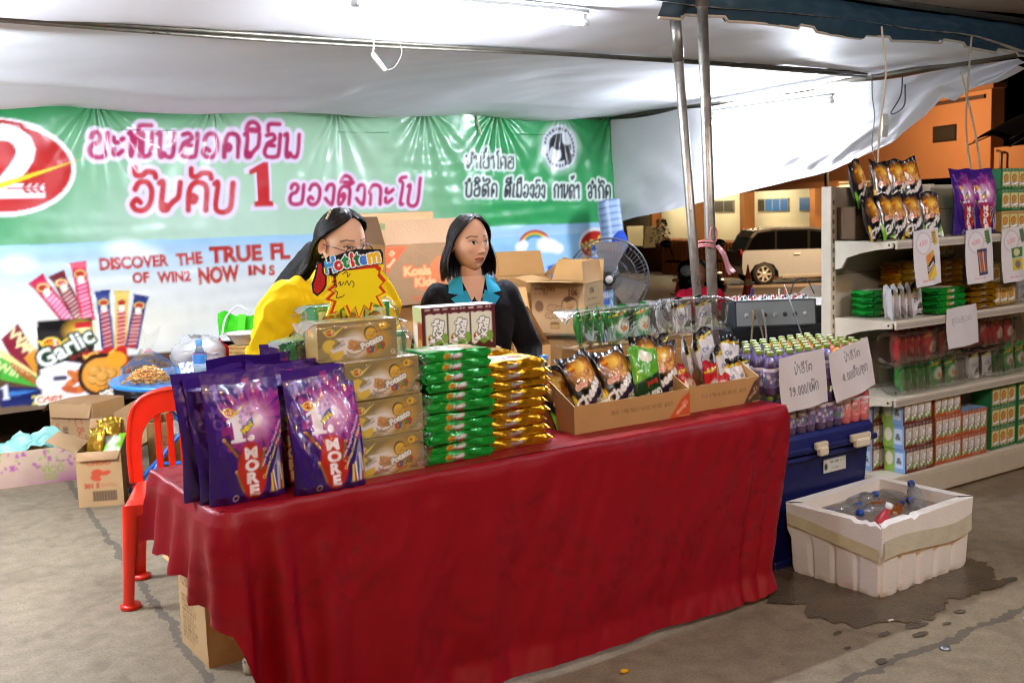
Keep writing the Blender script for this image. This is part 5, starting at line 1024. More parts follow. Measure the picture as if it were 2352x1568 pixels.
# ------------------------------------------------------------------ goods on the table
def table_goods():
    # purple pouches
    ART['more'] = more_art(); po = pouch_bm(.232, .385, .036, ART['more'], seed=1).build('snack_pouch', FILM()); G = 'purple wafer roll pouches on the table'
    at(po, .085, -.035, T, .02, 'front left purple wafer pouch standing at the table corner', 'snack pouch', G, rx=-.06)
    pm = pouch_bm(.232, .375, .036, ART['more'], seed=2).build('snack_pouch', FILM()); at(pm, .325, -.075, T, -.05, 'purple wafer pouch leaning beside the gold potato boxes', 'snack pouch', G, rx=-.05)
    more(po, .045, .09, T, .14, 'leftmost purple pouch, half hidden behind the front left pouch', rx=.0, ry=-.05, group=G)
    more(pm, .07, .03, T, .06, 'purple pouch squeezed just behind the front left pouch', rx=-.02, ry=-.03, group=G)
    more(po, .25, .05, T, -.12, 'purple pouch seen in the gap between the two front pouches', rx=-.02, group=G)
    pl = pouch_bm(.232, .385, .036, plain_pouch_art(), seed=3, nx=40, ny=60).build('snack_pouch', FILM()); at(pl, .225, .115, T, .1, 'purple pouch turned back to front behind the gap', 'snack pouch', G)
    more(pm, .30, .17, T+.02, .05, 'purple pouch whose top edge shows over the leaning pouch', group=G); more(po, .36, .235, T+.035, .0, 'purple pouch at the back of the row beside the wrapped boxes', group=G)
    more(pl, .18, .22, T+.015, -.1, 'purple pouch at the back of the row near the small purple box', group=G)
    A = Art(18, 12, 10, '#55249c'); one(A, 5.6, 6, 4.6, '#b08ad8'); A.ell(7.8, 5.6, .5, .5, '#b08ad8'); A.text('M', 8.2, 9.4, 3.4, '#9a78c8', bold=.02); A.text('O', 9.4, 12.2, 3.4, '#9a78c8', bold=.02); wafer(A, 3.2, 5.4, 1.6, 11, .9); A.ell(1.2, 4.6, 1, .8, '#e0c04a')
    b = boxart_bm(.165, .07, .16, A, '#4a1f8c', '#6a3ab0', nx=70); o = b.build('snack_box', CARTON()); at(o, .40, .50, T+.02, .10, 'small purple wafer roll box standing behind the purple pouches', 'snack box')
    mb = MB(); surf(mb, 6, 10, lambda s, t: (-.088-.012*s+.004*np.sin(t*9), -.036+.02*s, t*.17), '#2a1450'); mb.build('film_fin', FILM(), o)
    # gold potato boxes, wrapped
    ga = gold_art(); sa = Art(12, 12.4, 8, '#b08a4a'); sa.ell(4, 3.2, 2, 1.6, '#d8542c'); sa.text('Crisp', 6, 4.4, 2.4, '#f0c85a', bold=.04); G = 'gold potato snack boxes in clear film'
    g = boxart_bm(.262, .13, .122, ga, '#97834e', '#c4b48c', sart=sa); go = empty('snack_box', (0, 0, 0)); g.build('carton', CARTON(), go); wrap(go, (-.131, -.065, 0), (.131, .065, .122), .05, 3)
    at(go, .545, .03, T, .03, 'lowest gold potato box of the stack beside the leaning pouch', 'snack box', G)
    for i, (da, db, dr) in enumerate(((.008, .01, .0), (-.002, .005, .03))): more(go, .545+da, .03+db, T+.1245*(i+1), dr, ('second gold potato box up in the stack of four', 'third gold potato box up, just below the shifted top one')[i], group=G)
    more(go, .575-.085, .075, T+.3735, -.10, 'top gold potato box, turned and shifted left on its stack', group=G)
    # green potato tray with the sign
    ta = tray_art('#1f8a4c', '#1c7a40', None, '#dcdcae'); sa2 = Art(10, 9, 8, '#2c8a4a'); sa2.line([(3, 2), (4, 7)], 1.2, '#d8742c'); sa2.text('Crisp', 5.5, 6, 2, '#e8e0c8', bold=.03)
    g2 = boxart_bm(.27, .10, .102, ta, '#1f8044', '#4fae74', sart=sa2); to = empty('snack_tray', (0, 0, 0)); g2.build('carton', CARTON(), to); wrap(to, (-.135, -.05, 0), (.135, .05, .102), .05, 7)
    G = 'green potato trays in clear film'; at(to, .535, .20, T+.434, .02, 'green potato snack tray under the yellow starburst sign', 'snack tray', G)
    for i in range(4):
        more(to, .425, .31, T+.1085*i, .6+.05*(i % 2), 'sideways green tray in film behind the purple pouches, %s of its stack' % ('lowest', 'second', 'third', 'topmost')[i], group=G)
        more(to, .60, .22, T+.1085*i, .0, 'green tray hidden behind the gold boxes, %s under the sign tray' % ('lowest', 'second', 'third', 'fourth')[i], group=G)
    # green and gold biscuit packs
    pg = pack_bm(.245, .135, .037, side_art('#128c2c', '#0c4a18'), top_art('#128c2c'), '#158f30', 1).build('biscuit_pack', GFOIL()); G = 'green biscuit packs stacked on the table'
    rr = random.Random(3)
    for i in range(11):
        lb = 'green biscuit pack, %s in the green stack' % ('topmost' if i == 10 else ORD[i])
        a, b_, z, dr = .822+rr.uniform(-.013, .013), .045+rr.uniform(-.012, .012), T+.0338*i, rr.uniform(-.06, .06)
        if i == 0: at(pg, a, b_, z, dr, lb, 'biscuit pack', G)
        else: more(pg, a, b_, z, dr, lb, ry=rr.uniform(-.02, .02), rx=rr.uniform(-.02, .03), group=G)
    py = pack_bm(.245, .135, .037, side_art('#c08a14', '#5a4010'), top_art('#c99a1c'), '#c8941a', 4).build('biscuit_pack', FOIL()); G = 'gold biscuit packs stacked on the table'
    for i in range(9):
        lb = 'gold biscuit pack, %s in the gold stack' % ('topmost' if i == 8 else ORD[i])
        a, b_, z, dr = 1.06+rr.uniform(-.015, .015), .075+rr.uniform(-.012, .012), T+.0347*i, rr.uniform(-.07, .05)
        if i == 0: at(py, a, b_, z, dr, lb, 'biscuit pack', G)
        else: more(py, a, b_, z, dr, lb, ry=rr.uniform(-.02, .02), rx=rr.uniform(-.02, .03), group=G)
    for i in range(9): more(py, 1.04, .245, T+.036*i, .1, 'gold biscuit pack in the rear stack, partly showing behind the front stack' if i > 7 else 'hidden gold biscuit pack below the top one of the rear stack', group='gold biscuit packs in the rear stack')
    # koala tray
    ka = tray_art('#5a1826', '#4a2018', ('Koala', 'Kids'), '#e6e4d4'); sk = Art(10, 15, 8, '#d8c8b0'); sk.rect(0, 0, 10, 5, '#b8c890'); sk.rect(5, 5, 10, 15, '#8a2420'); sk.rect(1, 6, 4.6, 13, '#ece6dc'); sk.text('12', 7.4, 13, 3, '#f0d040', bold=.04)
    kb = boxart_bm(.285, .12, .165, ka, '#5a1826', '#dfe3ee', sart=sk); ko = empty('snack_tray', (0, 0, 0)); kb.build('carton', CARTON(), ko); at(ko, 1.065, .40, T+.315, -.22, 'maroon and white biscuit tray on top behind the green and gold stacks', 'snack tray')
    mb = boxart_bm(.30, .18, .315, Art(27, 13, 4, '#a8824e'), '#a8824e', '#a8824e', nx=30); o = mb.build('carton', CARD()); at(o, 1.08, .42, T, -.2, 'plain brown carton under the maroon biscuit tray', 'carton')
    # open display cartons
    def open_carton(w, d, hf, hb, fr, sd, label, a, b, rz):
        r = empty('display_carton', (0, 0, 0)); at(r, a, b, T, rz, label, 'carton', 'cut down display cartons'); C = '#b38b57'; t = .005
        mb = MB(); surf(mb, 110, 24, lambda s, q: (-w/2+w*s, -d/2+.0015*np.sin(s*7), q*hf), fr); surf(mb, 60, 10, lambda s, q: (-w/2+w*s, -d/2+t, q*hf), C, flip=True); surf(mb, 60, 2, lambda s, q: (-w/2+w*s, -d/2+t*q, hf+.0008*np.sin(s*60)), '#c9a878'); mb.build('front_panel', CARD(), r)
        for sx in (-1, 1):
            mb = MB(); P = lambda s, q, x=sx*w/2: (x+0*s, -d/2+d*s, q*(hf+(hb-hf)*np.clip(s/.75, 0, 1))); surf(mb, 40, 20, P, sd if sx < 0 else C, flip=sx < 0); P2 = lambda s, q, x=sx*(w/2-t): (x+0*s, -d/2+d*s, q*(hf+(hb-hf)*np.clip(s/.75, 0, 1))); surf(mb, 20, 4, P2, C, flip=sx > 0); surf(mb, 20, 1, lambda s, q: (sx*(w/2-t*q), -d/2+d*s, hf+(hb-hf)*np.clip(s/.75, 0, 1)), '#cdb084'); mb.build('side_panel', CARD(), r)
        mb = MB(); e = lambda s: hb+.003*fbm(s*40, s*0, 6); surf(mb, 80, 10, lambda s, q: (-w/2+w*s, d/2-t, q*e(s)), C); surf(mb, 20, 2, lambda s, q: (-w/2+w*s, d/2, q*hb), C, flip=True); surf(mb, 80, 2, lambda s, q: (-w/2+w*s, d/2-t+t*q, e(s)), '#dcc49c'); mb.build('back_panel', CARD(), r)
        mb = MB(); box(mb, (-w/2, -d/2, .001), (w/2, d/2, .005), C); mb.build('floor_panel', CARD(), r); return r
    f1 = Art(56, 10.5, 12, '#b28a55'); f1.text('EXP. 30 04 2019 1706 96-1 078', 32, 3.8, 2.3, '#5a4630', bold=.0, flip=True, rot=.0); f1.poly([(45, 10.5), (52, 3.0), (56, 1.0), (56, 10.5)], '#c4501f'); f1.text('12', 53, 4.6, 2.6, '#e0b890', bold=.03, rot=2.5); f1.text('Boxes', 51, 7, 2.2, '#e0b890', bold=.03, rot=2.5)
    sd = Art(28, 22, 10, '#b08a56'); sd.fuzz(4, 10, 22, 21, '#c4663c', 9, 4, .75)
    open_carton(.56, .30, .105, .215, f1, sd, 'display carton of black crisp bags with an orange printed corner', 1.625, .18, -.02)
    f2 = Art(40, 10.5, 12, '#b28a55'); f2.text('EXP. 20 04 2019 96-1 115', 20, 3.8, 2.3, '#6a5236', bold=.0, flip=True); f2.poly([(31, 10.5), (37, 2.0), (40, .5), (40, 10.5)], '#4a3220'); f2.text('12', 37.4, 4.4, 2.6, '#b09068', bold=.03, rot=2.5); f2.text('Boxes', 35.6, 7, 2, '#b09068', bold=.03, rot=2.5)
    open_carton(.40, .30, .105, .215, f2, Art(28, 22, 4, '#b08a56'), 'display carton of red packets with a dark printed corner', 2.115, .20, -.01)
    # crisp bags
    ch = pillow_bm(.165, .225, .032, chip_art('cheese'), '#141014', 1).build('crisp_bag', FILM()); gl = pillow_bm(.165, .225, .032, chip_art('garlic'), '#141014', 2).build('crisp_bag', FILM()); ART['ch'], ART['gl'] = ch, gl; G = 'black crisp bags in the display carton'
    at(ch, 1.475, .085, T+.07, .12, 'front left black cheese crisp bag in the display carton', 'crisp bag', G, rx=-.42, ry=-.16)
    at(gl, 1.79, .15, T+.09, .05, 'black garlic crisp bag standing tallest in the display carton', 'crisp bag', G, rx=-.25, ry=.18)
    more(ch, 1.63, .09, T+.07, .0, 'black cheese crisp bag second from the left at the carton front', rx=-.42, ry=-.1, group=G)
    more(ch, 1.865, .13, T+.065, -.12, 'black cheese crisp bag at the right end of the display carton', rx=-.3, ry=.10, group=G)
    ga2 = Art(16, 22, 8, '#5aa828'); ga2.ell(8, 4, 4, 2.6, '#eef0dc'); ga2.poly([(0, 22), (0, 15), (16, 10), (16, 22)], '#143a1c'); ga2.text('Garlic', 9, 18.5, 5, '#e8ede4', bold=.04, flip=True, rot=-.3); ga2.text('Bread', 9, 14, 3, '#c8302c', bold=.03, flip=True, rot=-.3)
    g3 = pillow_bm(.14, .21, .03, ga2, '#4a9422', 3).build('crisp_bag', FILM()); at(g3, 1.735, .07, T+.075, -.08, 'bright green garlic crisp bag upside down among the black bags', 'crisp bag', G, rx=-.3, ry=.05)
    more(gl, 1.42, .16, T+.01, .2, 'black crisp bag half hidden at the carton\'s left end', rx=-.35, ry=-.2, group=G); more(ch, 1.60, .20, T+.025, .0, 'black crisp bag lying behind the front cheese bags', rx=-.35, ry=.35, group=G); more(gl, 1.70, .22, T+.03, .1, 'black crisp bag lying against the carton back', rx=-.3, ry=.5, group=G)
    # small packets
    wh = pillow_bm(.115, .165, .022, small_art('white'), '#c9c9cc', 5, 44, 54).build('snack_packet', FILM()); rd = pillow_bm(.115, .16, .022, small_art('red'), '#b5141c', 6, 44, 54).build('snack_packet', FILM()); ART['wh'] = wh; G = 'red packets in the second display carton'
    at(rd, 2.02, .13, T+.03, .1, 'red packet at the left end of the second display carton', 'snack packet', G, rx=-.4, ry=-.1); more(rd, 2.08, .08, T+.025, .3, 'red packet upright at the front of the second display carton', rx=-.15, ry=.1, group=G); more(rd, 2.155, .09, T+.01, -.2, 'red packet leaning right at the front of the second display carton', rx=-.5, ry=.2, group=G); more(rd, 1.995, .2, T+.05, .0, 'red packet lying behind the others in the second display carton', rx=-.6, ry=.1, group=G)
    G = 'white packets with black tops on the display carton'
    W = [(2.06, .19, .12, .9, -.18, -.35, 'white packet edge on, leftmost of the pile on the second carton'), (2.12, .18, .125, .75, -.2, -.3, 'white packet edge on in the middle of the pile on the second carton'), (2.2, .21, .14, .1, -.25, -.1, 'white black topped packet facing front at the back of the pile'), (2.215, .145, .07, .55, -.25, .1, 'white packet with its narrow side forward at the front of the pile'), (2.27, .17, .11, -.05, -.35, .3, 'tilted white packet with its black top, rightmost of the pile'), (2.24, .10, .02, .05, -.45, .1, 'white packet low in the second carton beside the red packets'), (2.30, .11, .02, -.1, -.4, .05, 'white packet low at the right end of the second carton'), (2.0, .24, .13, .3, -.2, -.2, 'white packet partly hidden at the back of the pile')]
    for i, (a, b, z, rz, rx, ry, lb) in enumerate(W):
        if i == 0: at(wh, a, b, T+z, rz, lb, 'snack packet', G, rx, ry)
        else: more(wh, a, b, T+z, rz, lb, rx, ry, group=G)
    # clear bundles of packets at the back of the table
    ART['bundles'] = {}
    def bundle(kind, n, a, b, z, rz, label, ry=0.0, h=.155, seed=0, spread=.052):
        r = empty('packet_bundle', (0, 0, 0)); at(r, a, b, z, rz, label, 'packet bundle', 'packets bundled in clear film', ry=ry)
        sp = pillow_bm(.115, h, .022, small_art(kind), '#1c8a34' if kind == 'green' else '#c9c9cc' if kind == 'white' else '#b5141c', seed, 40, 46)
        me = sp.mesh('packet', FILM())
        for i in range(n):
            o = bpy.data.objects.new('packet', me); COL.objects.link(o); o.parent = r; x = -(n-1)*spread/2+i*spread; last = i >= n-2
            o.location = (x+(.0 if not last else (i-n+2)*.07), (-.02 if last else .0), .004); o.rotation_euler = (-.06, 0, (.95 if not last else .12))
        wr = wrap(r, (-n*spread/2-.03, -.06, 0), (n*spread/2+.11, .06, h), .06, seed); return r
    ART['bundle'] = bundle
    bundle('green', 6, 1.86, .50, T+.245, .02, 'clear bundle of green packets behind the crisp carton', seed=2); bundle('white', 4, 2.27, .50, T+.25, .0, 'clear bundle of white packets next to the green bundle', seed=3, spread=.055)
    for x, lb in ((1.86, 'brown carton holding up the green packet bundle'), (2.24, 'brown carton holding up the white packet bundle')):
        mb = MB(); box(mb, (-.17, -.08, 0), (.17, .08, .24), '#a07a48', bev=.003); o = mb.build('carton', CARD()); at(o, x, .50, T, .0, lb, 'carton')
    mb = MB(); lathe(mb, [(.02, 0), (.033, .01), (.033, .13), (.02, .17), (.014, .185), (.0135, .2)], '#bcd0dc', 14); o = empty('water_bottle', (0, 0, 0)); mb.build('bottle_body', mat('clear_plastic', .06, trans=.9, ior=1.2, var=.02), o); mb = MB(); lathe(mb, [(.016, .195), (.017, .22), (.001, .222)], '#3f86d8', 14); mb.build('cap', PLAS(), o); at(o, 1.50, .44, T+.02, 0, 'water bottle with a blue cap behind the crisp carton', 'bottle')
    ART['bottle'] = o
    # starburst sign
    def sign():
        r = empty('price_sign', (0, 0, 0)); at(r, .565, .10, T+.40, -.10, 'yellow starburst price sign with a red thumbs up', 'sign', rx=-.03)
        ox, oz = .0, .0
        out = [(800, 737), (783, 716), (773, 726), (757, 708), (737, 722), (746, 692), (727, 688), (745, 672), (735, 655), (756, 640), (756, 622), (800, 606), (880, 604), (872, 622), (893, 635), (880, 652), (893, 672), (872, 683), (883, 708), (858, 697), (852, 715), (838, 705), (823, 722), (815, 752)]
        out = [(756, 609), (870, 599), (881, 609), (877, 622), (893, 640), (880, 654), (893, 670), (871, 681), (886, 708), (858, 697), (853, 718), (838, 704), (824, 740), (814, 708), (800, 728), (790, 704), (765, 722), (748, 727), (760, 694), (738, 688), (757, 670), (742, 664), (760, 650)]
        a0, z0 = onb(815, 690, .10); a0x, zb = onb(815, 690, .10)
        q = lambda x, y: (onb(x, y, .10)[0]-a0, onb(x, y, .10)[1]-z0)
        P = [q(*p) for p in out]; c = np.mean(P, 0); shr = lambda k: [tuple(c+(np.array(p)-c)*k) for p in P]
        mb = MB(); prism(mb, P, -.002, .002, '#e8cf10'); prism(mb, shr(.90), -.0032, -.002, '#c8341c'); prism(mb, shr(.79), -.0042, -.0032, '#edd412'); mb.build('starburst', CARTON(), r)
        X0, Z0 = q(715, 690); X1, Z1 = q(885, 565); w, h = X1-X0, Z1-Z0; A = Art(w*100, h*100, 40, '#101010'); s = w*100
        def px(x, y): u, v = q(x, y); return (u-X0)*100, (Z1-v)*100
        shape = [(742, 600), (752, 588), (772, 586), (795, 578), (815, 572), (845, 572), (872, 573), (877, 580), (877, 604), (860, 606), (835, 610), (810, 617), (788, 620), (768, 632), (746, 632)]
        hand = [(726, 603), (734, 600), (740, 606), (741, 626), (748, 634), (747, 655), (740, 668), (726, 680), (716, 672), (713, 652), (720, 632)]
        let = [('H', 757, 624, 40, '#3f9ae0'), ('o', 777, 618, 34, '#c8302c'), ('t', 793, 613, 36, '#1f8a44'), ('i', 809, 610, 38, '#c8302c'), ('t', 820, 608, 36, '#1f6a3a'), ('e', 834, 606, 34, '#3f7ad0'), ('m', 858, 602, 38, '#e8b81c')]
        k = sc_ = (onb(800, 600, .10)[1]-onb(800, 610, .10)[1])*10
        for ch_, x, y, hp, cl in let: u, v = px(x, y); A.text(ch_, u, v, k*hp*1.15, cl, bold=.06, rot=-.14, outline=((.30, '#f2f2f2'),))
        A.poly([px(*p) for p in [(860, 578), (872, 576), (872, 604), (862, 606)]], '#d84a2c', .0)
        # lettering plate and hand as raised cut outs
        def plate(poly, nx, ny, y, name):
            pts = np.array([q(*p) for p in poly]); lo = pts.min(0); hi = pts.max(0); mb = MB()
            prism(mb, [tuple(p) for p in pts], y, y+.002, '#101010'); return mb, lo, hi
        mb, lo, hi = plate(shape, 1, 1, -.0075, 'x')
        # fine printed cells inside the outline
        def cells(mb, poly, art, y):
            pts = np.array([q(*p) for p in poly]); lo = pts.min(0); hi = pts.max(0); n = 90; m_ = max(8, int(n*(hi[1]-lo[1])/(hi[0]-lo[0])))
            gx, gy = np.meshgrid((np.arange(n)+.5)/n, (np.arange(m_)+.5)/m_); X = lo[0]+(hi[0]-lo[0])*gx; Y = lo[1]+(hi[1]-lo[1])*gy; ins = np.zeros(X.shape, bool)
            for i in range(len(pts)):
                x0, y0 = pts[i]; x1, y1 = pts[(i+1) % len(pts)]
                if y0 != y1: ins ^= ((y0 > Y) != (y1 > Y)) & (X < (x1-x0)*(Y-y0)/(y1-y0)+x0)
            s, t = np.meshgrid(np.linspace(0, 1, n+1), np.linspace(0, 1, m_+1)); vx = lo[0]+(hi[0]-lo[0])*s.ravel(); vz = lo[1]+(hi[1]-lo[1])*t.ravel()
            u = (vx-X0)/w; v = (vz-Z0)/h; col = art.sample(np.clip(u, 0, 1), np.clip(v, 0, 1), art.W, art.H); f = gridf(n, m_)[ins.ravel()]; mb.add(np.stack([vx, np.full(len(vx), y), vz], 1), f, col, 0, False)
        cells(mb, shape, A, -.0082); mb.build('lettering', CARTON(), r)
        B_ = Art(A.w, A.h, 40, '#101010'); inn = [(728, 606), (733, 604), (736, 608), (737, 628), (744, 636), (743, 654), (737, 665), (727, 675), (719, 669), (717, 653), (724, 634)]; B_.poly([px(*p) for p in inn], '#b81c1c')
        for y in (645, 653, 661): B_.line([px(719, y), px(733, y+2)], .12, '#5a0c0c')
        B_.line([px(733, 634), px(735, 664)], .12, '#5a0c0c'); mb, lo, hi = plate(hand, 1, 1, -.0095, 'x'); cells(mb, hand, B_, -.0102); mb.build('thumb', CARTON(), r)
        mb = MB()
        for ln in ([(762, 633), (768, 628), (766, 638), (775, 630)], [(785, 630), (795, 624), (797, 636), (803, 628)], [(762, 647), (770, 643), (766, 652), (773, 656), (768, 662)], [(776, 652), (780, 646), (781, 656), (789, 648)], [(790, 655), (796, 645), (800, 655), (806, 645), (812, 652), (808, 660)], [(766, 665), (774, 672), (771, 683), (784, 681), (790, 676)]): tube(mb, [(x, -.0047, z) for x, z in spline([q(*p) for p in ln], 4)], .0014, '#1c1c1c', 5)
        mb.build('handwriting', PAPER(), r)
        mb = MB(); u, v = q(823, 700); box(mb, (u-.004, .002, v-.12), (u+.004, .008, v+.12), '#d8762c'); mb.build('stick', PLAS(), r); r.location = W3(a0, .10, z0); r.rotation_euler = (0, 0, TH)
    sign()
table_goods()
# ------------------------------------------------------------------ cartons on the floor and stacked behind the table
CB = '#a98862'
def fart(w, h, col=CB, k=1.1):
    return Art(w*100, h*100, k*1.0 if k > 3 else 4, col)
def carton(label, loc, rz, dims, front=None, right=None, left=None, flaps=(), closed=True, col=CB, rx=0.0, ry=0.0, name='carton', grp=None, tape=False):
    """w x d x h carton; faces are Art in cm; flaps: (side, angle from upright outward, length)"""
    w, d, h = dims; r = empty(name, loc, rz, label, 'carton', grp, rx, ry); t = .004
    mb = MB(); wob = lambda s, q, k: .0015*fbm(s*3+k, q*3, 11)
    n = lambda L: max(12, int(L/.0055))
    F = front or Art(w*100, h*100, .6, col); R = right or Art(d*100, h*100, .6, col); Lf = left or Art(d*100, h*100, .6, col)
    surf(mb, n(w), n(h), lambda s, q: (-w/2+w*s, -d/2+wob(s, q, 0), q*h), F)
    surf(mb, n(d) if right else 8, n(h) if right else 8, lambda s, q: (w/2+wob(s, q, 3), -d/2+d*s, q*h), R)
    surf(mb, n(d) if left else 8, n(h) if left else 8, lambda s, q: (-w/2-wob(s, q, 5), d/2-d*s, q*h), Lf)
    surf(mb, 8, 8, lambda s, q: (w/2-w*s, d/2+0*s, q*h), col); surf(mb, 2, 2, lambda s, q: (-w/2+w*s, d/2-d*q, .001+0*s), col)
    if closed:
        surf(mb, 20, 12, lambda s, q: (-w/2+w*s, -d/2+d*q, h+.002*np.sin(s*3)+0*s-.003*(np.abs(q-.5) < .05)), col)
    else:
        ins = (np.array(lin(col))*.9); surf(mb, 4, 4, lambda s, q: (-w/2+w*s, -d/2+t, q*h), ins, flip=True); surf(mb, 4, 4, lambda s, q: (-w/2+w*s, d/2-t, q*h), ins); surf(mb, 4, 4, lambda s, q: (-w/2+t, -d/2+d*s, q*h), ins); surf(mb, 4, 4, lambda s, q: (w/2-t, -d/2+d*s, q*h), ins, flip=True)
        for a in ((-w/2, -d/2, w/2, -d/2+t), (-w/2, d/2-t, w/2, d/2), (-w/2, -d/2+t, -w/2+t, d/2-t), (w/2-t, -d/2+t, w/2, d/2-t)): box(mb, (a[0], a[1], h-.002), (a[2], a[3], h), '#cfae7c')
    mb.build('box_body', CARD(), r)
    for side, ang, L in flaps:
        mb = MB(); W_ = w if side in 'fb' else d
        mb.T = {'f': xf((0, -d/2, h), 0), 'b': xf((0, d/2, h), PI), 'l': xf((-w/2, 0, h), -PI/2), 'r': xf((w/2, 0, h), PI/2)}[side] @ xf((0, 0, 0), 0, ang)
        c2 = np.array(lin(col))*1.05; surf(mb, 16, 10, lambda s, q: (-W_/2+W_*s+(.02*q*(1-2*s)), -.0015+.008*np.sin(q*2.5)*np.sin(s*3), L*q), c2); surf(mb, 16, 10, lambda s, q: (-W_/2+W_*s+(.02*q*(1-2*s)), .0015+.008*np.sin(q*2.5)*np.sin(s*3), L*q), c2, flip=True); surf(mb, 8, 1, lambda s, q: (-W_/2+W_*s+.02*(1-2*s), -.0015+.003*q+.008*np.sin(2.5)*np.sin(s*3), L+0*s), '#d8be92'); mb.build('flap', CARD(), r)
    return r
def cartons():
    # the one with red print in front
    A = Art(24, 31, 10, '#b59368'); A.text('MAGIC', 11.5, 4.6, 3.4, '#c0482c', bold=.04); A.text('CHOO', 12, 7.6, 4.2, '#c8603c', bold=.02, outline=((.3, '#b08050'),)); A.text('301 E', 7.6, 20.4, 3.6, '#b03a24', bold=.06); A.ell(11, 12, 3.2, 2.2, '#c04a2c'); A.ell(15.4, 12.2, 2.8, 1.3, '#c04a2c', rot=-.2); A.ell(10, 15, 3, 1.6, '#c04a2c', rot=.3); A.fuzz(12.5, 18, 22, 20.4, '#b0543a', 3, 2)
    x = 7.6
    for i in range(26): A.rect(x, 22.2, x+.16+.22*(i*7 % 3), 28, '#3a2c20'); x += .5
    R = Art(30, 31, 6, '#a67e4c'); R.poly([(2, 4), (7, 4), (3.5, 12)], '#a8442c'); R.ell(16, 14, 5, 7, '#a8542e', .7); R.ell(12, 21, 4, 4, '#a04028', .7)
    carton('open carton with red print and a barcode, full of foil packets', (-2.38, 6.06, 0), .16, (.245, .34, .315), A, R, flaps=(('l', 1.15, .17), ('r', .45, .17), ('b', .05, .13), ('f', 2.9, .05)), closed=False)
    g = pillow_bm(.14, .2, .03, small_art('gold'), '#b5892c', 8, 40, 50).build('foil_packet', FOIL()); put(g, (-2.37, 6.12, .27), .3, rx=-.5); tag(g, 'gold foil packet sticking out of the red printed carton', 'snack packet')
    A = Art(12, 17, 9, '#7fc02e'); A.ell(6, 6, 4, 4, '#e6ead8', .9, soft=.2); A.ell(8, 13, 4, 3, '#d8dccc', .9, soft=.3); g = pillow_bm(.14, .2, .03, A, '#6ab02c', 9, 40, 50).build('snack_packet', FILM()); put(g, (-2.34, 6.02, .24), .1, rx=-.9); tag(g, 'lime green and white packet lying in the red printed carton', 'snack packet')
    g2 = bpy.data.objects['foil_packet'].copy(); COL.objects.link(g2); put(g2, (-2.45, 6.05, .22), -.5, 'thin gold packet leaning at the left in the red printed carton', rx=-.3)
    # pale printed carton at the frame edge
    A = Art(46, 22, 8, '#b8a08a'); rr = random.Random(2)
    A.full(lambda X, Y: np.clip((Y-8)/14, 0, 1)*np.clip(X/40, .2, 1), '#8a3a78', .8)
    for i in range(40): x, y = rr.uniform(0, 46), rr.uniform(1, 12); A.ell(x, y, rr.uniform(.5, 1.3), rr.uniform(.8, 1.8), '#9a4a90' if i % 4 else '#8aa04a', .8, rot=rr.random()*3)
    for i, (t, x, y) in enumerate((('VI', 26, 15), ('CO', 33, 15.5), ('DE', 29, 20))): A.text(t, x, y, 6, '#8a9a48', bold=.03)
    carton('purple and green printed open carton at the left edge', (-3.02, 6.62, 0), .43, (.46, .34, .22), A, closed=False, flaps=(('b', 2.7, .1),))
    mb = MB(); surf(mb, 30, 14, lambda s, t: (-.22+.46*s, .1*t, .18+.12*np.sin(PI*s)*t+.04*fbm(s*6, t*4, 3)), '#7fb8b0'); o = mb.build('plastic_sheet', PLAS()); put(o, (-3.05, 6.62, 0), .4); tag(o, 'pale green plastic sheet crumpled in the purple printed carton', 'plastic bag')
    # behind: brand printed carton and a tilted one
    A = Art(36, 31, 8, CB); A.text('COLORCTZ', 5, 22, 3.2, '#7a5030', bold=.03, rot=PI/2, w=20); A.text('C&Z', 22, 17, 9, '#a8482c', bold=.0, rot=1.3); A.text('PENYE', 15, 8, 2.4, '#8a5a34', bold=.02, rot=PI/2); x = 10
    for i in range(14): A.rect(10, 14+i*.7, 14.4, 14.25+i*.7+.2*(i % 3), '#4a3826')
    R = Art(30, 31, 6, '#a37b4a')
    for i in range(3): R.rect(6+i*7, 10, 11+i*7, 15, '#5f452a'); R.rect(6.6+i*7, 10.6, 10.4+i*7, 14.4, '#9a7444')
    carton('brown carton with a sideways printed logo, at the back left', (-3.02, 7.45, 0), -.30, (.36, .34, .36), A, R, flaps=(('l', 2.3, .1), ('f', 2.95, .1)), closed=True)
    A = Art(46, 26, 6, '#aa885e'); A.fuzz(4, 8, 24, 20, '#8a6236', 4, 3, .5); A.text('C&Z OLIO', 34, 14, 3, '#7a4a2c', bold=.02, rot=PI/2); A.ell(33, 13, 2, 2.4, '#e6e2d4')
    carton('carton tipped up at an angle behind the red chair', (-2.35, 7.1, .17), -.32, (.46, .25, .28), A, closed=True, ry=-.45, col='#ab8250')
    A = Art(34, 30, 5, '#8f6a3c'); A.text('CZ', 10, 12, 7, '#7a3a22'); A.fuzz(4, 17, 26, 20, '#7a3a22', 2, 1)
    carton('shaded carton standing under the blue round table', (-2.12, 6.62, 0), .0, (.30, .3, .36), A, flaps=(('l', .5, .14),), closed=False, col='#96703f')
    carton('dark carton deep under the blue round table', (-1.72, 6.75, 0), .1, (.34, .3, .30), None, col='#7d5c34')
    # under the table
    A = Art(30, 36, 7, '#b6956a'); A.text('901', 9, 5.5, 4.4, '#5a3c22', bold=.05, flip=True); A.fuzz(3, 8, 22, 13, '#5a3c22', 3, 3); A.fuzz(3, 16, 19, 33, '#6a4a2a', 10, 5)
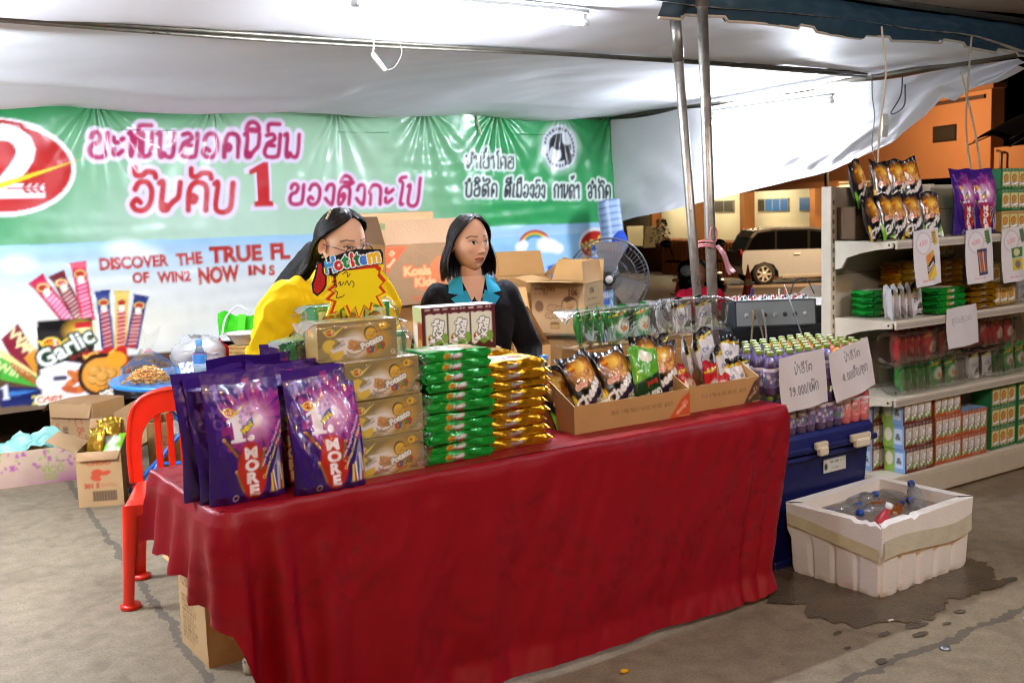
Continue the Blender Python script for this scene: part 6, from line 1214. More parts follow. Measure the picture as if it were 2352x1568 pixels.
    R = Art(30, 36, 7, '#b28f66'); R.ell(13, 15, 6, 4.6, '#4a2f1c'); R.ell(9, 19, 2, 1, '#4a2f1c', rot=1); R.ell(17, 19, 2.2, 1, '#4a2f1c', rot=1.2); R.ell(25, 17, 5.5, 5, '#4a2f1c', 1, ring=1.2); R.text('7082', 19, 29, 3, '#5a4630', flip=True); x = 1.5
    for i in range(8): R.rect(3, 2+i*.6, 6.5, 2.3+i*.6, '#4a3826')
    carton('tall open carton with upside down brown print under the table end', (-1.10, 3.83, 0), -.98, (.31, .25, .37), A, R, flaps=(('l', 1.5, .16), ('r', 2.6, .05), ('f', 1.9, .06), ('b', .4, .12)), closed=False, col='#b68d57')
    # stack behind the women
    def st(label, a, b, z, dims, rz, **k): return carton(label, W3(a, b, z), TH+rz, dims, **k)
    A = Art(45, 32, 7, '#87694a'); A.poly([(0, 1), (12, 1), (0, 15)], '#c8522c'); A.text('12', 4.4, 5.2, 3.2, '#e4c094', bold=.03, rot=-.85); A.text('Boxes', 3.4, 9.8, 2.4, '#e4c094', bold=.03, rot=-.85); A.text('EXP 30 08 2019 1706 96-1', 26, 4.4, 1.8, '#8a6a44')
    A.ell(33, 13, 9, 6.5, '#c8683c', .8); A.ell(24, 20, 9, 6, '#c46a40', .5); A.text('Koala', 17, 16.5, 6.6, '#d8a070', bold=.06, outline=((.7, '#c05a30'),)); A.text('Kids', 21, 22.5, 6.6, '#d8a070', bold=.06, outline=((.7, '#c05a30'),)); A.text('Cream Filled', 20, 29.5, 2.6, '#bb4a26', bold=.04)
    Lf = Art(30, 32, 4, '#a67a45'); Lf.fuzz(6, 14, 24, 26, '#b85a34', 3, 3, .6)
    st('open carton printed in orange behind the woman in the black jacket', 1.79, 2.02, 1.11, (.46, .32, .315), -.10, front=A, left=Lf, flaps=(('f', -.25, .13), ('l', .2, .15)), closed=False, col='#85674a')
    for z, h in ((.0, .37), (.372, .37), (.744, .364)): st('brown carton under the orange printed one, %s from the floor' % {0: 'first', .372: 'second', .744: 'third'}[z], 1.84, 2.06, z, (.42, .32, h), -.08, col='#ad8350')
    for z, h in ((.0, .55), (.552, .3), (.854, .24)): st('brown carton at the left of the stack, %s from the floor' % {0: 'first', .552: 'second', .854: 'third'}[z], 1.32, 2.0, z, (.44, .34, h), -.12, col='#b08652', flaps=(('l', 1.2, .12),) if z > .8 else ())
    A = Art(50, 17, 7, '#a1805a'); A.text('108/65G', 15, 5.5, 5.4, '#4a6a3c', bold=.03, flip=True); A.text('COUNTRY', 32, 6, 5, '#4f6b40', bold=.01, flip=True, rot=.15); A.text('Bread', 31, 11, 3, '#4f6b40', flip=True); A.ell(45, 9, 2.2, 2.2, '#5f7048', 1, ring=.5)
    Lf = Art(30, 17, 4, '#9a713f'); Lf.fuzz(6, 4, 24, 9, '#4a5a3c', 2, 3, .7)
    st('carton with green upside down print on top of the rear stack', 1.79, 2.42, 1.42, (.50, .36, .17), -.06, front=A, left=Lf)
    for z, h in ((.0, .47), (.472, .47), (.944, .473)): st('rear stack carton, %s from the floor' % {0: 'first', .472: 'second', .944: 'third'}[z], 1.79, 2.43, z, (.52, .36, h), -.06, left=Lf, col='#aa7f4a')
    # right of the woman: the upside down carton with brown print
    A = Art(34, 29, 8, '#b39068'); A.text('901', 27, 3.4, 5.2, '#5a3a20', bold=.05, flip=True, sx=.8); A.text('B.B.Q Flavour', 8.6, 2.4, 3.0, '#5a3a20', bold=.04, flip=True, sx=.8); A.fuzz(2, 5, 12, 7.2, '#8a5a34', 1, 4)
    A.ell(24.6, 12.6, 5, 5, '#5a3620', 1, ring=.6); A.poly([(20.4, 10), (22, 7.8), (26, 7.4), (29, 9.4), (26, 9.6), (23, 11)], '#5a3620'); potato(A, 24.6, 13, 1.7, 5, '#a87c48'); A.ell(5, 13.4, 2.8, 3.4, '#5a3620', .85); A.text('Potato', 15, 17.4, 4.6, '#b39068', bold=.06, flip=True, rot=-.1, outline=((.4, '#5a3620'),)); A.text('CRISP', 15.6, 13.2, 4, '#b39068', bold=.06, flip=True, rot=.15, outline=((.4, '#5a3620'),)); A.rect(12, 22.6, 17.6, 26.4, '#6a482a'); A.rect(12.4, 24, 17.2, 26, '#b08850')
    R = Art(30, 29, 8, '#b49a70'); R.text('901', 12, 3, 4.6, '#4a3826', bold=.04, flip=True); R.fuzz(5, 9, 24, 10.6, '#5a4630', 1, 2); R.fuzz(3, 13, 27, 14.2, '#5a4630', 1, 3); R.fuzz(7, 16, 25, 27, '#6a5238', 7, 4)
    c = ony(1272, 700, 6.35)
    carton('open carton with upside down brown print by the fan', (float(c[0])+.09, 6.45, .845), -.47, (.345, .30, .295), A, R, flaps=(('f', 1.45, .12), ('r', -.12, .13), ('b', .5, .14), ('l', 1.3, .12)), closed=False, col='#b48c56')
    carton('plain carton holding up the brown printed one by the fan', (float(c[0])+.08, 6.5, .40), -.42, (.36, .32, .40), None, col='#8f6b3e'); carton('lowest plain carton by the fan, on the ground', (float(c[0])+.08, 6.5, 0), -.42, (.36, .32, .395), None, col='#8f6b3e')
    c = ony(1215, 800, 5.7)
    carton('tall open carton with a raised flap beside the black jacket sleeve', (float(c[0])-.02, 5.78, 0), .25, (.20, .30, .86), None, flaps=(('r', -.5, .24), ('b', .3, .3), ('l', .4, .2)), closed=False, col='#b58a54')
    A = Art(40, 20, 4, '#a67c48'); A.fuzz(8, 8, 30, 12, '#6a4a2c', 1, 2)
    carton('half hidden open carton between the black jacket and the brown printed carton', tuple(ony(1195, 720, 6.9)*np.array([1, 1, 0])+np.array([.02, 0, .9])), .1, (.34, .3, .26), A, flaps=(('r', .9, .16), ('b', .4, .16)), closed=False, col='#a97f4a'); carton('plain carton holding up the half hidden open one', tuple(ony(1195, 720, 6.9)*np.array([1, 1, 0])+np.array([.02, 0, 0])), .1, (.36, .32, .898), None, col='#8f6b3e')
cartons()
# ------------------------------------------------------------------ red plastic chair (and a white one far behind)
def chair(name, loc, rz, col, label, grp=None):
    r = empty(name, loc, rz, label, 'chair', grp); M = mat('chair_plastic', .28, coat=.3, var=.03)
    mb = MB(); w, d, h = .40, .38, .45
    def P(s, t):
        e = np.minimum(np.minimum(s, 1-s)*w, np.minimum(t, 1-t)*d); rim = np.clip(1-e/.03, 0, 1)
        return (-w/2+w*s)*(1-.07*t), -d/2+d*t, h-.012*np.sin(PI*s)*np.sin(PI*t)-.018*rim**2
    surf(mb, 30, 28, P, col); surf(mb, 12, 12, lambda s, t: ((-w/2+w*s)*(1-.07*t), -d/2+d*t, h-.022+0*s), col, flip=True)
    q = [(-w/2, -d/2), (w/2, -d/2), (w/2*.93, d/2), (-w/2*.93, d/2)]
    for i in range(4):
        (x0, y0), (x1, y1) = q[i], q[(i+1) % 4]; surf(mb, 24, 4, lambda s, t: (x0+(x1-x0)*s, y0+(y1-y0)*s, h-.018-(.030+.07*np.abs(2*s-1)**5)*(1-t)), col)
    mb.build('seat', M, r)
    for sx, sy in ((-1, -1), (1, -1), (1, 1), (-1, 1)):
        mb = MB(); k = .93 if sy > 0 else 1; tx, ty = sx*(w/2*k-.028), sy*(d/2-.028); bx, by = tx+sx*.035, ty+sy*.03; n = 9
        for a, b in (((-.031, 0), (.031, 0)),):
            def L(s, t):
                ang = (s-.5)*2.2; wd = .040*(1.05-.30*(1-t)); nx, ny = sx, sy; l = math.hypot(nx, ny); nx, ny = nx/l, ny/l; cx = bx+(tx-bx)*t; cy = by+(ty-by)*t
                return cx+wd*(np.cos(ang)*nx-np.sin(ang)*ny), cy+wd*(np.cos(ang)*ny+np.sin(ang)*nx), .0+(h-.02)*t
            surf(mb, 10, 12, L, col); surf(mb, 10, 12, lambda s, t: tuple(a*(1) for a in (L(s, t)[0]-.006*sx, L(s, t)[1]-.006*sy, L(s, t)[2])), col, flip=True)
        tube(mb, [(bx+.0*sx, by, .0), (bx, by, .018)], .042, col, 12); mb.build('leg', M, r)
    # backrest: arch frame, slats and crown, tilted back
    B = xf((0, d/2-.02, h-.01), 0, -.17)
    out = [(-.20, .0), (-.205, .12), (-.20, .23), (-.175, .33), (-.11, .385), (0, .403), (.11, .385), (.175, .33), (.20, .23), (.205, .12), (.20, .0)]; inn = [(-.155, .0), (-.155, .10), (-.15, .2), (-.128, .25), (-.08, .295), (0, .305), (.08, .295), (.128, .25), (.15, .2), (.155, .10), (.155, .0)]
    O = spline(out, 6); I = spline(inn, 6); n = len(O); mb = MB(); mb.T = B; cv = lambda p: -.03*(1-(p[:, 0]/.2)**2)+0.03
    for y in (-.011, .011): mb.add(np.concatenate([np.stack([O[:, 0], y-cv(O)*-1, O[:, 1]], 1), np.stack([I[:, 0], y+cv(I), I[:, 1]], 1)]), [(i, i+1, n+i+1, n+i) for i in range(n-1)], col)
    for C in (O, I): mb.add(np.concatenate([np.stack([C[:, 0], cv(C)-.011, C[:, 1]], 1), np.stack([C[:, 0], cv(C)+.011, C[:, 1]], 1)]), [(i, i+1, n+i+1, n+i) for i in range(n-1)], col)
    tube(mb, [(x, -.0+float(cv(np.array([[x, 0]]))[0]), z) for x, z in O], .015, col, 8); mb.build('back_frame', M, r)
    for x in (-.078, -.026, .026, .078):
        mb = MB(); mb.T = B; y = float(cv(np.array([[x, 0]]))[0]); box(mb, (x-.014, y-.007, 0), (x+.014, y+.007, .30), col, bev=.004); mb.build('back_slat', M, r)
    mb = MB(); mb.T = B; ball(mb, (0, .014, .352), (.06, .016, .016), '#3a0c08' if col != '#dcdcd8' else '#777777', 14, 6); mb.build('slot_shade_inset', M, r); return r  # solid dark inset stands for the shade of the open grip slot
chair('plastic_chair', (-1.465, 4.50, 0), .25, '#d3240e', 'bright red plastic chair at the left end of the table')
chair('plastic_chair', (2.75, 9.0, 0), .5, '#dcdcd8', 'white plastic chair behind the black mixer')
# ------------------------------------------------------------------ blue round table and what is on it
def round_table():
    cx, cy, R, z = -1.83, 5.98, .43, .72; r = empty('round_table', (cx, cy, 0), 0, 'blue round folding table behind the red chair', 'table')
    mb = MB(); lathe(mb, [(.001, z-.03), (R-.02, z-.032), (R, z-.026), (R+.004, z-.012), (R-.004, z), (R-.02, z-.004), (.001, z-.004)], '#2f7fd0', 48); mb.build('table_top', PLAS(), r)
    for k, (x0, y0, x1, y1) in enumerate(((-.43, .06, .22, .1), (.40, .06, -.2, .1), (-.3, -.25, .2, -.1), (.3, -.25, -.2, -.1))):
        mb = MB(); p = spline([(x0, y0, .03), (x0*.55, y0, .22), (x0*.25, (y0+y1)/2, .36), (x1*.5, y1, .55), (x1, y1, .70)], 6); tube(mb, p, .012, '#2a6ac4'); l = mb.build('leg', PAINT(), r)
        mb = MB(); lathe(mb, [(.001, 0), (.016, 0), (.017, .05), (.012, .06)], '#e8e4da', 12, c=(x0, y0, 0)); mb.build('foot_cap', PLAS(), l)
    mb = MB(); tube(mb, [(-.24, .06, .2), (.22, .06, .2)], .01, '#2a6ac4'); mb.build('cross_bar', PAINT(), r)
    Z = z
    # bag of noodles
    o = empty('noodle_bag', (-1.98, 5.74, Z), .15, 'clear bag of orange crisp noodles on the blue table', 'food bag'); mb = MB(); rr = random.Random(5)
    for i in range(420):
        u = rr.gauss(0, .32); v = rr.gauss(0, .3); u = max(-.95, min(.95, u)); v = max(-.9, min(.9, v)); hh = max(.01, .085*(1-abs(u)**1.6)*(1-abs(v)**1.6)); x, y, zz = u*.14, v*.10, rr.uniform(.006, hh+.008); a = rr.random()*6.3; b_ = rr.uniform(-.7, .7); q = .011
        mb.T = xf((x, y, zz), a, b_); tube(mb, [(q*math.cos(t), q*math.sin(t), 0) for t in np.linspace(0, 5, 6)], .0032, ('#e8a448', '#f0b458', '#de9038', '#f4c878')[i % 4], 5)
    mb.T = None; mb.build('noodles', mat('fried_noodle', .5, var=.1), o)
    mb = MB(); surf(mb, 30, 20, lambda s, t: ((.165*(1-.25*t))*np.cos(s*2*PI)*(1-.75*np.clip((t-.55)/.45, 0, 1)), .12*np.sin(s*2*PI)*(1-.75*np.clip((t-.55)/.45, 0, 1)), .004+.17*t**1.2+.012*fbm(s*9, t*5, 2)), '#ffffff'); mb.build('clear_bag', film_mat(), o)
    mb = MB(); surf(mb, 10, 10, lambda s, t: (.05*(s-.5)*(1+2*t)+.01, .03*np.sin(s*9), .165+.12*t+.02*np.sin(s*8)), '#ffffff'); mb.build('bag_neck', film_mat(), o); mb = MB(); tube(mb, [(.02*math.cos(a)+.01, .02*math.sin(a), .17) for a in np.linspace(0, 6.3, 12)], .004, '#e08aa0'); mb.build('tie', PLAS(), o)
    o = empty('plastic_bag', (-1.73, 5.86, Z), 0, 'crumpled clear plastic bag behind the noodle bag', 'plastic bag'); mb = MB(); surf(mb, 36, 26, lambda s, t: ((.15+.025*fbm(s*8, t*5, 4))*np.cos(s*2*PI)*np.sin(PI*(.08+.8*t)), (.10+.02*fbm(s*8, t*5, 6))*np.sin(s*2*PI)*np.sin(PI*(.08+.8*t)), .01+.23*t+.02*fbm(s*9, t*7, 5)), '#ffffff'); mb.build('bag_skin', film_mat('milky_film', (.9, .92, .92), .38, 16, 1), o)
    mb = MB(); ball(mb, (0, 0, .05), (.11, .07, .045), '#b8a888', 16, 10); mb.build('contents', CLOTH(), o)
    A = Art(14, 11, 5, '#e9edf2'); rr = random.Random(8)
    for i in range(26): A.ell(rr.uniform(0, 14), rr.uniform(0, 11), .9, .6, '#3a58a8', .9, rot=rr.random()*3)
    o = pillow_bm(.16, .10, .045, A, '#d8dee8', 3, 30, 24).build('napkin_pack', FILM()); put(o, (-1.72, 5.70, Z+.004), .1); tag(o, 'blue and white patterned napkin pack beside the water bottle', 'napkin pack')
    b = again(ART['bottle'], (-1.66, 5.62, Z), 0, 'small water bottle with a blue label on the blue table', 'water bottles', s=1.08); ART['bottle']['group'] = 'water bottles'
    for ch in b.children:
        if 'bottle' in ch.name: mb = MB(); lathe(mb, [(.0338, .10), (.0345, .105), (.0345, .15), (.0338, .155)], '#3f7fc4', 16, cols=['#e6e6ee', '#3f7fc4', '#3f7fc4', '#c83a3a']); mb.build('label', FILM(), b)
    # bamboo rice basket with enamel bowl, red cloth, tray, green bag
    o = empty('rice_basket', (-1.475, 5.86, Z), 0, 'woven bamboo rice basket carrying the enamel bowl', 'basket'); mb = MB(); a = []
    for i in range(13): zz = .012+i*.0125; a += [(.088+.002*(i % 2), zz), (.0905-.002*(i % 2), zz+.006)]
    lathe(mb, [(.07, 0), (.086, .004)]+a+[(.093, .172), (.08, .175), (.001, .176)], '#b8904c', 40, cols=['#a07a3c', '#b08a48']+['#b8924e' if (i//2) % 2 else '#a37d3f' for i in range(26)]+['#c49c58', '#c49c58', '#b8904c']); lathe(mb, [(.075, -.03+.03), (.082, .0), (.082, .012)], '#8a6a34', 30); mb.build('basket_wall', mat('woven_bamboo', .55, bump=.8, bscale=160, var=.2, vscale=60), o)
    mb = MB(); lathe(mb, [(.001, .006), (.05, .0), (.055, .004), (.098, .058), (.116, .064), (.116, .067), (.097, .063), (.052, .012), (.001, .01)], '#dddace', 36); o = mb.build('enamel_bowl', mat('enamel', .2, coat=.5, var=.03)); put(o, (-1.475, 5.86, Z+.177)); tag(o, 'white enamel bowl with a worn rim on the bamboo basket', 'bowl')
    mb = MB(); surf(mb, 24, 14, lambda s, t: (-.1+.2*s, .1*t-.05+.02*np.sin(s*8), .02+.17*np.sin(PI*np.clip(t*.8+.1, 0, 1))*(.7+.3*np.sin(s*5))+.02*fbm(s*7, t*5, 7)), '#b81418'); o = mb.build('red_cloth', CLOTH()); put(o, (-1.61, 5.98, Z)); tag(o, 'crumpled red cloth between the water bottle and the basket', 'cloth')
    mb = MB(); box(mb, (-.13, -.10, 0), (.13, .10, .018), '#c9cdd2', bev=.006); o = mb.build('foam_tray', PLAS()); put(o, (-1.58, 6.15, Z+.175), .1); tag(o, 'pale grey tray behind the enamel bowl', 'tray'); mb = MB(); box(mb, (-.12, -.08, 0), (.12, .08, .172), '#17171a', bev=.01); o = mb.build('black_box', PLAS()); put(o, (-1.56, 6.17, Z)); tag(o, 'black box under the pale grey tray', 'box')
    o = empty('shopping_bag', (-1.64, 6.42, .60), -.2, 'bright green cloth shopping bag with white cord handles', 'bag'); G = '#3fc41c'
    mb = MB(); surf(mb, 20, 20, lambda s, t: (-.16+.32*s*(1-.1*t)+.016, -.04*np.sin(PI*s)+.012*fbm(s*6, t*5, 12), .42*t+.02*np.sin(s*7)*t), G); surf(mb, 10, 10, lambda s, t: (-.16+.32*s*(1-.1*t)+.016, .05+0*s, .40*t), G, flip=True); mb.build('bag_panel', CLOTH(), o)
    mb = MB(); tube(mb, spline([(-.10, -.05, .28), (-.06, -.06, .40), (.02, -.05, .47), (.08, -.05, .44)], 6), .006, '#e8ece8'); mb.build('handle', CLOTH(), o)
    mb = MB(); surf(mb, 6, 12, lambda s, t: (.02+.05*s-.05*t, -.055+0*s, .42-.3*t), '#5ad834'); mb.build('strap', CLOTH(), o)
    mb = MB(); box(mb, (-.15, -.12, 0), (.15, .12, .62), '#8a6a42', bev=.004); o = mb.build('carton', CARD()); put(o, (-1.64, 6.44, 0), -.2); tag(o, 'brown carton under the green shopping bag', 'carton')
    o = empty('foam_slab', (-1.80, 6.45, .30), -.1, 'white polystyrene box lid under the blue round table', 'foam box'); mb = MB(); box(mb, (-.26, -.15, 0), (.2, .15, .09), '#dedad0', bev=.012); mb.build('lid_body', mat('foam', .8, var=.03, bump=.3, bscale=90), o)
    mb = MB(); box(mb, (-.2, -.14, 0), (.2, .14, .298), '#4a3a2a', bev=.005); o = mb.build('crate', CARD()); put(o, (-1.82, 6.47, 0), -.1); tag(o, 'dark box carrying the polystyrene lid under the blue table', 'box')
round_table()
# ------------------------------------------------------------------ fan and rolled mats
def fan():
    r = empty('stand_fan', W3(4.1, 3.25), TH, 'large stand fan with a round wire guard by the banner', 'fan'); H = 1.045
    mb = MB(); lathe(mb, [(.001, 0), (.22, 0), (.22, .02), (.05, .05), (.04, .07)], '#3a3c40', 24); mb.build('base', PAINT(), r); mb = MB(); tube(mb, [(0, .1, .05), (0, .1, H)], .022, '#4a4c50'); mb.build('pole', STEEL(), r)
    M = xf((0, 0, H), -.62, 0) @ xf(s=1.02)
    mb = MB(); mb.T = M; tube(mb, [(0, .05, 0), (0, .26, 0)], [.09, .075], '#2a2a2c', 18); mb.build('motor', PAINT(), r)
    mb = MB(); mb.T = M @ xf((0, 0, 0), 0, PI/2)
    for yy, k in ((-.075, 1), (.075, 1)):
        for q in (.09, .15, .21, .27): tube(mb, [(q*math.cos(a), q*math.sin(a), -yy*(1-(q/.30)**3)) for a in np.linspace(0, 2*PI, 40)], .0016, '#5a5c60', 4, cap=False)
        for i in range(56): a = i*2*PI/56; tube(mb, [(q*math.cos(a+.5*(q-.05)), q*math.sin(a+.5*(q-.05)), -yy*(1-(q/.30)**3)) for q in np.linspace(.05, .295, 7)], .0012, '#6a6c70', 4, cap=False)
    tube(mb, [(.297*math.cos(a), .297*math.sin(a), 0) for a in np.linspace(0, 2*PI, 48)], .006, '#55575b', 6, cap=False); mb.build('guard', PAINT(), r)
    mb = MB(); mb.T = M; tube(mb, [(0, -.09, 0), (0, -.07, 0)], .045, '#2c2c2e', 18); tube(mb, [(0, -.096, 0), (0, -.09, 0)], .028, '#c9c9cc', 16); mb.build('guard_badge', PLAS(), r)
    for i in range(3):
        mb = MB(); mb.T = M @ xf((0, 0, 0), 0, 0, i*2*PI/3); surf(mb, 12, 10, lambda s, t: ((s-.5)*(.10+.16*t)+.03*t, -.03+.06*s*(1-.3*t), .05+.22*t), '#a4a6aa'); mb.build('blade', mat('fan_blade', .25, trans=.5, var=.05), r)
fan()
def mats():
    r = empty('mat_roll', W3(5.18, 4.72), 0, 'tall roll of blue and white striped matting by the banner end', 'rolled mat'); zs = np.linspace(0, 1.24, 60); pr = [(.085+.012*math.sin(z*9)+.006*math.sin(z*31), z) for z in zs]
    lathe_c = ['#2f4fa0' if (k//3) % 2 else '#b9c4dc' for k in range(60)]; mb = MB(); lathe(mb, pr+[(.001, 1.24)], '#2f4fa0', 24, cols=lathe_c+['#2f4fa0']); mb.build('roll_body', CLOTH(), r)
    r = empty('mat_roll', W3(5.24, 4.62, 1.2), 0, 'folded checked blue mat resting on the striped mat roll', 'rolled mat'); mb = MB(); A = Art(10, 10, 6, '#8fa6c8')
    for i in range(8): A.line([(0, i*1.3), (10, i*1.3+.3)], .22, '#31466e')
    for i in range(6): A.line([(i*1.8, 0), (i*1.8, 10)], .2, '#d8e0ec')
    surf(mb, 40, 40, lambda s, t: (.105*np.cos(s*2*PI)+.012*np.sin(t*5), .09*np.sin(s*2*PI), .44*t+.015*np.sin(s*9)), A); mb.build('roll_body', CLOTH(), r); mb = MB(); ball(mb, (.06, -.04, .06), (.09, .07, .12), '#24429a', 16, 10); mb.build('roll_end', CLOTH(), r)
mats()
# ------------------------------------------------------------------ blue cool box with packed juice bottles
def cooler():
    r = empty('cool_box', W3(2.37, .04), TH, 'large blue cool box beside the red table cloth', 'cool box'); BL = '#121850'; M = mat('cooler_plastic', .42, var=.08, coat=.05, bump=.05)
    mb = MB()
    def ring(z, e): return [(0-e+.02, .03-e, z), (.66+e, .03-e, z), (.66+e, .50+e, z), (0-e+.02, .50+e, z)]
    v = ring(0, -.02)+ring(.06, -.015)+ring(.49, .005); mb.add(v, [(i+4*k, (i+1) % 4+4*k, (i+1) % 4+4*k+4, i+4*k+4) for k in range(2) for i in range(4)]+[(3, 2, 1, 0), (8, 9, 10, 11)], BL, 0, False)
    box(mb, (.04, .012, .0), (.64, .03, .035), BL, bev=.008); box(mb, (.02, .01, .455), (.67, .03, .475), '#172062', bev=.006); mb.build('tub', M, r)
    mb = MB(); box(mb, (-.01, .005, .492), (.69, .525, .575), '#172062', bev=.018); box(mb, (-.02, -.005, .488), (.70, .535, .515), '#141c58', bev=.008); mb.build('lid', M, r)
    for x, w in ((.30, .075), (.56, .13)):
        mb = MB(); box(mb, (x-w/2, -.028, .50), (x+w/2, -.005, .535), '#cfc6ae', bev=.006); box(mb, (x-w*.36, -.04, .475), (x+w*.36, -.01, .515), '#ddd4bc', bev=.008); mb.build('latch', PLAS(), r)
    A = Art(14, 6, 12, '#c9ccc4'); A.rect(0, 0, 14, .4, '#8a8f8a'); A.ell(1.6, 3.4, 1, 1.5, '#1c3a2a'); A.fuzz(4, 1.2, 13, 2.6, '#2a2a2a', 1, 3); A.fuzz(5, 4, 10, 5, '#3a3a3a', 1, 4)
    mb = MB(); surf(mb, 40, 18, lambda s, t: (.36+.15*s, .0245-.002, .375+.062*t), A); mb.build('maker_plate', PAPER(), r)
    def bottle_mesh(c, lab, lab2, seed):
        mb = MB(); lathe(mb, [(.001, 0), (.024, .001), (.0285, .006), (.029, .03), (.0275, .06), (.029, .09), (.029, .118), (.026, .138), (.018, .156), (.0125, .164), (.0125, .170)], c, 16, cols=[c, c, c, c, c, c, c, c, lab, lab, lab]); b = mb.mesh('bottle_body', mat('juice_bottle', .12, coat=1, spec=.7, var=.06))
        rr = random.Random(seed); A = Art(19, 8, 3, lab)
        A.rect(0, 0, 19, 1.4, '#e6dfe9')
        for i in range(60): A.ell(rr.uniform(0, 19), rr.uniform(2, 8), rr.uniform(.3, .9), rr.uniform(.3, .7), (lab2, '#e9e2ee', c, '#3f7a3a')[i % 4 if i % 8 else 3], .85)
        A.fuzz(1, 2.5, 8, 4, '#f2eef4', 1, seed); A.fuzz(11, 2.5, 18, 4, '#f2eef4', 1, seed+1)
        mb = MB(); surf(mb, 40, 14, lambda s, t: (.0296*np.cos(s*2*PI), .0296*np.sin(s*2*PI), .034+.082*t), A); l = mb.mesh('label', mat('bottle_label', .3, coat=.4)); return b, l
    mb = MB(); lathe(mb, [(.001, .186), (.0135, .186), (.0148, .184), (.0148, .168), (.0138, .167)], '#7cc02c', 16, cols=['#dfe6cf', '#8ea44e', '#7f963c', '#748a34', '#66792c']); cap = mb.mesh('cap', PLAS())
    KM = {'purple': bottle_mesh('#4e3c5e', '#6c5a90', '#9688b4', 1), 'orange': bottle_mesh('#d07a14', '#e08c1c', '#e8b04a', 2), 'pink': bottle_mesh('#c8686c', '#d87a80', '#e8a0a0', 3)}
    rr = random.Random(12)
    def one(kind, a, b, z, label, grp):
        o = empty('juice_bottle', W3(a, b, z), rr.uniform(0, 6), label, 'juice bottle', grp)
        for nm, me in (('bottle_body', KM[kind][0]), ('label', KM[kind][1]), ('cap', cap)): p = bpy.data.objects.new(nm, me); COL.objects.link(p); p.parent = o
    nx = 11
    for lay in (0, 1):
        for j in range(6):
            for i in range(nx):
                if lay == 0 and j > 0 and i not in (0,): continue
                k = 'purple' if i < 7 else 'orange' if i == 7 else 'pink'
                if lay == 1 and j > 1 and i == 6: k = 'orange'
                if lay == 0 and i == 7: k = 'purple'
                if lay == 1 and j == 0 and i in (0,): pass
                one(k, 2.415+.0605*i+rr.uniform(-.003, .003), .082+.064*j+rr.uniform(-.004, .004), .5755+.1885*lay, '%s juice bottle with a green cap in the %s layer on the cool box' % (k, 'upper' if lay else 'lower'), '%s bottles of the %s layer' % (k, 'upper' if lay else 'lower'))
    def sheet_paper(name, label, a0, z0, w, h, b, art, rz=0.0, tilt=0.0, curl=.012, cat='paper sign', grp='handwritten price papers'):
        mb = MB(); surf(mb, 110, 96, lambda s, t: (w*s, -curl*np.sin(PI*s)*(1-t)-curl*(1-t)**2+.004*np.sin(s*9+t*4), -h+h*t), art); surf(mb, 16, 16, lambda s, t: (w*s, .0007-curl*np.sin(PI*s)*(1-t)-curl*(1-t)**2+.004*np.sin(s*9+t*4), -h+h*t), '#c9c6c4', flip=True); o = mb.build(name, PAPER()); o.location = W3(a0, b, z0); o.rotation_euler = (0, tilt, TH+rz); tag(o, label, cat, grp); return o
    A = Art(29, 24, 8, '#cfcbcc'); A.lao('ນ້ຳລີໂຕ', 9, 8.6, 3.3, '#4a4648', wd=.12, w=12); A.lao('19.000/ແພັກ', 5, 17.4, 3.7, '#4a4648', wd=.12, w=19)
    sheet_paper('price_paper', 'white price paper reading nineteen thousand on the juice bottles', 2.415, .925, .285, .235, .035, A, tilt=-.06)
    A = Art(29, 24, 8, '#cfcbcc'); A.lao('ນ້ຳລີໂຕ', 10.5, 7.4, 3.0, '#4a4648', wd=.12, w=11.4); A.lao('4.000ກີບ/ຕຸກ', 6.5, 15.6, 3.4, '#4a4648', wd=.12, w=19)
    sheet_paper('price_paper', 'tilted white price paper reading four thousand at the cool box corner', 2.72, .915, .27, .225, .03, A, tilt=-.19)
    return sheet_paper
sheet_paper = cooler()
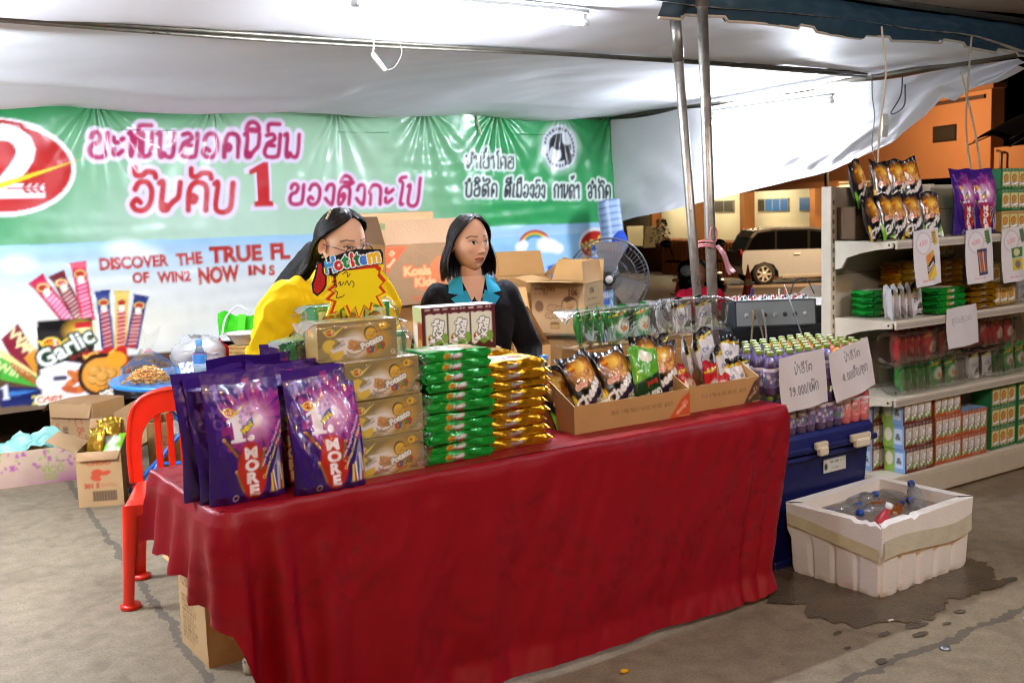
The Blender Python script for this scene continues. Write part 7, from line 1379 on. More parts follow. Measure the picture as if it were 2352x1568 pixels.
# ------------------------------------------------------------------ foam box full of water and bottles
def foam_box():
    c = np.array([1.424, 4.063, 0]); rz = math.radians(35.8); r = empty('foam_box', tuple(c), rz, 'white polystyrene box with a broken rim holding bottles in water', 'foam box'); w, d, h, t = .615, .45, .31, .035
    M = mat('foam', .8, var=.05, bump=.35, bscale=90, vscale=5); mb = MB(); C = '#ebe8e2'; rr = np.random.default_rng(3)
    def rim(k, s): return h-(.008+.018*np.clip(fbm(s*9, s*0+k, 14)+.1, 0, 1)*np.exp(-((s-(.22 if k == 0 else .9))/.28)**2) if k in (0, 3) else .003)
    def off(k, s, q):
        n = 5 if k in (0, 2) else 4; g = np.abs(((s*n+.0) % 1)-.5)*2
        rib = .011*np.clip((g-.70)/.3, 0, 1)*np.clip((.62-q)/.15, 0, 1)
        return .012*q-rib-.006*np.clip((.08-q)/.08, 0, 1)*(.5+.5*np.sin(s*40))
    cr = [(0, 0), (w, 0), (w, d), (0, d)]
    for k in range(4):
        p0 = np.array(cr[k]); p1 = np.array(cr[(k+1) % 4]); e = p1-p0; L = np.linalg.norm(e); e = e/L; nrm = np.array([e[1], -e[0]])
        def wall(s, q, k=k, p0=p0, e=e, nrm=nrm, L=L): f = off(k, s, q); u_ = L*s+f*(2*s-1); return p0[0]+e[0]*u_+nrm[0]*f, p0[1]+e[1]*u_+nrm[1]*f, q*rim(k, s)+.004*(q < .02)*np.abs(np.sin(s*14))
        surf(mb, 100, 40, wall, C)
        surf(mb, 60, 4, lambda s, q: (p0[0]+e[0]*(t+(L-2*t)*s)-nrm[0]*t, p0[1]+e[1]*(t+(L-2*t)*s)-nrm[1]*t, .04+q*(rim(k, s)-.04)), C, flip=True)
        surf(mb, 100, 6, lambda s, q: (p0[0]+e[0]*(L*s+(t-2*t*s)*q+.01*(2*s-1)*(1-q))+nrm[0]*(.012-q*(t+.012)), p0[1]+e[1]*(L*s+(t-2*t*s)*q+.01*(2*s-1)*(1-q))+nrm[1]*(.012-q*(t+.012)), rim(k, s)+.006*np.clip(fbm(s*40, q*5, 15), -.5, 1)*np.sin(PI*q)*(k in (0, 3))), '#efece6')
    surf(mb, 4, 4, lambda s, q: (t+(w-2*t)*s, t+(d-2*t)*q, .04+0*s), C); mb.build('box_wall', M, r)
    tp = mat('packing_tape', .12, coat=.8, var=.12, bump=.5, bscale=24, vscale=12, trans=.0); mb = MB()
    surf(mb, 50, 6, lambda s, q: (w*s, -.0155+.002*np.sin(s*13), .165+.075*q-.05*s*(1-s)+.012*np.sin(s*6)), '#cfcab4'); surf(mb, 40, 5, lambda s, q: (-.0155+.0015*np.sin(s*11), d*s, .155+.05*q+.06*s), '#d6cfa8', flip=True); mb.build('tape', tp, r)
    mb = MB(); surf(mb, 40, 30, lambda s, q: (t+(w-2*t)*s, t+(d-2*t)*q, .258+.0012*np.sin(s*25)*np.sin(q*19)), '#8a7c6c'); o = mb.build('water', mat('murky_water', .06, var=.25, vscale=6, spec=.6)); put(o, tuple(c), rz); tag(o, kind='structure')
    fb = lambda x, y, z: tuple(c+np.array([math.cos(rz)*x-math.sin(rz)*y, math.sin(rz)*x+math.cos(rz)*y, z]))
    def drink(x, y, z, a, tip, label, body='#cdd6de', cap='#1f52b8', s=1.0, glass=True):
        o = empty('drink_bottle', fb(x, y, z), rz+a, label, 'bottle', 'bottles floating in the foam box', rx=tip); o.scale = (s, s, s)
        mb = MB(); lathe(mb, [(.001, 0), (.026, .002), (.031, .012), (.031, .11), (.029, .125), (.013, .16), (.012, .175)], body, 16); mb.build('bottle_body', film_mat('clear_bottle', (.86, .9, .93), .14, 30, .3) if glass else mat('juice_bottle', .12, coat=1, spec=.7, var=.06), o)
        mb = MB(); lathe(mb, [(.014, .17), (.0155, .172), (.0155, .19), (.001, .192)], cap, 14); mb.build('cap', PLAS(), o)
    Z = .252
    P = [(.10, .34, Z, 1.4, 1.5, 'clear bottle with a blue cap floating at the back left of the foam box'), (.30, .37, Z, 1.57, 1.5, 'clear bottle with a blue cap floating along the back wall of the foam box'), (.53, .37, Z, -.25, 1.45, 'clear bottle lying along the far right wall of the foam box'), (.41, .10, Z+.015, 2.36, 1.2, 'clear bottle resting on the right rim of the foam box, pointing up'), (.36, .23, Z-.005, -1.57, 1.45, 'clear bottle with a blue cap in the middle of the foam box'), (.24, .07, Z-.008, 1.8, 1.55, 'clear bottle with a blue cap near the front corner of the foam box'), (.07, .16, Z, 2.85, 1.5, 'clear bottle floating behind the red labelled one'), (.19, .31, Z-.004, .93, 1.5, 'clear bottle with its blue cap towards the foam box middle')]
    for q in P: drink(*q)
    drink(.29, .15, Z-.01, 1.98, 1.5, 'brown tea bottle floating in the middle of the foam box', '#8a4a14', '#1f52b8', glass=False); drink(.44, .30, Z-.01, -1.28, 1.5, 'brown tea bottle floating behind the others in the foam box', '#94521a', '#1f52b8', glass=False)
    drink(.115, .12, .17, .6, .35, 'red labelled bottle standing in the foam box near its left wall', '#c8404a', '#dfe2e6', glass=False)
    o = empty('drink_bottle', fb(.36, .33, .225), rz, 'clear bottle floating bottom up at the back of the foam box', 'bottle', 'bottles floating in the foam box'); mb = MB(); lathe(mb, [(.03, .0), (.032, .05), (.026, .072), (.012, .066), (.001, .07)], '#d4dbe0', 18); mb.build('bottle_body', film_mat('clear_bottle', (.86, .9, .93), .14, 30, .3), o)
foam_box()
# ------------------------------------------------------------------ shop shelf and its goods
def shelf():
    A0, B0, B1 = 3.57, .335, .735; r = empty('shop_shelf', W3(A0, 0), TH, 'cream metal shop shelf with three shelves of snacks', 'shelf'); C = '#cfc8b6'; L = 1.7; M = PAINT()
    for x in (.0, .84, 1.68): mb = MB(); box(mb, (x-.02, B1-.03, 0), (x+.02, B1+.035, 1.645), C, bev=.003); [box(mb, (x-.006, B1-.0315, .2+i*.05), (x+.006, B1-.029, .225+i*.05), '#6a665c') for i in range(28)]; mb.build('upright', M, r)
    mb = MB(); box(mb, (.0, B1+.005, .12), (L, B1+.012, 1.64), '#b9b4a2'); [box(mb, (.0, B1+.003, z), (L, B1+.006, z+.004), '#7d7868') for z in (.42, .80, 1.18, 1.5)]; mb.build('back_panel', M, r)
    for z in (1.36, .955, .56):
        mb = MB(); box(mb, (.025, B0+.008, z-.012), (L, B1-.03, z), '#c6c0ae', bev=.002); box(mb, (.02, B0-.008, z-.04), (L, B0+.008, z+.004), '#c9c3b4', bev=.004); box(mb, (.02, B0-.011, z-.028), (L, B0-.008, z-.008), '#aaa69c'); s = mb.build('shelf_board', M, r)
        mb = MB(); prism(mb, [(B1-.03, z+.002), (B0+.015, z-.004), (B0+.015, z-.034), (B0+.10, z-.042), (B0+.20, z-.06), (B1-.11, z-.085), (B1-.075, z-.14), (B1-.03, z-.15)], .006, .022, '#d4cdba', ax=0); tube(mb, [(.004, B0+.03, z-.018), (.026, B0+.03, z-.018)], .006, '#3a3830'); mb.build('bracket', M, s)
    mb = MB(); box(mb, (.0, B0+.0, .02), (L, B0+.02, .13), '#bdb6a4', bev=.004); box(mb, (.0, B0+.0, .13), (L, B1, .155), '#cac3b2', bev=.004); box(mb, (-.0, B0+.02, .01), (.02, B1, .13), '#bdb6a4'); mb.build('base', M, r)
    Z1, Z2, Z3, Z0 = 1.366, .961, .566, .157
    ch, gl = ART['ch'], ART['gl']; G = 'black crisp bags on the top shelf'
    B = [(0, 3.66, .46, Z1, .35, -.2, -.1), (1, 3.735, .44, Z1, .2, -.24, .05), (0, 3.835, .46, Z1, .1, -.2, -.05), (0, 3.93, .45, Z1, .05, -.25, .06), (1, 4.075, .46, Z1, -.05, -.2, .0), (1, 3.68, .57, Z1+.175, .4, -.15, -.15), (0, 3.79, .53, Z1+.17, .1, -.2, .08), (1, 3.92, .54, Z1+.175, .05, -.2, .0), (0, 4.05, .55, Z1+.185, -.05, -.22, -.12)]
    nm = ['leftmost', 'second', 'third', 'fourth', 'rightmost', 'leftmost', 'second', 'third', 'rightmost']
    for i, (k, a, b, z, rz, rx, ry) in enumerate(B): more(gl if k else ch, a-.035+(a-3.85)*.12, b, z, rz, 'black %s crisp bag, %s in the %s row on the top shelf' % ('garlic' if k else 'cheese', nm[i], 'upper' if i > 4 else 'lower'), rx, ry, s=1.05, group=G)
    mb = MB(); box(mb, (0, 0, 0), (.62, .12, .17), '#5a4630', bev=.005); o = mb.build('carton', CARD()); at(o, 3.61, .60, Z1, 0, 'dark carton holding up the upper row of crisp bags', 'carton')
    G = 'purple wafer pouches on the top shelf'; po = bpy.data.objects['snack_pouch']
    more(po, 4.31, .43, Z1, .06, 'purple wafer pouch standing on the top shelf beside the crisp bags', rx=-.1, s=.92, group=G); more(po, 4.50, .45, Z1, -.2, 'second purple wafer pouch on the top shelf by the green trays', rx=-.1, s=.92, group=G)
    # trays
    ta = tray_art('#2a7a4a', '#1f6a3c', None, '#d8cf96'); ty = tray_art('#a88a4a', '#8a7038', None, '#d8c88a'); tb = tray_art('#5a2418', '#6c2c1c', ('Koala', 'Kids'), '#d6cfbe', 4); to_ = tray_art('#a4481c', '#b05428', ('Koala', 'Kids'), '#dccfc0', 4)
    sb = Art(10, 11, 6, '#7fa8dc'); sb.rect(0, 0, 5, 11, '#8ab04a'); sb.ell(2.5, 5, 1.8, 3, '#d8d8c0'); sb.rect(5.4, 2, 9, 9, '#c6d6ee'); sb.text('&', 7.2, 7, 4, '#3a3a3a', bold=.03)
    def tray(art, sart, side, top, w=.235, d=.12, h=.115): o = boxart_bm(w, d, h, art, side, top, sart=sart, nx=60).build('snack_tray', CARTON()); return o
    t1 = tray(ta, None, '#2a7a4a', '#3a9a5c'); t2 = tray(ty, None, '#9a8040', '#b89c58'); G = 'snack trays on the top shelf'
    for i in range(3):
        lb = '%s tray, %s of its column on the top shelf'; n = ('lowest', 'middle', 'topmost')[i]
        if i == 0: at(t2, 4.72, .46, Z1, -.05, lb % ('yellow snack', n), 'snack tray', G); at(t1, 4.98, .47, Z1, .0, lb % ('green snack', n), 'snack tray', G)
        else: more(t1 if i == 1 else t1, 4.72, .46, Z1+.117*i, -.05, lb % ('green snack', n+', left column') if True else '', group=G); more(t2, 4.98, .47, Z1+.117*i, .0, lb % ('yellow snack', n+', right column'), group=G)
    # second shelf
    bundle = ART['bundle']; wh = ART['wh']; G = 'white packets on the second shelf'
    for i in range(5): more(wh, 3.67+.062*i, .43+.004*i, Z2, (1.0, .95, .9, .85, .1)[i], 'white black topped packet, %s in the row on the second shelf' % ('leftmost', 'second', 'third', 'fourth', 'rightmost')[i], rx=-.08, ry=-.05, s=1.02, group=G)
    pg = [o for o in bpy.data.objects if o.name == 'biscuit_pack'][0]; py = [o for o in bpy.data.objects if o.name.startswith('biscuit_pack') and 'gold' in o.get('label', '')][0]
    G = 'biscuit packs on the second shelf'
    for i in range(4): more(pg, 4.10, .43, Z2+.034*i, .02*i, 'green biscuit pack, %s in the stack on the second shelf' % ORD[i], s=.95, group=G)
    for i in range(4): more(py, 4.40, .43, Z2+.034*i, -.02*i, 'gold biscuit pack, %s in the right stack on the second shelf' % ORD[i], s=.85, group=G)
    for i in range(8): more(py, 4.02, .60, Z2+.034*i, .05, 'gold biscuit pack, %s in the rear stack on the second shelf' % ORD[i], s=.95, group=G); more(py, 4.32, .60, Z2+.034*(i if i < 7 else 6.9), .0, 'gold biscuit pack, %s in the rear right stack on the second shelf' % ORD[i], s=.95, group=G)
    for i in range(4): more(pg, 3.80, .62, Z2+.034*i, .1, 'green biscuit pack, %s in the stack behind the white packets' % ORD[i], s=.95, group=G)
    more(t2, 4.62, .45, Z2, 0, 'yellow tray standing right of the gold packs on the second shelf'); more(t2, 4.62, .45, Z2+.117, 0, 'yellow tray on top of another on the second shelf'); more(t2, 4.30, .62, Z2+.275, .02, 'brownish tray lying on the rear gold stack'); bundle('white', 4, 4.86, .46, Z2, 0, 'clear bundle of white packets at the right of the second shelf', seed=9)
    # third shelf
    bundle('green', 7, 3.93, .43, Z3, .0, 'clear bundle of green packets low on the third shelf', seed=4, spread=.055); bundle('red', 7, 3.90, .44, Z3+.16, .03, 'clear bundle of red packets on top of the green bundle', seed=5, spread=.055)
    bundle('white', 5, 4.36, .45, Z3, .0, 'clear bundle of pale packets in the middle of the third shelf', seed=6); bundle('red', 5, 4.62, .47, Z3+.17, .1, 'clear bundle of red packets at the right of the third shelf', seed=7, spread=.05); bundle('green', 4, 4.70, .44, Z3, .05, 'clear bundle of green packets at the right of the third shelf', seed=8)
    mb = MB(); box(mb, (-.16, -.07, 0), (.16, .07, .15), '#5a3a28', bev=.01); o = mb.build('snack_box', CARTON()); at(o, 4.34, .5, Z3+.165, .05, 'dark brown snack box behind the hanging paper on the third shelf', 'snack box'); mb = MB(); box(mb, (-.2, -.08, 0), (.2, .08, .165), '#6a2420', bev=.01); o = mb.build('snack_box', CARTON()); at(o, 4.68, .6, Z3, .0, 'dark red snack box at the back of the third shelf', 'snack box')
    # bottom
    b1 = tray(tb, sb, '#7fa4d4', '#8fb4e0', .24, .13, .128); o1 = tray(to_, None, '#a4562c', '#8aa6cc', .235, .13, .128); G = 'biscuit trays on the shelf base'; nn = ('lowest', 'middle', 'topmost')
    for i in range(3):
        for j, (k, a, b, c_, tx) in enumerate(((b1, 3.815, .41, .0, 'blue and maroon'), (b1, 3.74, .56, .02, 'rear blue and maroon'), (o1, 4.065+.01*(i < 2), .42, .0, 'left orange'), (o1, 4.31, .42, .0, 'right orange'))):
            if i == 2 and a == 4.31: continue
            lb = '%s biscuit tray, %s of its column on the shelf base' % (tx, nn[i])
            if i == 0 and j in (0, 2): at(k, a, b, Z0, c_, lb, 'snack tray', G)
            else: more(k, a-(.01*i if j == 0 else 0), b, Z0+.129*i, c_, lb, group=G)
        for a, tx in ((4.60, 'left'), (4.86, 'right')): more(t1, a, .43, Z0+.117*i, .03, 'green tray, %s of the %s column at the base\'s right end' % (nn[i], tx), s=1.08, group=G)
    # papers on the shelf edge
    def flyer(c1, c2, seed):
        A = Art(21, 29, 6, '#d3d2d6'); A.ell(8, 7, 6.2, 5.6, '#b9aeb4', .8, ring=.5); A.ell(8, 7, 5.4, 4.8, '#dcdade'); A.text('4.000' if seed < 3 else '5.000', 8, 8.2, 3.6, '#d89aa0', bold=.02, rot=-.1); A.poly([(14.5, 1.5), (18, 1), (19.5, 8), (16.5, 9)], c2); A.fuzz(14.8, 2, 18, 8, '#5a5a3a', 4, seed); A.fuzz(5, 26, 16, 27.4, '#c8707a', 1, seed); return A
    A = flyer(0, '#c9a84a', 1); A.poly([(8.5, 14), (16, 11), (17.5, 25), (8.5, 26.5)], '#c9a050'); A.poly([(8.5, 19.5), (16.6, 14), (17, 18), (8.5, 23)], '#26222a'); A.poly([(9, 26), (17.5, 19), (17.5, 25)], '#e0c83a'); A.ell(12, 15, 2.6, 2, '#d8843a'); A.text('Cheese', 12.6, 20, 2.6, '#e6e6e6', bold=.03, rot=-.5)
    B_ = flyer(0, '#4a7a4a', 2); B_.rect(8, 11, 16.4, 25, '#3a3654'); [B_.rect(8.8+i*1.9, 12.5, 10.2+i*1.9, 23.5, ('#c98a6a', '#b86a4a', '#d8b08a', '#8a5a6a')[i]) for i in range(4)]
    D = flyer(0, '#5a7a5a', 3); D.rect(7, 11, 17, 16.4, '#3f7a44'); D.rect(7, 16.8, 17, 23, '#c9b83a'); D.ell(12, 13.6, 3, 2, '#d8d0a0'); D.ell(12, 20, 3, 2, '#7a7a7a')
    for (lb, a, z, w, h, A_, ti) in (('white flyer with a crisp bag picture on the top shelf edge', 3.70, 1.405, .205, .285, A, -.07), ('white flyer with a purple pouch picture on the top shelf edge', 4.14, 1.392, .235, .285, B_, -.04), ('white flyer with green and yellow packs at the top shelf\'s right', 4.465, 1.387, .235, .295, D, -.05)): sheet_paper('price_flyer', lb, a, z, w, h, .318, A_, tilt=ti, grp='printed flyers on the shelf edge')
    A = Art(25, 21, 8, '#cdccd0'); A.lao('ຕຸກະຍອດ', 3.5, 8.5, 3.0, '#7a787c', wd=.08, w=17); sheet_paper('price_paper', 'white handwritten paper hanging on the second shelf edge', 3.985, .99, .265, .21, .318, A, tilt=-.05)
shelf()
# ------------------------------------------------------------------ sound equipment behind the table
def audio():
    r = empty('audio_mixer', tuple(ony(1770, 745, 6.5)), .02, 'powered mixing desk with a grey knob panel and cables', 'mixer'); r.location.z = .84; mb = MB(); prism(mb, [(-.18, 0), (.18, 0), (.18, .12), (-.16, .155)], -.26, .23, '#26282b', ax=0); prism(mb, [(-.1, 0), (.2, 0), (.2, .13), (-.1, .11)], .23, .42, '#121316', ax=0); mb.build('case', PAINT(), r)
    mb = MB(); surf(mb, 4, 4, lambda s, t: (-.25+.47*s, -.183+.02*t, .008+.14*t), '#7d7f7e'); box(mb, (-.25, -.15, .152), (.22, .16, .158), '#9a9c9c'); mb.build('front_panel', PAINT(), r)
    rr = random.Random(3)
    mb = MB()
    for i in range(60): lathe(mb, [(.007, 0), (.006, .016), (.001, .017)], ('#e2e2e0', '#3a3a3c', '#c8c8c4', '#b83a2c')[i % 4 if i % 9 else 3], 8, c=(-.235+.031*(i % 15), -.12+.06*(i//15), .156))
    for i, (x, z) in enumerate(((-.19, .10), (-.14, .09), (-.08, .1), (-.02, .1), (.04, .1), (.1, .1), (.16, .1))): ball(mb, (x, -.175, z-.03), (.014, .012, .014), '#2c2c2e' if i % 3 else '#b0b0ae', 8, 6)
    mb.build('knob_set', PLAS(), r)
    for i, (x, c) in enumerate(((-.16, '#8a7a5c'), (-.1, '#8c8272'), (-.145, '#7c6c50'))): mb = MB(); tube(mb, spline([(x, -.18, .10), (x-.01, -.26, .08), (x-.03+.03*i, -.28, -.1), (x-.04+.02*i, -.26, -.55)], 6), .006, c, 6); mb.build('cable', CLOTH(), r)
    mb = MB(); tube(mb, [(.05, 0, .15), (.055, 0, .21)], .006, '#d8d8d4'); tube(mb, [(.09, 0, .15), (.09, 0, .20)], .006, '#b83a2c'); tube(mb, [(-.12, 0, .15), (-.115, 0, .22)], .006, '#2c3c9c'); mb.build('jack_plug', PLAS(), r)
    mb = MB(); tube(mb, spline([(.12, 0, .16), (.15, 0, .25), (.22, 0, .26), (.27, 0, .17)], 6), .004, '#44464a', 6); mb.build('cable', CLOTH(), r)
    c = r.location; mb = MB(); box(mb, (-.3, -.2, 0), (.46, .25, .838), '#101114', bev=.015); box(mb, (-.27, -.205, .1), (.2, -.199, .76), '#1d1e22'); o = mb.build('speaker_case', PAINT()); put(o, (c.x, c.y, 0), .02); tag(o, 'black speaker case standing under the mixing desk', 'speaker')
    q = ony(1690, 735, 6.15); mb = MB(); box(mb, (-.2, -.18, .70), (.10, .18, .715), '#2c2e32', bev=.004); box(mb, (-.21, -.19, .715), (.11, -.175, .728), '#8e9298'); [box(mb, (x-.012, y-.012, 0), (x+.012, y+.012, .70), '#1c1c1e') for x in (-.18, .08) for y in (-.16, .16)]; o = mb.build('side_table', PAINT()); put(o, (float(q[0])-.05, 6.2, 0), .05); tag(o, 'small dark side table next to the steel poles', 'table')
    q = ony(1842, 768, 5.9); r = empty('radio', (float(q[0]), 5.9, .66), .1, 'black portable radio with a long aerial and a red light', 'radio'); mb = MB(); ball(mb, (0, 0, .05), (.17, .07, .05), '#17181c', 20, 12); box(mb, (-.16, -.06, .0), (.16, .06, .03), '#1c1d22', bev=.01); mb.build('case', mat('gloss_black', .15, coat=.6), r); mb = MB(); tube(mb, [(.03, 0, .09), (-.10, .0, .46)], [.0045, .003], '#c9ccd0', 8); mb.build('aerial', STEEL(), r); mb = MB(); ball(mb, (-.115, -.062, .05), .006, '#ff2030', 8, 6); mb.build('red_light', emat('red_led', '#ff1020', 12), r); mb = MB(); tube(mb, spline([(-.06, -.06, .02), (-.07, -.09, .09), (0, -.06, .13), (.12, -.03, .10), (.2, 0, .06)], 6), .004, '#a8acb0', 6); mb.build('cable', CLOTH(), r)
    mb = MB(); box(mb, (-.22, -.14, 0), (.25, .14, .655), '#1a1a1d', bev=.01); o = mb.build('speaker_case', PAINT()); put(o, (float(q[0]), 5.9, 0), .1); tag(o, 'black case carrying the portable radio', 'speaker')
audio()
# ------------------------------------------------------------------ litter on the concrete
def litter():
    mb = MB(); ball(mb, (0, 0, .008), (.014, .01, .008), '#e0a824', 10, 6); ball(mb, (.012, .004, .006), (.008, .008, .006), '#d89c1c', 8, 6); o = mb.build('crumb', CLOTH()); put(o, W3(1.25, -.33, .001), .3); tag(o, 'yellow snack crumb on the concrete before the table', 'crumb')
    for a, b, lb in ((2.72, -.9, 'clear bottle cap lying beyond the floor joint'), (2.26, -.87, 'flat silver cap lying on the floor joint')): mb = MB(); lathe(mb, [(.001, .008), (.016, .008), (.019, .0), (.016, .005), (.001, .006)], '#9aa0a6', 14); o = mb.build('bottle_cap', STEEL()); put(o, W3(a, b, .001), 0, rx=.15); tag(o, lb, 'bottle cap')
    mb = MB(); box(mb, (-.012, -.005, 0), (.012, .005, .003), '#dedcd4'); o = mb.build('paper_scrap', PAPER()); put(o, W3(2.32, -.60, .006), .5); tag(o, 'white scrap on the wet concrete by the foam box', 'scrap')
litter()
# ------------------------------------------------------------------ people
def vec(*a): return np.array(a, float)
def hand(mb, w, d, n, side, s=1.0, curl=.45):
    """palm and five separate bent fingers; w wrist, d direction of the fingers, n back of the hand"""
    d = d/np.linalg.norm(d); n = n-d*(n @ d); n = n/np.linalg.norm(n); x = np.cross(d, n)*side
    limb(mb, w, w+d*.035*s, .022*s, .026*s)
    for k, (o, L) in enumerate(((-.027, .068), (-.009, .077), (.009, .071), (.026, .056))):
        a = w+d*.03*s+x*o*.7*s; b = w+d*.085*s+x*o*s; limb(mb, a, b, .0125*s, .0115*s, n=8)
        c1 = b+(d*math.cos(curl*.6)-n*math.sin(curl*.6))*L*.42*s; c2 = c1+(d*math.cos(curl*1.4)-n*math.sin(curl*1.4))*L*.33*s; c3 = c2+(d*math.cos(curl*2.1)-n*math.sin(curl*2.1))*L*.25*s
        limb(mb, b, c1, .0092*s, .0084*s, n=8); limb(mb, c1, c2, .0084*s, .0077*s, n=8); limb(mb, c2, c3, .0077*s, .0064*s, n=8)
    a = w+d*.025*s-x*.02*s; b = a+(d*.6-x*.7-n*.25)*.045*s; c = b+(d*.85-x*.35-n*.3)*.032*s; limb(mb, a, b, .013*s, .0105*s, n=8); limb(mb, b, c, .0105*s, .008*s, n=8)
def torso_rings(mb, rings, n=28):
    """closed loft; rings (z, half width, half depth, y offset)"""
    v = []; a = np.arange(n)*2*PI/n; e = .85
    for z, w, d, y in rings: v.append(np.stack([w*np.sign(np.cos(a))*np.abs(np.cos(a))**e, y+d*np.sign(np.sin(a))*np.abs(np.sin(a))**e, np.full(n, z)], 1))
    k = len(rings); f = [(i*n+j, i*n+(j+1) % n, (i+1)*n+(j+1) % n, (i+1)*n+j) for i in range(k-1) for j in range(n)]; f += [tuple(reversed(range(n))), tuple(range((k-1)*n, k*n))]
    mb.add(np.concatenate(v), f, '#888888')
def head_mesh(sk='#c48a68', lip='#8a3a34', brow='#2a1a14', lid=0.0, smile=0.0):
    nu, nv = 150, 120; mb = MB()
    u0 = np.linspace(-1, 1, nu+1); u = PI*(np.sign(u0)*np.abs(u0)**1.35); vv = np.linspace(-PI/2*.98, PI/2, nv+1)
    U, V = np.meshgrid(u, vv); z = .118*np.sin(V)-.002; c = np.cos(V)
    x = .0735*c*np.sin(U); y = -.089*c*np.cos(U); k = np.clip(-z/.118, 0, 1); fr = np.clip(np.cos(U), 0, 1); bk = np.clip(-np.cos(U), 0, 1)
    x = x*(1-.30*k**1.7); y = y*(1-.10*k**2*fr-.45*k**1.5*bk)-.012*k**2*fr*c
    y = y-.006*fr*c*(z < 0)*np.clip(1-np.abs(x)/.06, 0, 1); y += .012*bk*np.clip(z/.1, 0, 1)*c
    G = lambda x0, z0, sx, sz: np.exp(-((x-x0)/sx)**2-((z-z0)/sz)**2)*(np.cos(U) > 0)
    ax = np.abs(x); Ga = lambda x0, z0, sx, sz: np.exp(-((ax-x0)/sx)**2-((z-z0)/sz)**2)*(np.cos(U) > 0)
    rid = np.exp(-(x/.0085)**2)*np.clip((.012-z)/.045, 0, 1)*np.clip((z+.044)/.008, 0, 1)*(np.cos(U) > 0)
    y -= .0165*rid+.006*G(0, -.034, .010, .008)+.0055*Ga(.0125, -.037, .0065, .006)
    y += .0075*Ga(.031, .004, .017, .011)-.0055*Ga(.031, .003, .0115, .0075)-.0025*Ga(.032, .022, .022, .006)
    y -= .0030*Ga(.043, -.028, .018, .016); y -= .0062*G(0, -.0605, .018, .0055)+.0068*G(0, -.071, .0155, .006); y += .0042*G(0, -.0655, .021, .0018)
    y += .003*G(0, -.083, .015, .005); y -= .006*G(0, -.101, .015, .011); x = x*(1+.02*Ga(.05, -.03, .03, .02))
    P = np.stack([x, y, z], -1).reshape(-1, 3); col = np.repeat(lin(sk)[None], len(P), 0); front = (np.cos(U) > .1).ravel(); X, Z = P[:, 0], P[:, 2]; A_ = np.abs(X)
    def paint(m, c, a=1.0): m = np.clip(m*front*a, 0, 1)[:, None]; col[:] = col*(1-m)+lin(c)*m
    paint(np.exp(-((A_-.043)/.018)**2-((Z+.03)/.016)**2), '#b8685a', .35); paint(np.exp(-((A_-.031)/.017)**2-((Z-.010)/.007)**2), '#7a4a3c', .45)
    hz = -.0655+.10*np.clip(A_, 0, .03)*smile+.0*X; w = np.clip(1-(A_/.0245)**2, 0, 1)
    paint(((Z < hz+.0095*w**.8-.002*np.exp(-(X/.005)**2)) & (Z > hz-.0105*w**.7) & (A_ < .0245))*1.0, lip, .9); paint((np.abs(Z-hz) < .0013)*(A_ < .022)*1.0, '#3a1512', .85)
    bx = (A_-.033)/.022; bz = .0275+.0025*np.clip(bx+.6, 0, 1)-.011*np.clip(bx-.25, 0, 1); paint(np.clip(1.4-np.abs(Z-bz)/.0032, 0, 1)*(np.abs(bx) < 1), brow, .85)
    ex = (A_-.031)/.0155; op = .0062*(1-lid)*np.clip(1-ex**2, 0, 1)**.6; ez = .0035+.0015*ex
    paint(((np.abs(Z-ez) < op) & (np.abs(ex) < 1))*1.0, '#d2c6bc'); paint(((((A_-.031-.0015*np.sign(X))**2+(Z-ez-.0005)**2) < .0056**2) & (np.abs(Z-ez) < op))*1.0, '#120b08'); paint(((np.abs(Z-ez-op) < .0019) & (np.abs(ex) < 1.08))*1.0, '#120c0a', .95); paint(((np.abs(Z-ez+op) < .0009) & (np.abs(ex) < .95))*1.0, '#4a2a22', .6)
    paint(np.exp(-((A_-.0105)/.0035)**2-((Z+.0425)/.002)**2), '#5a2c22', .7)
    mb.add(P, gridf(nu, nv), col)
    for s in (-1, 1):
        def ear(p, q, s=s):
            a = p*2*PI; r = q; return s*(.069+.016*q**1.5+.004*np.cos(a)), .012-.004+.017*r*np.cos(a)+.006*r*np.sin(a)*-1, -.012+.031*r*np.sin(a)*(1-.2*(np.sin(a) < 0))
        surf(mb, 18, 6, ear, np.array(lin(sk))*np.array([1, .9, .86]))
    return mb
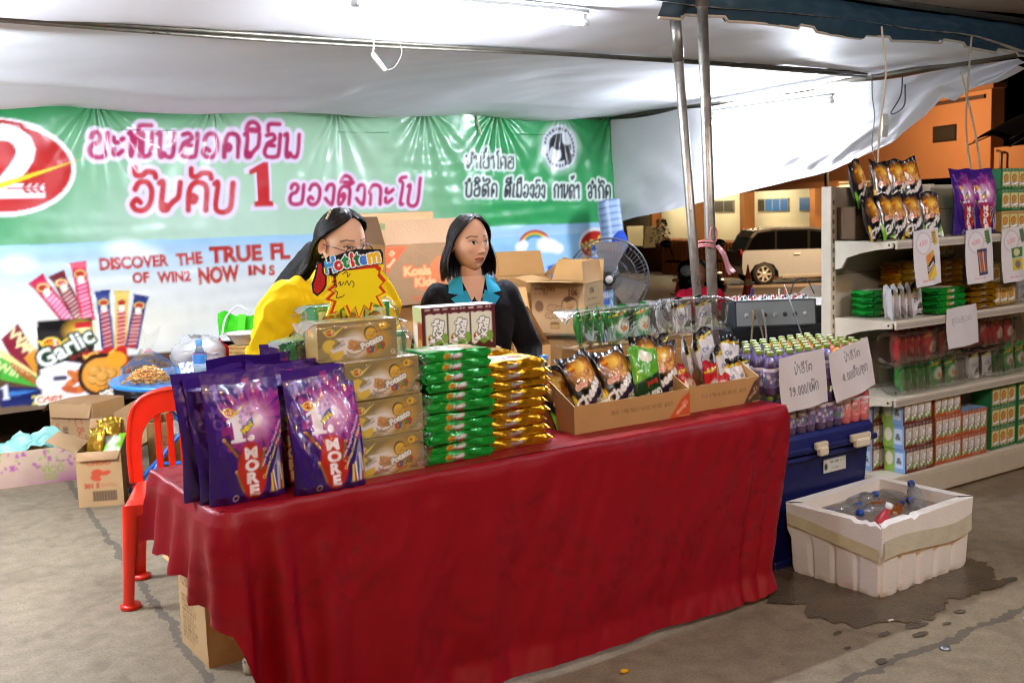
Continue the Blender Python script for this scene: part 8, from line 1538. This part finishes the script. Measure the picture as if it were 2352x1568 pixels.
def hair_mesh(length, flare, back_only=0.0, wave=0.0, part=.0, vol=1.0, tuck=True, seed=1, col='#15100e', fa0=1.0, line=(1.52, 1.30, .98, .62, .26)):
    mb = MB(); nu, nv = 150, 70
    s, t = np.meshgrid(np.linspace(0, 1, nu+1), np.linspace(0, 1, nv+1)); tc = .52; v = np.where(t < tc, PI/2*(1-t/tc)*1.0, 0.0)
    fa = np.interp(np.degrees(v), [0, 12, 30, 46, 58, 66, 90], [*line, .0, .0])*fa0; fa = np.where(t > tc, line[0]*fa0+.55*back_only*np.clip((t-tc)/.12, 0, 1), fa)
    az = s*2-1; U = PI-(PI-fa)*(-az)*1.0; U = np.where(az < 0, -(fa+(PI-fa)*(1+az)), fa+(PI-fa)*(1-az))        # from one cheek, round the back, to the other
    st = .5*np.sin(az*95+seed)+.5*np.sin(az*41+2*seed); k = 1.09*vol+.012*st*np.clip(t*2, 0, 1)
    c = np.cos(v); x = .0735*c*np.sin(U)*k; y = -.089*c*np.cos(U)*k*np.where(np.cos(U) < 0, 1.06, 1.0); z = .118*np.sin(v)*(1.03+.05*(vol-1))-.0
    q = np.clip((t-tc)/(1-tc), 0, 1); f = 1+flare*np.sin(q*PI*.62)*(.6+.4*np.abs(np.sin(U)))-.25*flare*q**4
    z = z-q*(length+.012*st*q+.02*np.cos(U)*-1*q); x = x*f; y = y*f+.02*q*back_only
    x = x+wave*np.sin(q*9+az*7)*q**.6; y = y+wave*np.cos(q*8+az*5)*q**.6+back_only*.03*q; z = z-.012*np.exp(-((U)/.05)**2)*(v > .9)
    sh = (.75+.35*st*.5+.25*np.sin(az*150+seed*3))[..., None]; C = np.clip(lin(col)[None, None]*np.clip(sh, .4, 1.6), 0, 1).reshape(-1, 3)
    G3 = np.stack([x, y, z], -1); rr = np.random.default_rng(seed)
    for k_ in range(420):
        i = rr.integers(1, nu); j0 = rr.integers(4, 30); js = np.arange(j0, nv+1, 4); w_ = rr.uniform(-1, 1, 3)*.006; g = np.linspace(0, 1, len(js))[:, None]
        pts = G3[js, i]*(1.012+.02*rr.random())+w_*g+np.array([0, 0, -.018])*g**3*rr.random()*(length > .05)
        tube(mb, pts, [.0009]*len(pts), lin(col)*rr.uniform(.5, 2.2), 4, cap=False)
    P = np.stack([x+part*0, y, z], -1).reshape(-1, 3); mb.add(P, gridf(nu, nv), C); mb.add(P*np.array([.96, .96, 1])+np.array([0, 0, -.004]), gridf(nu, nv)[:, ::-1], C*.7); return mb
SK = '#dcae90'
def woman_jacket():
    c = ony(1084, 700, 4.56); r = empty('person', (float(c[0]), 4.56, 0), .22, 'woman in a black jacket with a turquoise collar, looking to one side', 'person')
    mb = MB()  # one continuous body: legs, trunk, arms, hands, neck
    torso_rings(mb, [(.74, .15, .11, .0), (.86, .16, .115, .0), (.98, .125, .095, .0), (1.1, .145, .105, -.005), (1.2, .15, .095, 0), (1.26, .11, .07, .005), (1.29, .055, .05, .005)])
    limb(mb, (0, .008, 1.25), (0, -.004, 1.345), .052, .046)
    J = {}
    for s in (-1, 1):
        limb(mb, (s*.075, 0, .78), (s*.08, -.01, .44), .085, .058); limb(mb, (s*.08, -.01, .44), (s*.08, .01, .09), .055, .036); limb(mb, (s*.08, .02, .05), (s*.085, -.11, .03), .034, .026)
        sh, el = vec(s*.155, .005, 1.225), (vec(-.225, .02, .985) if s < 0 else vec(.255, .02, .98)); wr = vec(-.15, -.16, .845) if s < 0 else vec(.20, -.17, .84); limb(mb, sh, el, .045, .037); limb(mb, el, wr, .036, .026); hand(mb, wr, wr-el, vec(0, 0, 1), s); J[s] = (sh, el, wr)
    o = mb.build('body', SKIN(), r); remesh(o, .0055, 5, SK)
    mb = MB(); torso_rings(mb, [(.70, .185, .135, .0), (.82, .18, .135, .0), (.97, .152, .115, .0), (1.08, .168, .122, -.006), (1.18, .176, .112, 0), (1.245, .15, .086, .004), (1.275, .098, .07, .008), (1.292, .07, .062, .01)])
    for s in (-1, 1): sh, el, wr = J[s]; limb(mb, vec(s*.148, .005, 1.222), el, .060, .053, n=14); limb(mb, el, wr+(wr-el)*-.06, .052, .043, n=14)
    o = mb.build('jacket', CLOTH(), r); remesh(o, .009, 8, '#0c0d12'); crumple(o, .007, 11, 1)
    hw = lambda z: np.interp(z, [.97, 1.08, 1.18, 1.245, 1.275, 1.3], [.152, .168, .176, .15, .098, .075]); hd = lambda z: np.interp(z, [.97, 1.08, 1.18, 1.245, 1.275, 1.32], [.115, .128, .112, .086, .072, .052])
    def on(x, z, off): q = np.clip(1-(np.abs(x)/hw(z))**2.3, .02, 1)**(1/2.3); return -hd(z)*q-off
    def patch(poly, off, col, name, m, k=8):
        """bilinear cloth patch over the chest: four corners (x, z) anticlockwise"""
        mb = MB(); p = [np.array(q, float) for q in poly]
        def F(s, t, d=0.0): X = (1-t)*((1-s)*p[0][0]+s*p[1][0])+t*((1-s)*p[3][0]+s*p[2][0]); Z = (1-t)*((1-s)*p[0][1]+s*p[1][1])+t*((1-s)*p[3][1]+s*p[2][1]); return X, on(X, Z, off-d), Z
        fl = (p[1][0]-p[0][0])*(p[3][1]-p[0][1])-(p[3][0]-p[0][0])*(p[1][1]-p[0][1]) < 0
        surf(mb, 14, 14, lambda s, t: F(s, t), col, flip=fl); surf(mb, 14, 14, lambda s, t: F(s, t, .004), col, flip=not fl); return mb.build(name, m, r)
    patch([(-.004, 1.165), (.004, 1.165), (.055, 1.31), (-.055, 1.31)], .004, SK, 'neckline', SKIN())
    TQ = '#2a9ac0'
    patch([(-.03, 1.11), (.03, 1.11), (.012, 1.185), (-.012, 1.185)], .0075, TQ, 'blouse', CLOTH())
    for s in (-1, 1):
        patch([(s*.001, 1.10), (s*.05, 1.10), (s*.118, 1.215), (s*.03, 1.20)], .010, '#08090c', 'lapel', CLOTH()); patch([(s*.075, 1.215), (s*.125, 1.22), (s*.105, 1.275), (s*.07, 1.28)], .010, '#0d0e12', 'lapel', CLOTH())
        patch([(s*.006, 1.165), (s*.062, 1.175), (s*.105, 1.222), (s*.040, 1.255)], .016, TQ, 'collar', CLOTH()); patch([(s*.052, 1.235), (s*.112, 1.245), (s*.098, 1.292), (s*.050, 1.315)], .017, '#33a6cc', 'collar', CLOTH())
    h = empty('head', (0, -.012, 1.448), .36); h.parent = r; h.scale = (1.0, 1.0, 1.02); hm = head_mesh(SK, '#a8564c', smile=.12).build('face', SKIN(), h)
    hair_mesh(.125, .34, seed=2, vol=1.13, line=(1.46, 1.3, 1.0, .66, .3)).build('hair', HAIR(), h)
    mb = MB(); [tube(mb, [(s*.085, 0.01, .0), (s*.105, -.02, -.02)], .004, '#000000') for s in ()]
    mb = MB(); torso_rings(mb, [(.45, .19, .14, 0), (.6, .19, .14, 0), (.78, .178, .128, 0), (.86, .17, .122, 0)]); mb.build('skirt', CLOTH(), r).data.color_attributes['Col']; sk = [o for o in r.children if o.name.startswith('skirt')][0]; remesh(sk, .012, 4, '#121319')
woman_jacket()
def woman_yellow():
    c = ony(762, 640, 4.22); r = empty('person', (float(c[0]), 4.22, 0), .42, 'woman in a bright yellow blouse and glasses, bending over the sign', 'person')
    mb = MB(); torso_rings(mb, [(.74, .15, .11, .0), (.86, .16, .115, .0), (1.0, .13, .10, .02), (1.14, .15, .105, .02), (1.25, .15, .095, .0), (1.31, .10, .07, -.01), (1.335, .055, .05, -.02)])
    limb(mb, (0, -.015, 1.29), (.02, -.055, 1.385), .052, .046); J = {}
    for s in (-1, 1):
        limb(mb, (s*.075, 0, .78), (s*.08, -.01, .44), .085, .058); limb(mb, (s*.08, -.01, .44), (s*.08, .01, .09), .055, .036); limb(mb, (s*.08, .02, .05), (s*.085, -.11, .03), .034, .026)
        sh = vec(s*.18, .0, 1.30); el = vec(-.315, -.03, 1.03) if s < 0 else vec(.22, -.03, 1.03); wr = vec(-.06, -.14, .98) if s < 0 else vec(.06, -.2, .97); limb(mb, sh, el, .046, .038); limb(mb, el, wr, .036, .026); hand(mb, wr, wr-el, vec(0, -.3, 1), s); J[s] = (sh, el, wr)
    o = mb.build('body', SKIN(), r); remesh(o, .0055, 5, '#dfb294')
    mb = MB(); torso_rings(mb, [(.72, .18, .135, .0), (.84, .182, .135, .0), (1.0, .15, .118, .02), (1.14, .168, .124, .02), (1.24, .172, .112, .0), (1.30, .14, .09, -.004), (1.335, .082, .068, -.016), (1.375, .062, .058, -.034)])
    for s in (-1, 1): sh, el, wr = J[s]; limb(mb, vec(s*.165, .0, 1.285), sh*.62+el*.38, .072, .08, n=14); limb(mb, sh*.65+el*.35, el, .066, .056, n=14); limb(mb, el, wr, .054, .044, n=14)
    o = mb.build('blouse', CLOTH(), r); remesh(o, .008, 6, '#edc80c'); crumple(o, .011, 10, 3)
    mb = MB(); torso_rings(mb, [(.40, .19, .14, 0), (.6, .185, .14, 0), (.78, .172, .128, 0), (.84, .17, .122, 0)]); o = mb.build('skirt', CLOTH(), r); remesh(o, .012, 4, '#1a1a24')
    h = empty('head', (.03, -.085, 1.478), .10, rx=.30); h.rotation_euler = (.24, -.04, .34); h.parent = r; h.scale = (1.08, 1.08, 1.08)
    head_mesh('#dfb294', '#a04a48', lid=.45).build('face', SKIN(), h); hair_mesh(.30, .34, back_only=1.0, wave=.024, vol=1.16, seed=5, col='#120d0c', line=(1.85, 1.66, 1.2, .75, .3)).build('hair', HAIR(), h)
    mb = MB()
    for s in (-1, 1):
        tube(mb, [(s*.033+.0235*math.cos(a), -.101+.006*abs(math.cos(a)) if False else -.100, -.006+.0195*math.sin(a)) for a in np.linspace(0, 2*PI, 28)], .0016, '#2a2a34', 6, cap=False); tube(mb, [(s*.0565, -.098, -.002), (s*.074, -.05, .002), (s*.078, .01, -.002)], .0016, '#4a4658', 6)
    tube(mb, [(-.0095, -.101, -.004), (0, -.105, .0), (.0095, -.101, -.004)], .0014, '#2a2a34', 6); mb.build('glasses', PLAS(), h)
    mb = MB(); ball(mb, (-.079, .008, -.048), .0045, '#d9d6cc', 8, 6); mb.build('earring', STEEL(), h)
    mb = MB(); tube(mb, [(-.075, -.0, .092), (-.062, .01, .108), (-.045, .02, .12)], .004, '#d8c08a', 6); [ball(mb, (-.075+.01*i, .006*i, .094+.009*i), .005, '#e8dcc0', 8, 6) for i in range(4)]; mb.build('hair_clip', STEEL(), h)
woman_yellow()
def dark_jacket():
    q = [onb(x, y, 1.15) for x, y in ((716, 556), (690, 590), (658, 628), (628, 668), (606, 706), (602, 745), (608, 790), (690, 800), (760, 790), (770, 580), (745, 556))]; a0, z0 = q[4]
    mb = MB(); prism(mb, [(a-a0, z-z0) for a, z in q], -.07, .08, '#1c1c1e'); o = mb.build('dark_jacket', CLOTH()); remesh(o, .014, 14, '#0d0d0f'); crumple(o, .006, 7, 8); put(o, W3(a0, 1.15, z0), TH); tag(o, 'black jacket heaped behind the woman in yellow', 'jacket')
    h = min(z for a, z in q); mb = MB(); box(mb, (.0, -.1, 0), (.34, .2, h-.005), '#8a6a42', bev=.004); o = mb.build('carton', CARD()); put(o, W3(a0+.03, 1.15, 0), TH); tag(o, 'carton standing under the heaped black jacket', 'carton')
dark_jacket()
def seated_person():
    c = ony(1608, 700, 10.2); r = empty('person', (float(c[0]), 10.2, float(gz(10.2))), -.25, 'seated person in a bright red shirt behind the poles', 'person'); k = '#8a5a3e'
    mb = MB(); torso_rings(mb, [(.38, .16, .13, .05), (.5, .15, .12, .05), (.62, .16, .12, .03), (.72, .16, .10, .0), (.78, .10, .07, -.01), (.80, .05, .05, -.02)]); limb(mb, (0, -.02, .76), (.0, -.05, .86), .048, .045); J = {}
    for s in (-1, 1):
        limb(mb, (s*.09, .05, .42), (s*.12, -.33, .44), .085, .06); limb(mb, (s*.12, -.33, .44), (s*.12, -.30, .08), .055, .036); limb(mb, (s*.12, -.29, .05), (s*.12, -.42, .03), .034, .026)
        sh = vec(s*.17, .0, .735); el = vec(s*.22, -.1, .50); wr = vec(.10*s+.08, -.34, .53); limb(mb, sh, el, .045, .037); limb(mb, el, wr, .036, .027); hand(mb, wr, wr-el, vec(0, 0, 1), s); J[s] = (sh, el, wr)
    o = mb.build('body', SKIN(), r); remesh(o, .006, 5, k)
    mb = MB(); torso_rings(mb, [(.36, .175, .145, .05), (.5, .17, .135, .05), (.62, .178, .132, .03), (.72, .175, .11, .0), (.775, .12, .08, -.01), (.80, .065, .06, -.02)])
    for s in (-1, 1): sh, el, wr = J[s]; limb(mb, sh*.98, sh*.45+el*.55, .062, .06, n=14)
    o = mb.build('shirt', CLOTH(), r); remesh(o, .01, 6, '#c8143a'); crumple(o, .005, 12, 5)
    mb = MB(); limb(mb, (-.09, .05, .42), (-.12, -.33, .44), .095, .07); limb(mb, (.09, .05, .42), (.12, -.33, .44), .095, .07); limb(mb, (-.12, -.33, .44), (-.12, -.3, .1), .065, .05); limb(mb, (.12, -.33, .44), (.12, -.3, .1), .065, .05); o = mb.build('trousers', CLOTH(), r); remesh(o, .012, 4, '#1c1e28')
    h = empty('head', (0, -.07, .945), 0, rx=.25); h.parent = r; head_mesh(k, '#7a3a34', lid=.3).build('face', SKIN(), h); hair_mesh(.02, .02, seed=8, vol=1.02).build('hair', HAIR(), h)
    x, y, z = r.location; mb = MB(); box(mb, (-.19, -.12, .33), (.19, .24, .36), '#33485a', bev=.01); [tube(mb, [(a, b, 0), (a*.9, b*.9+.005, .33)], .018, '#33485a') for a in (-.17, .17) for b in (-.1, .22)]; o = mb.build('stool', PLAS()); put(o, (x, y, z), -.25); tag(o, 'low plastic stool under the person in red', 'stool')
seated_person()
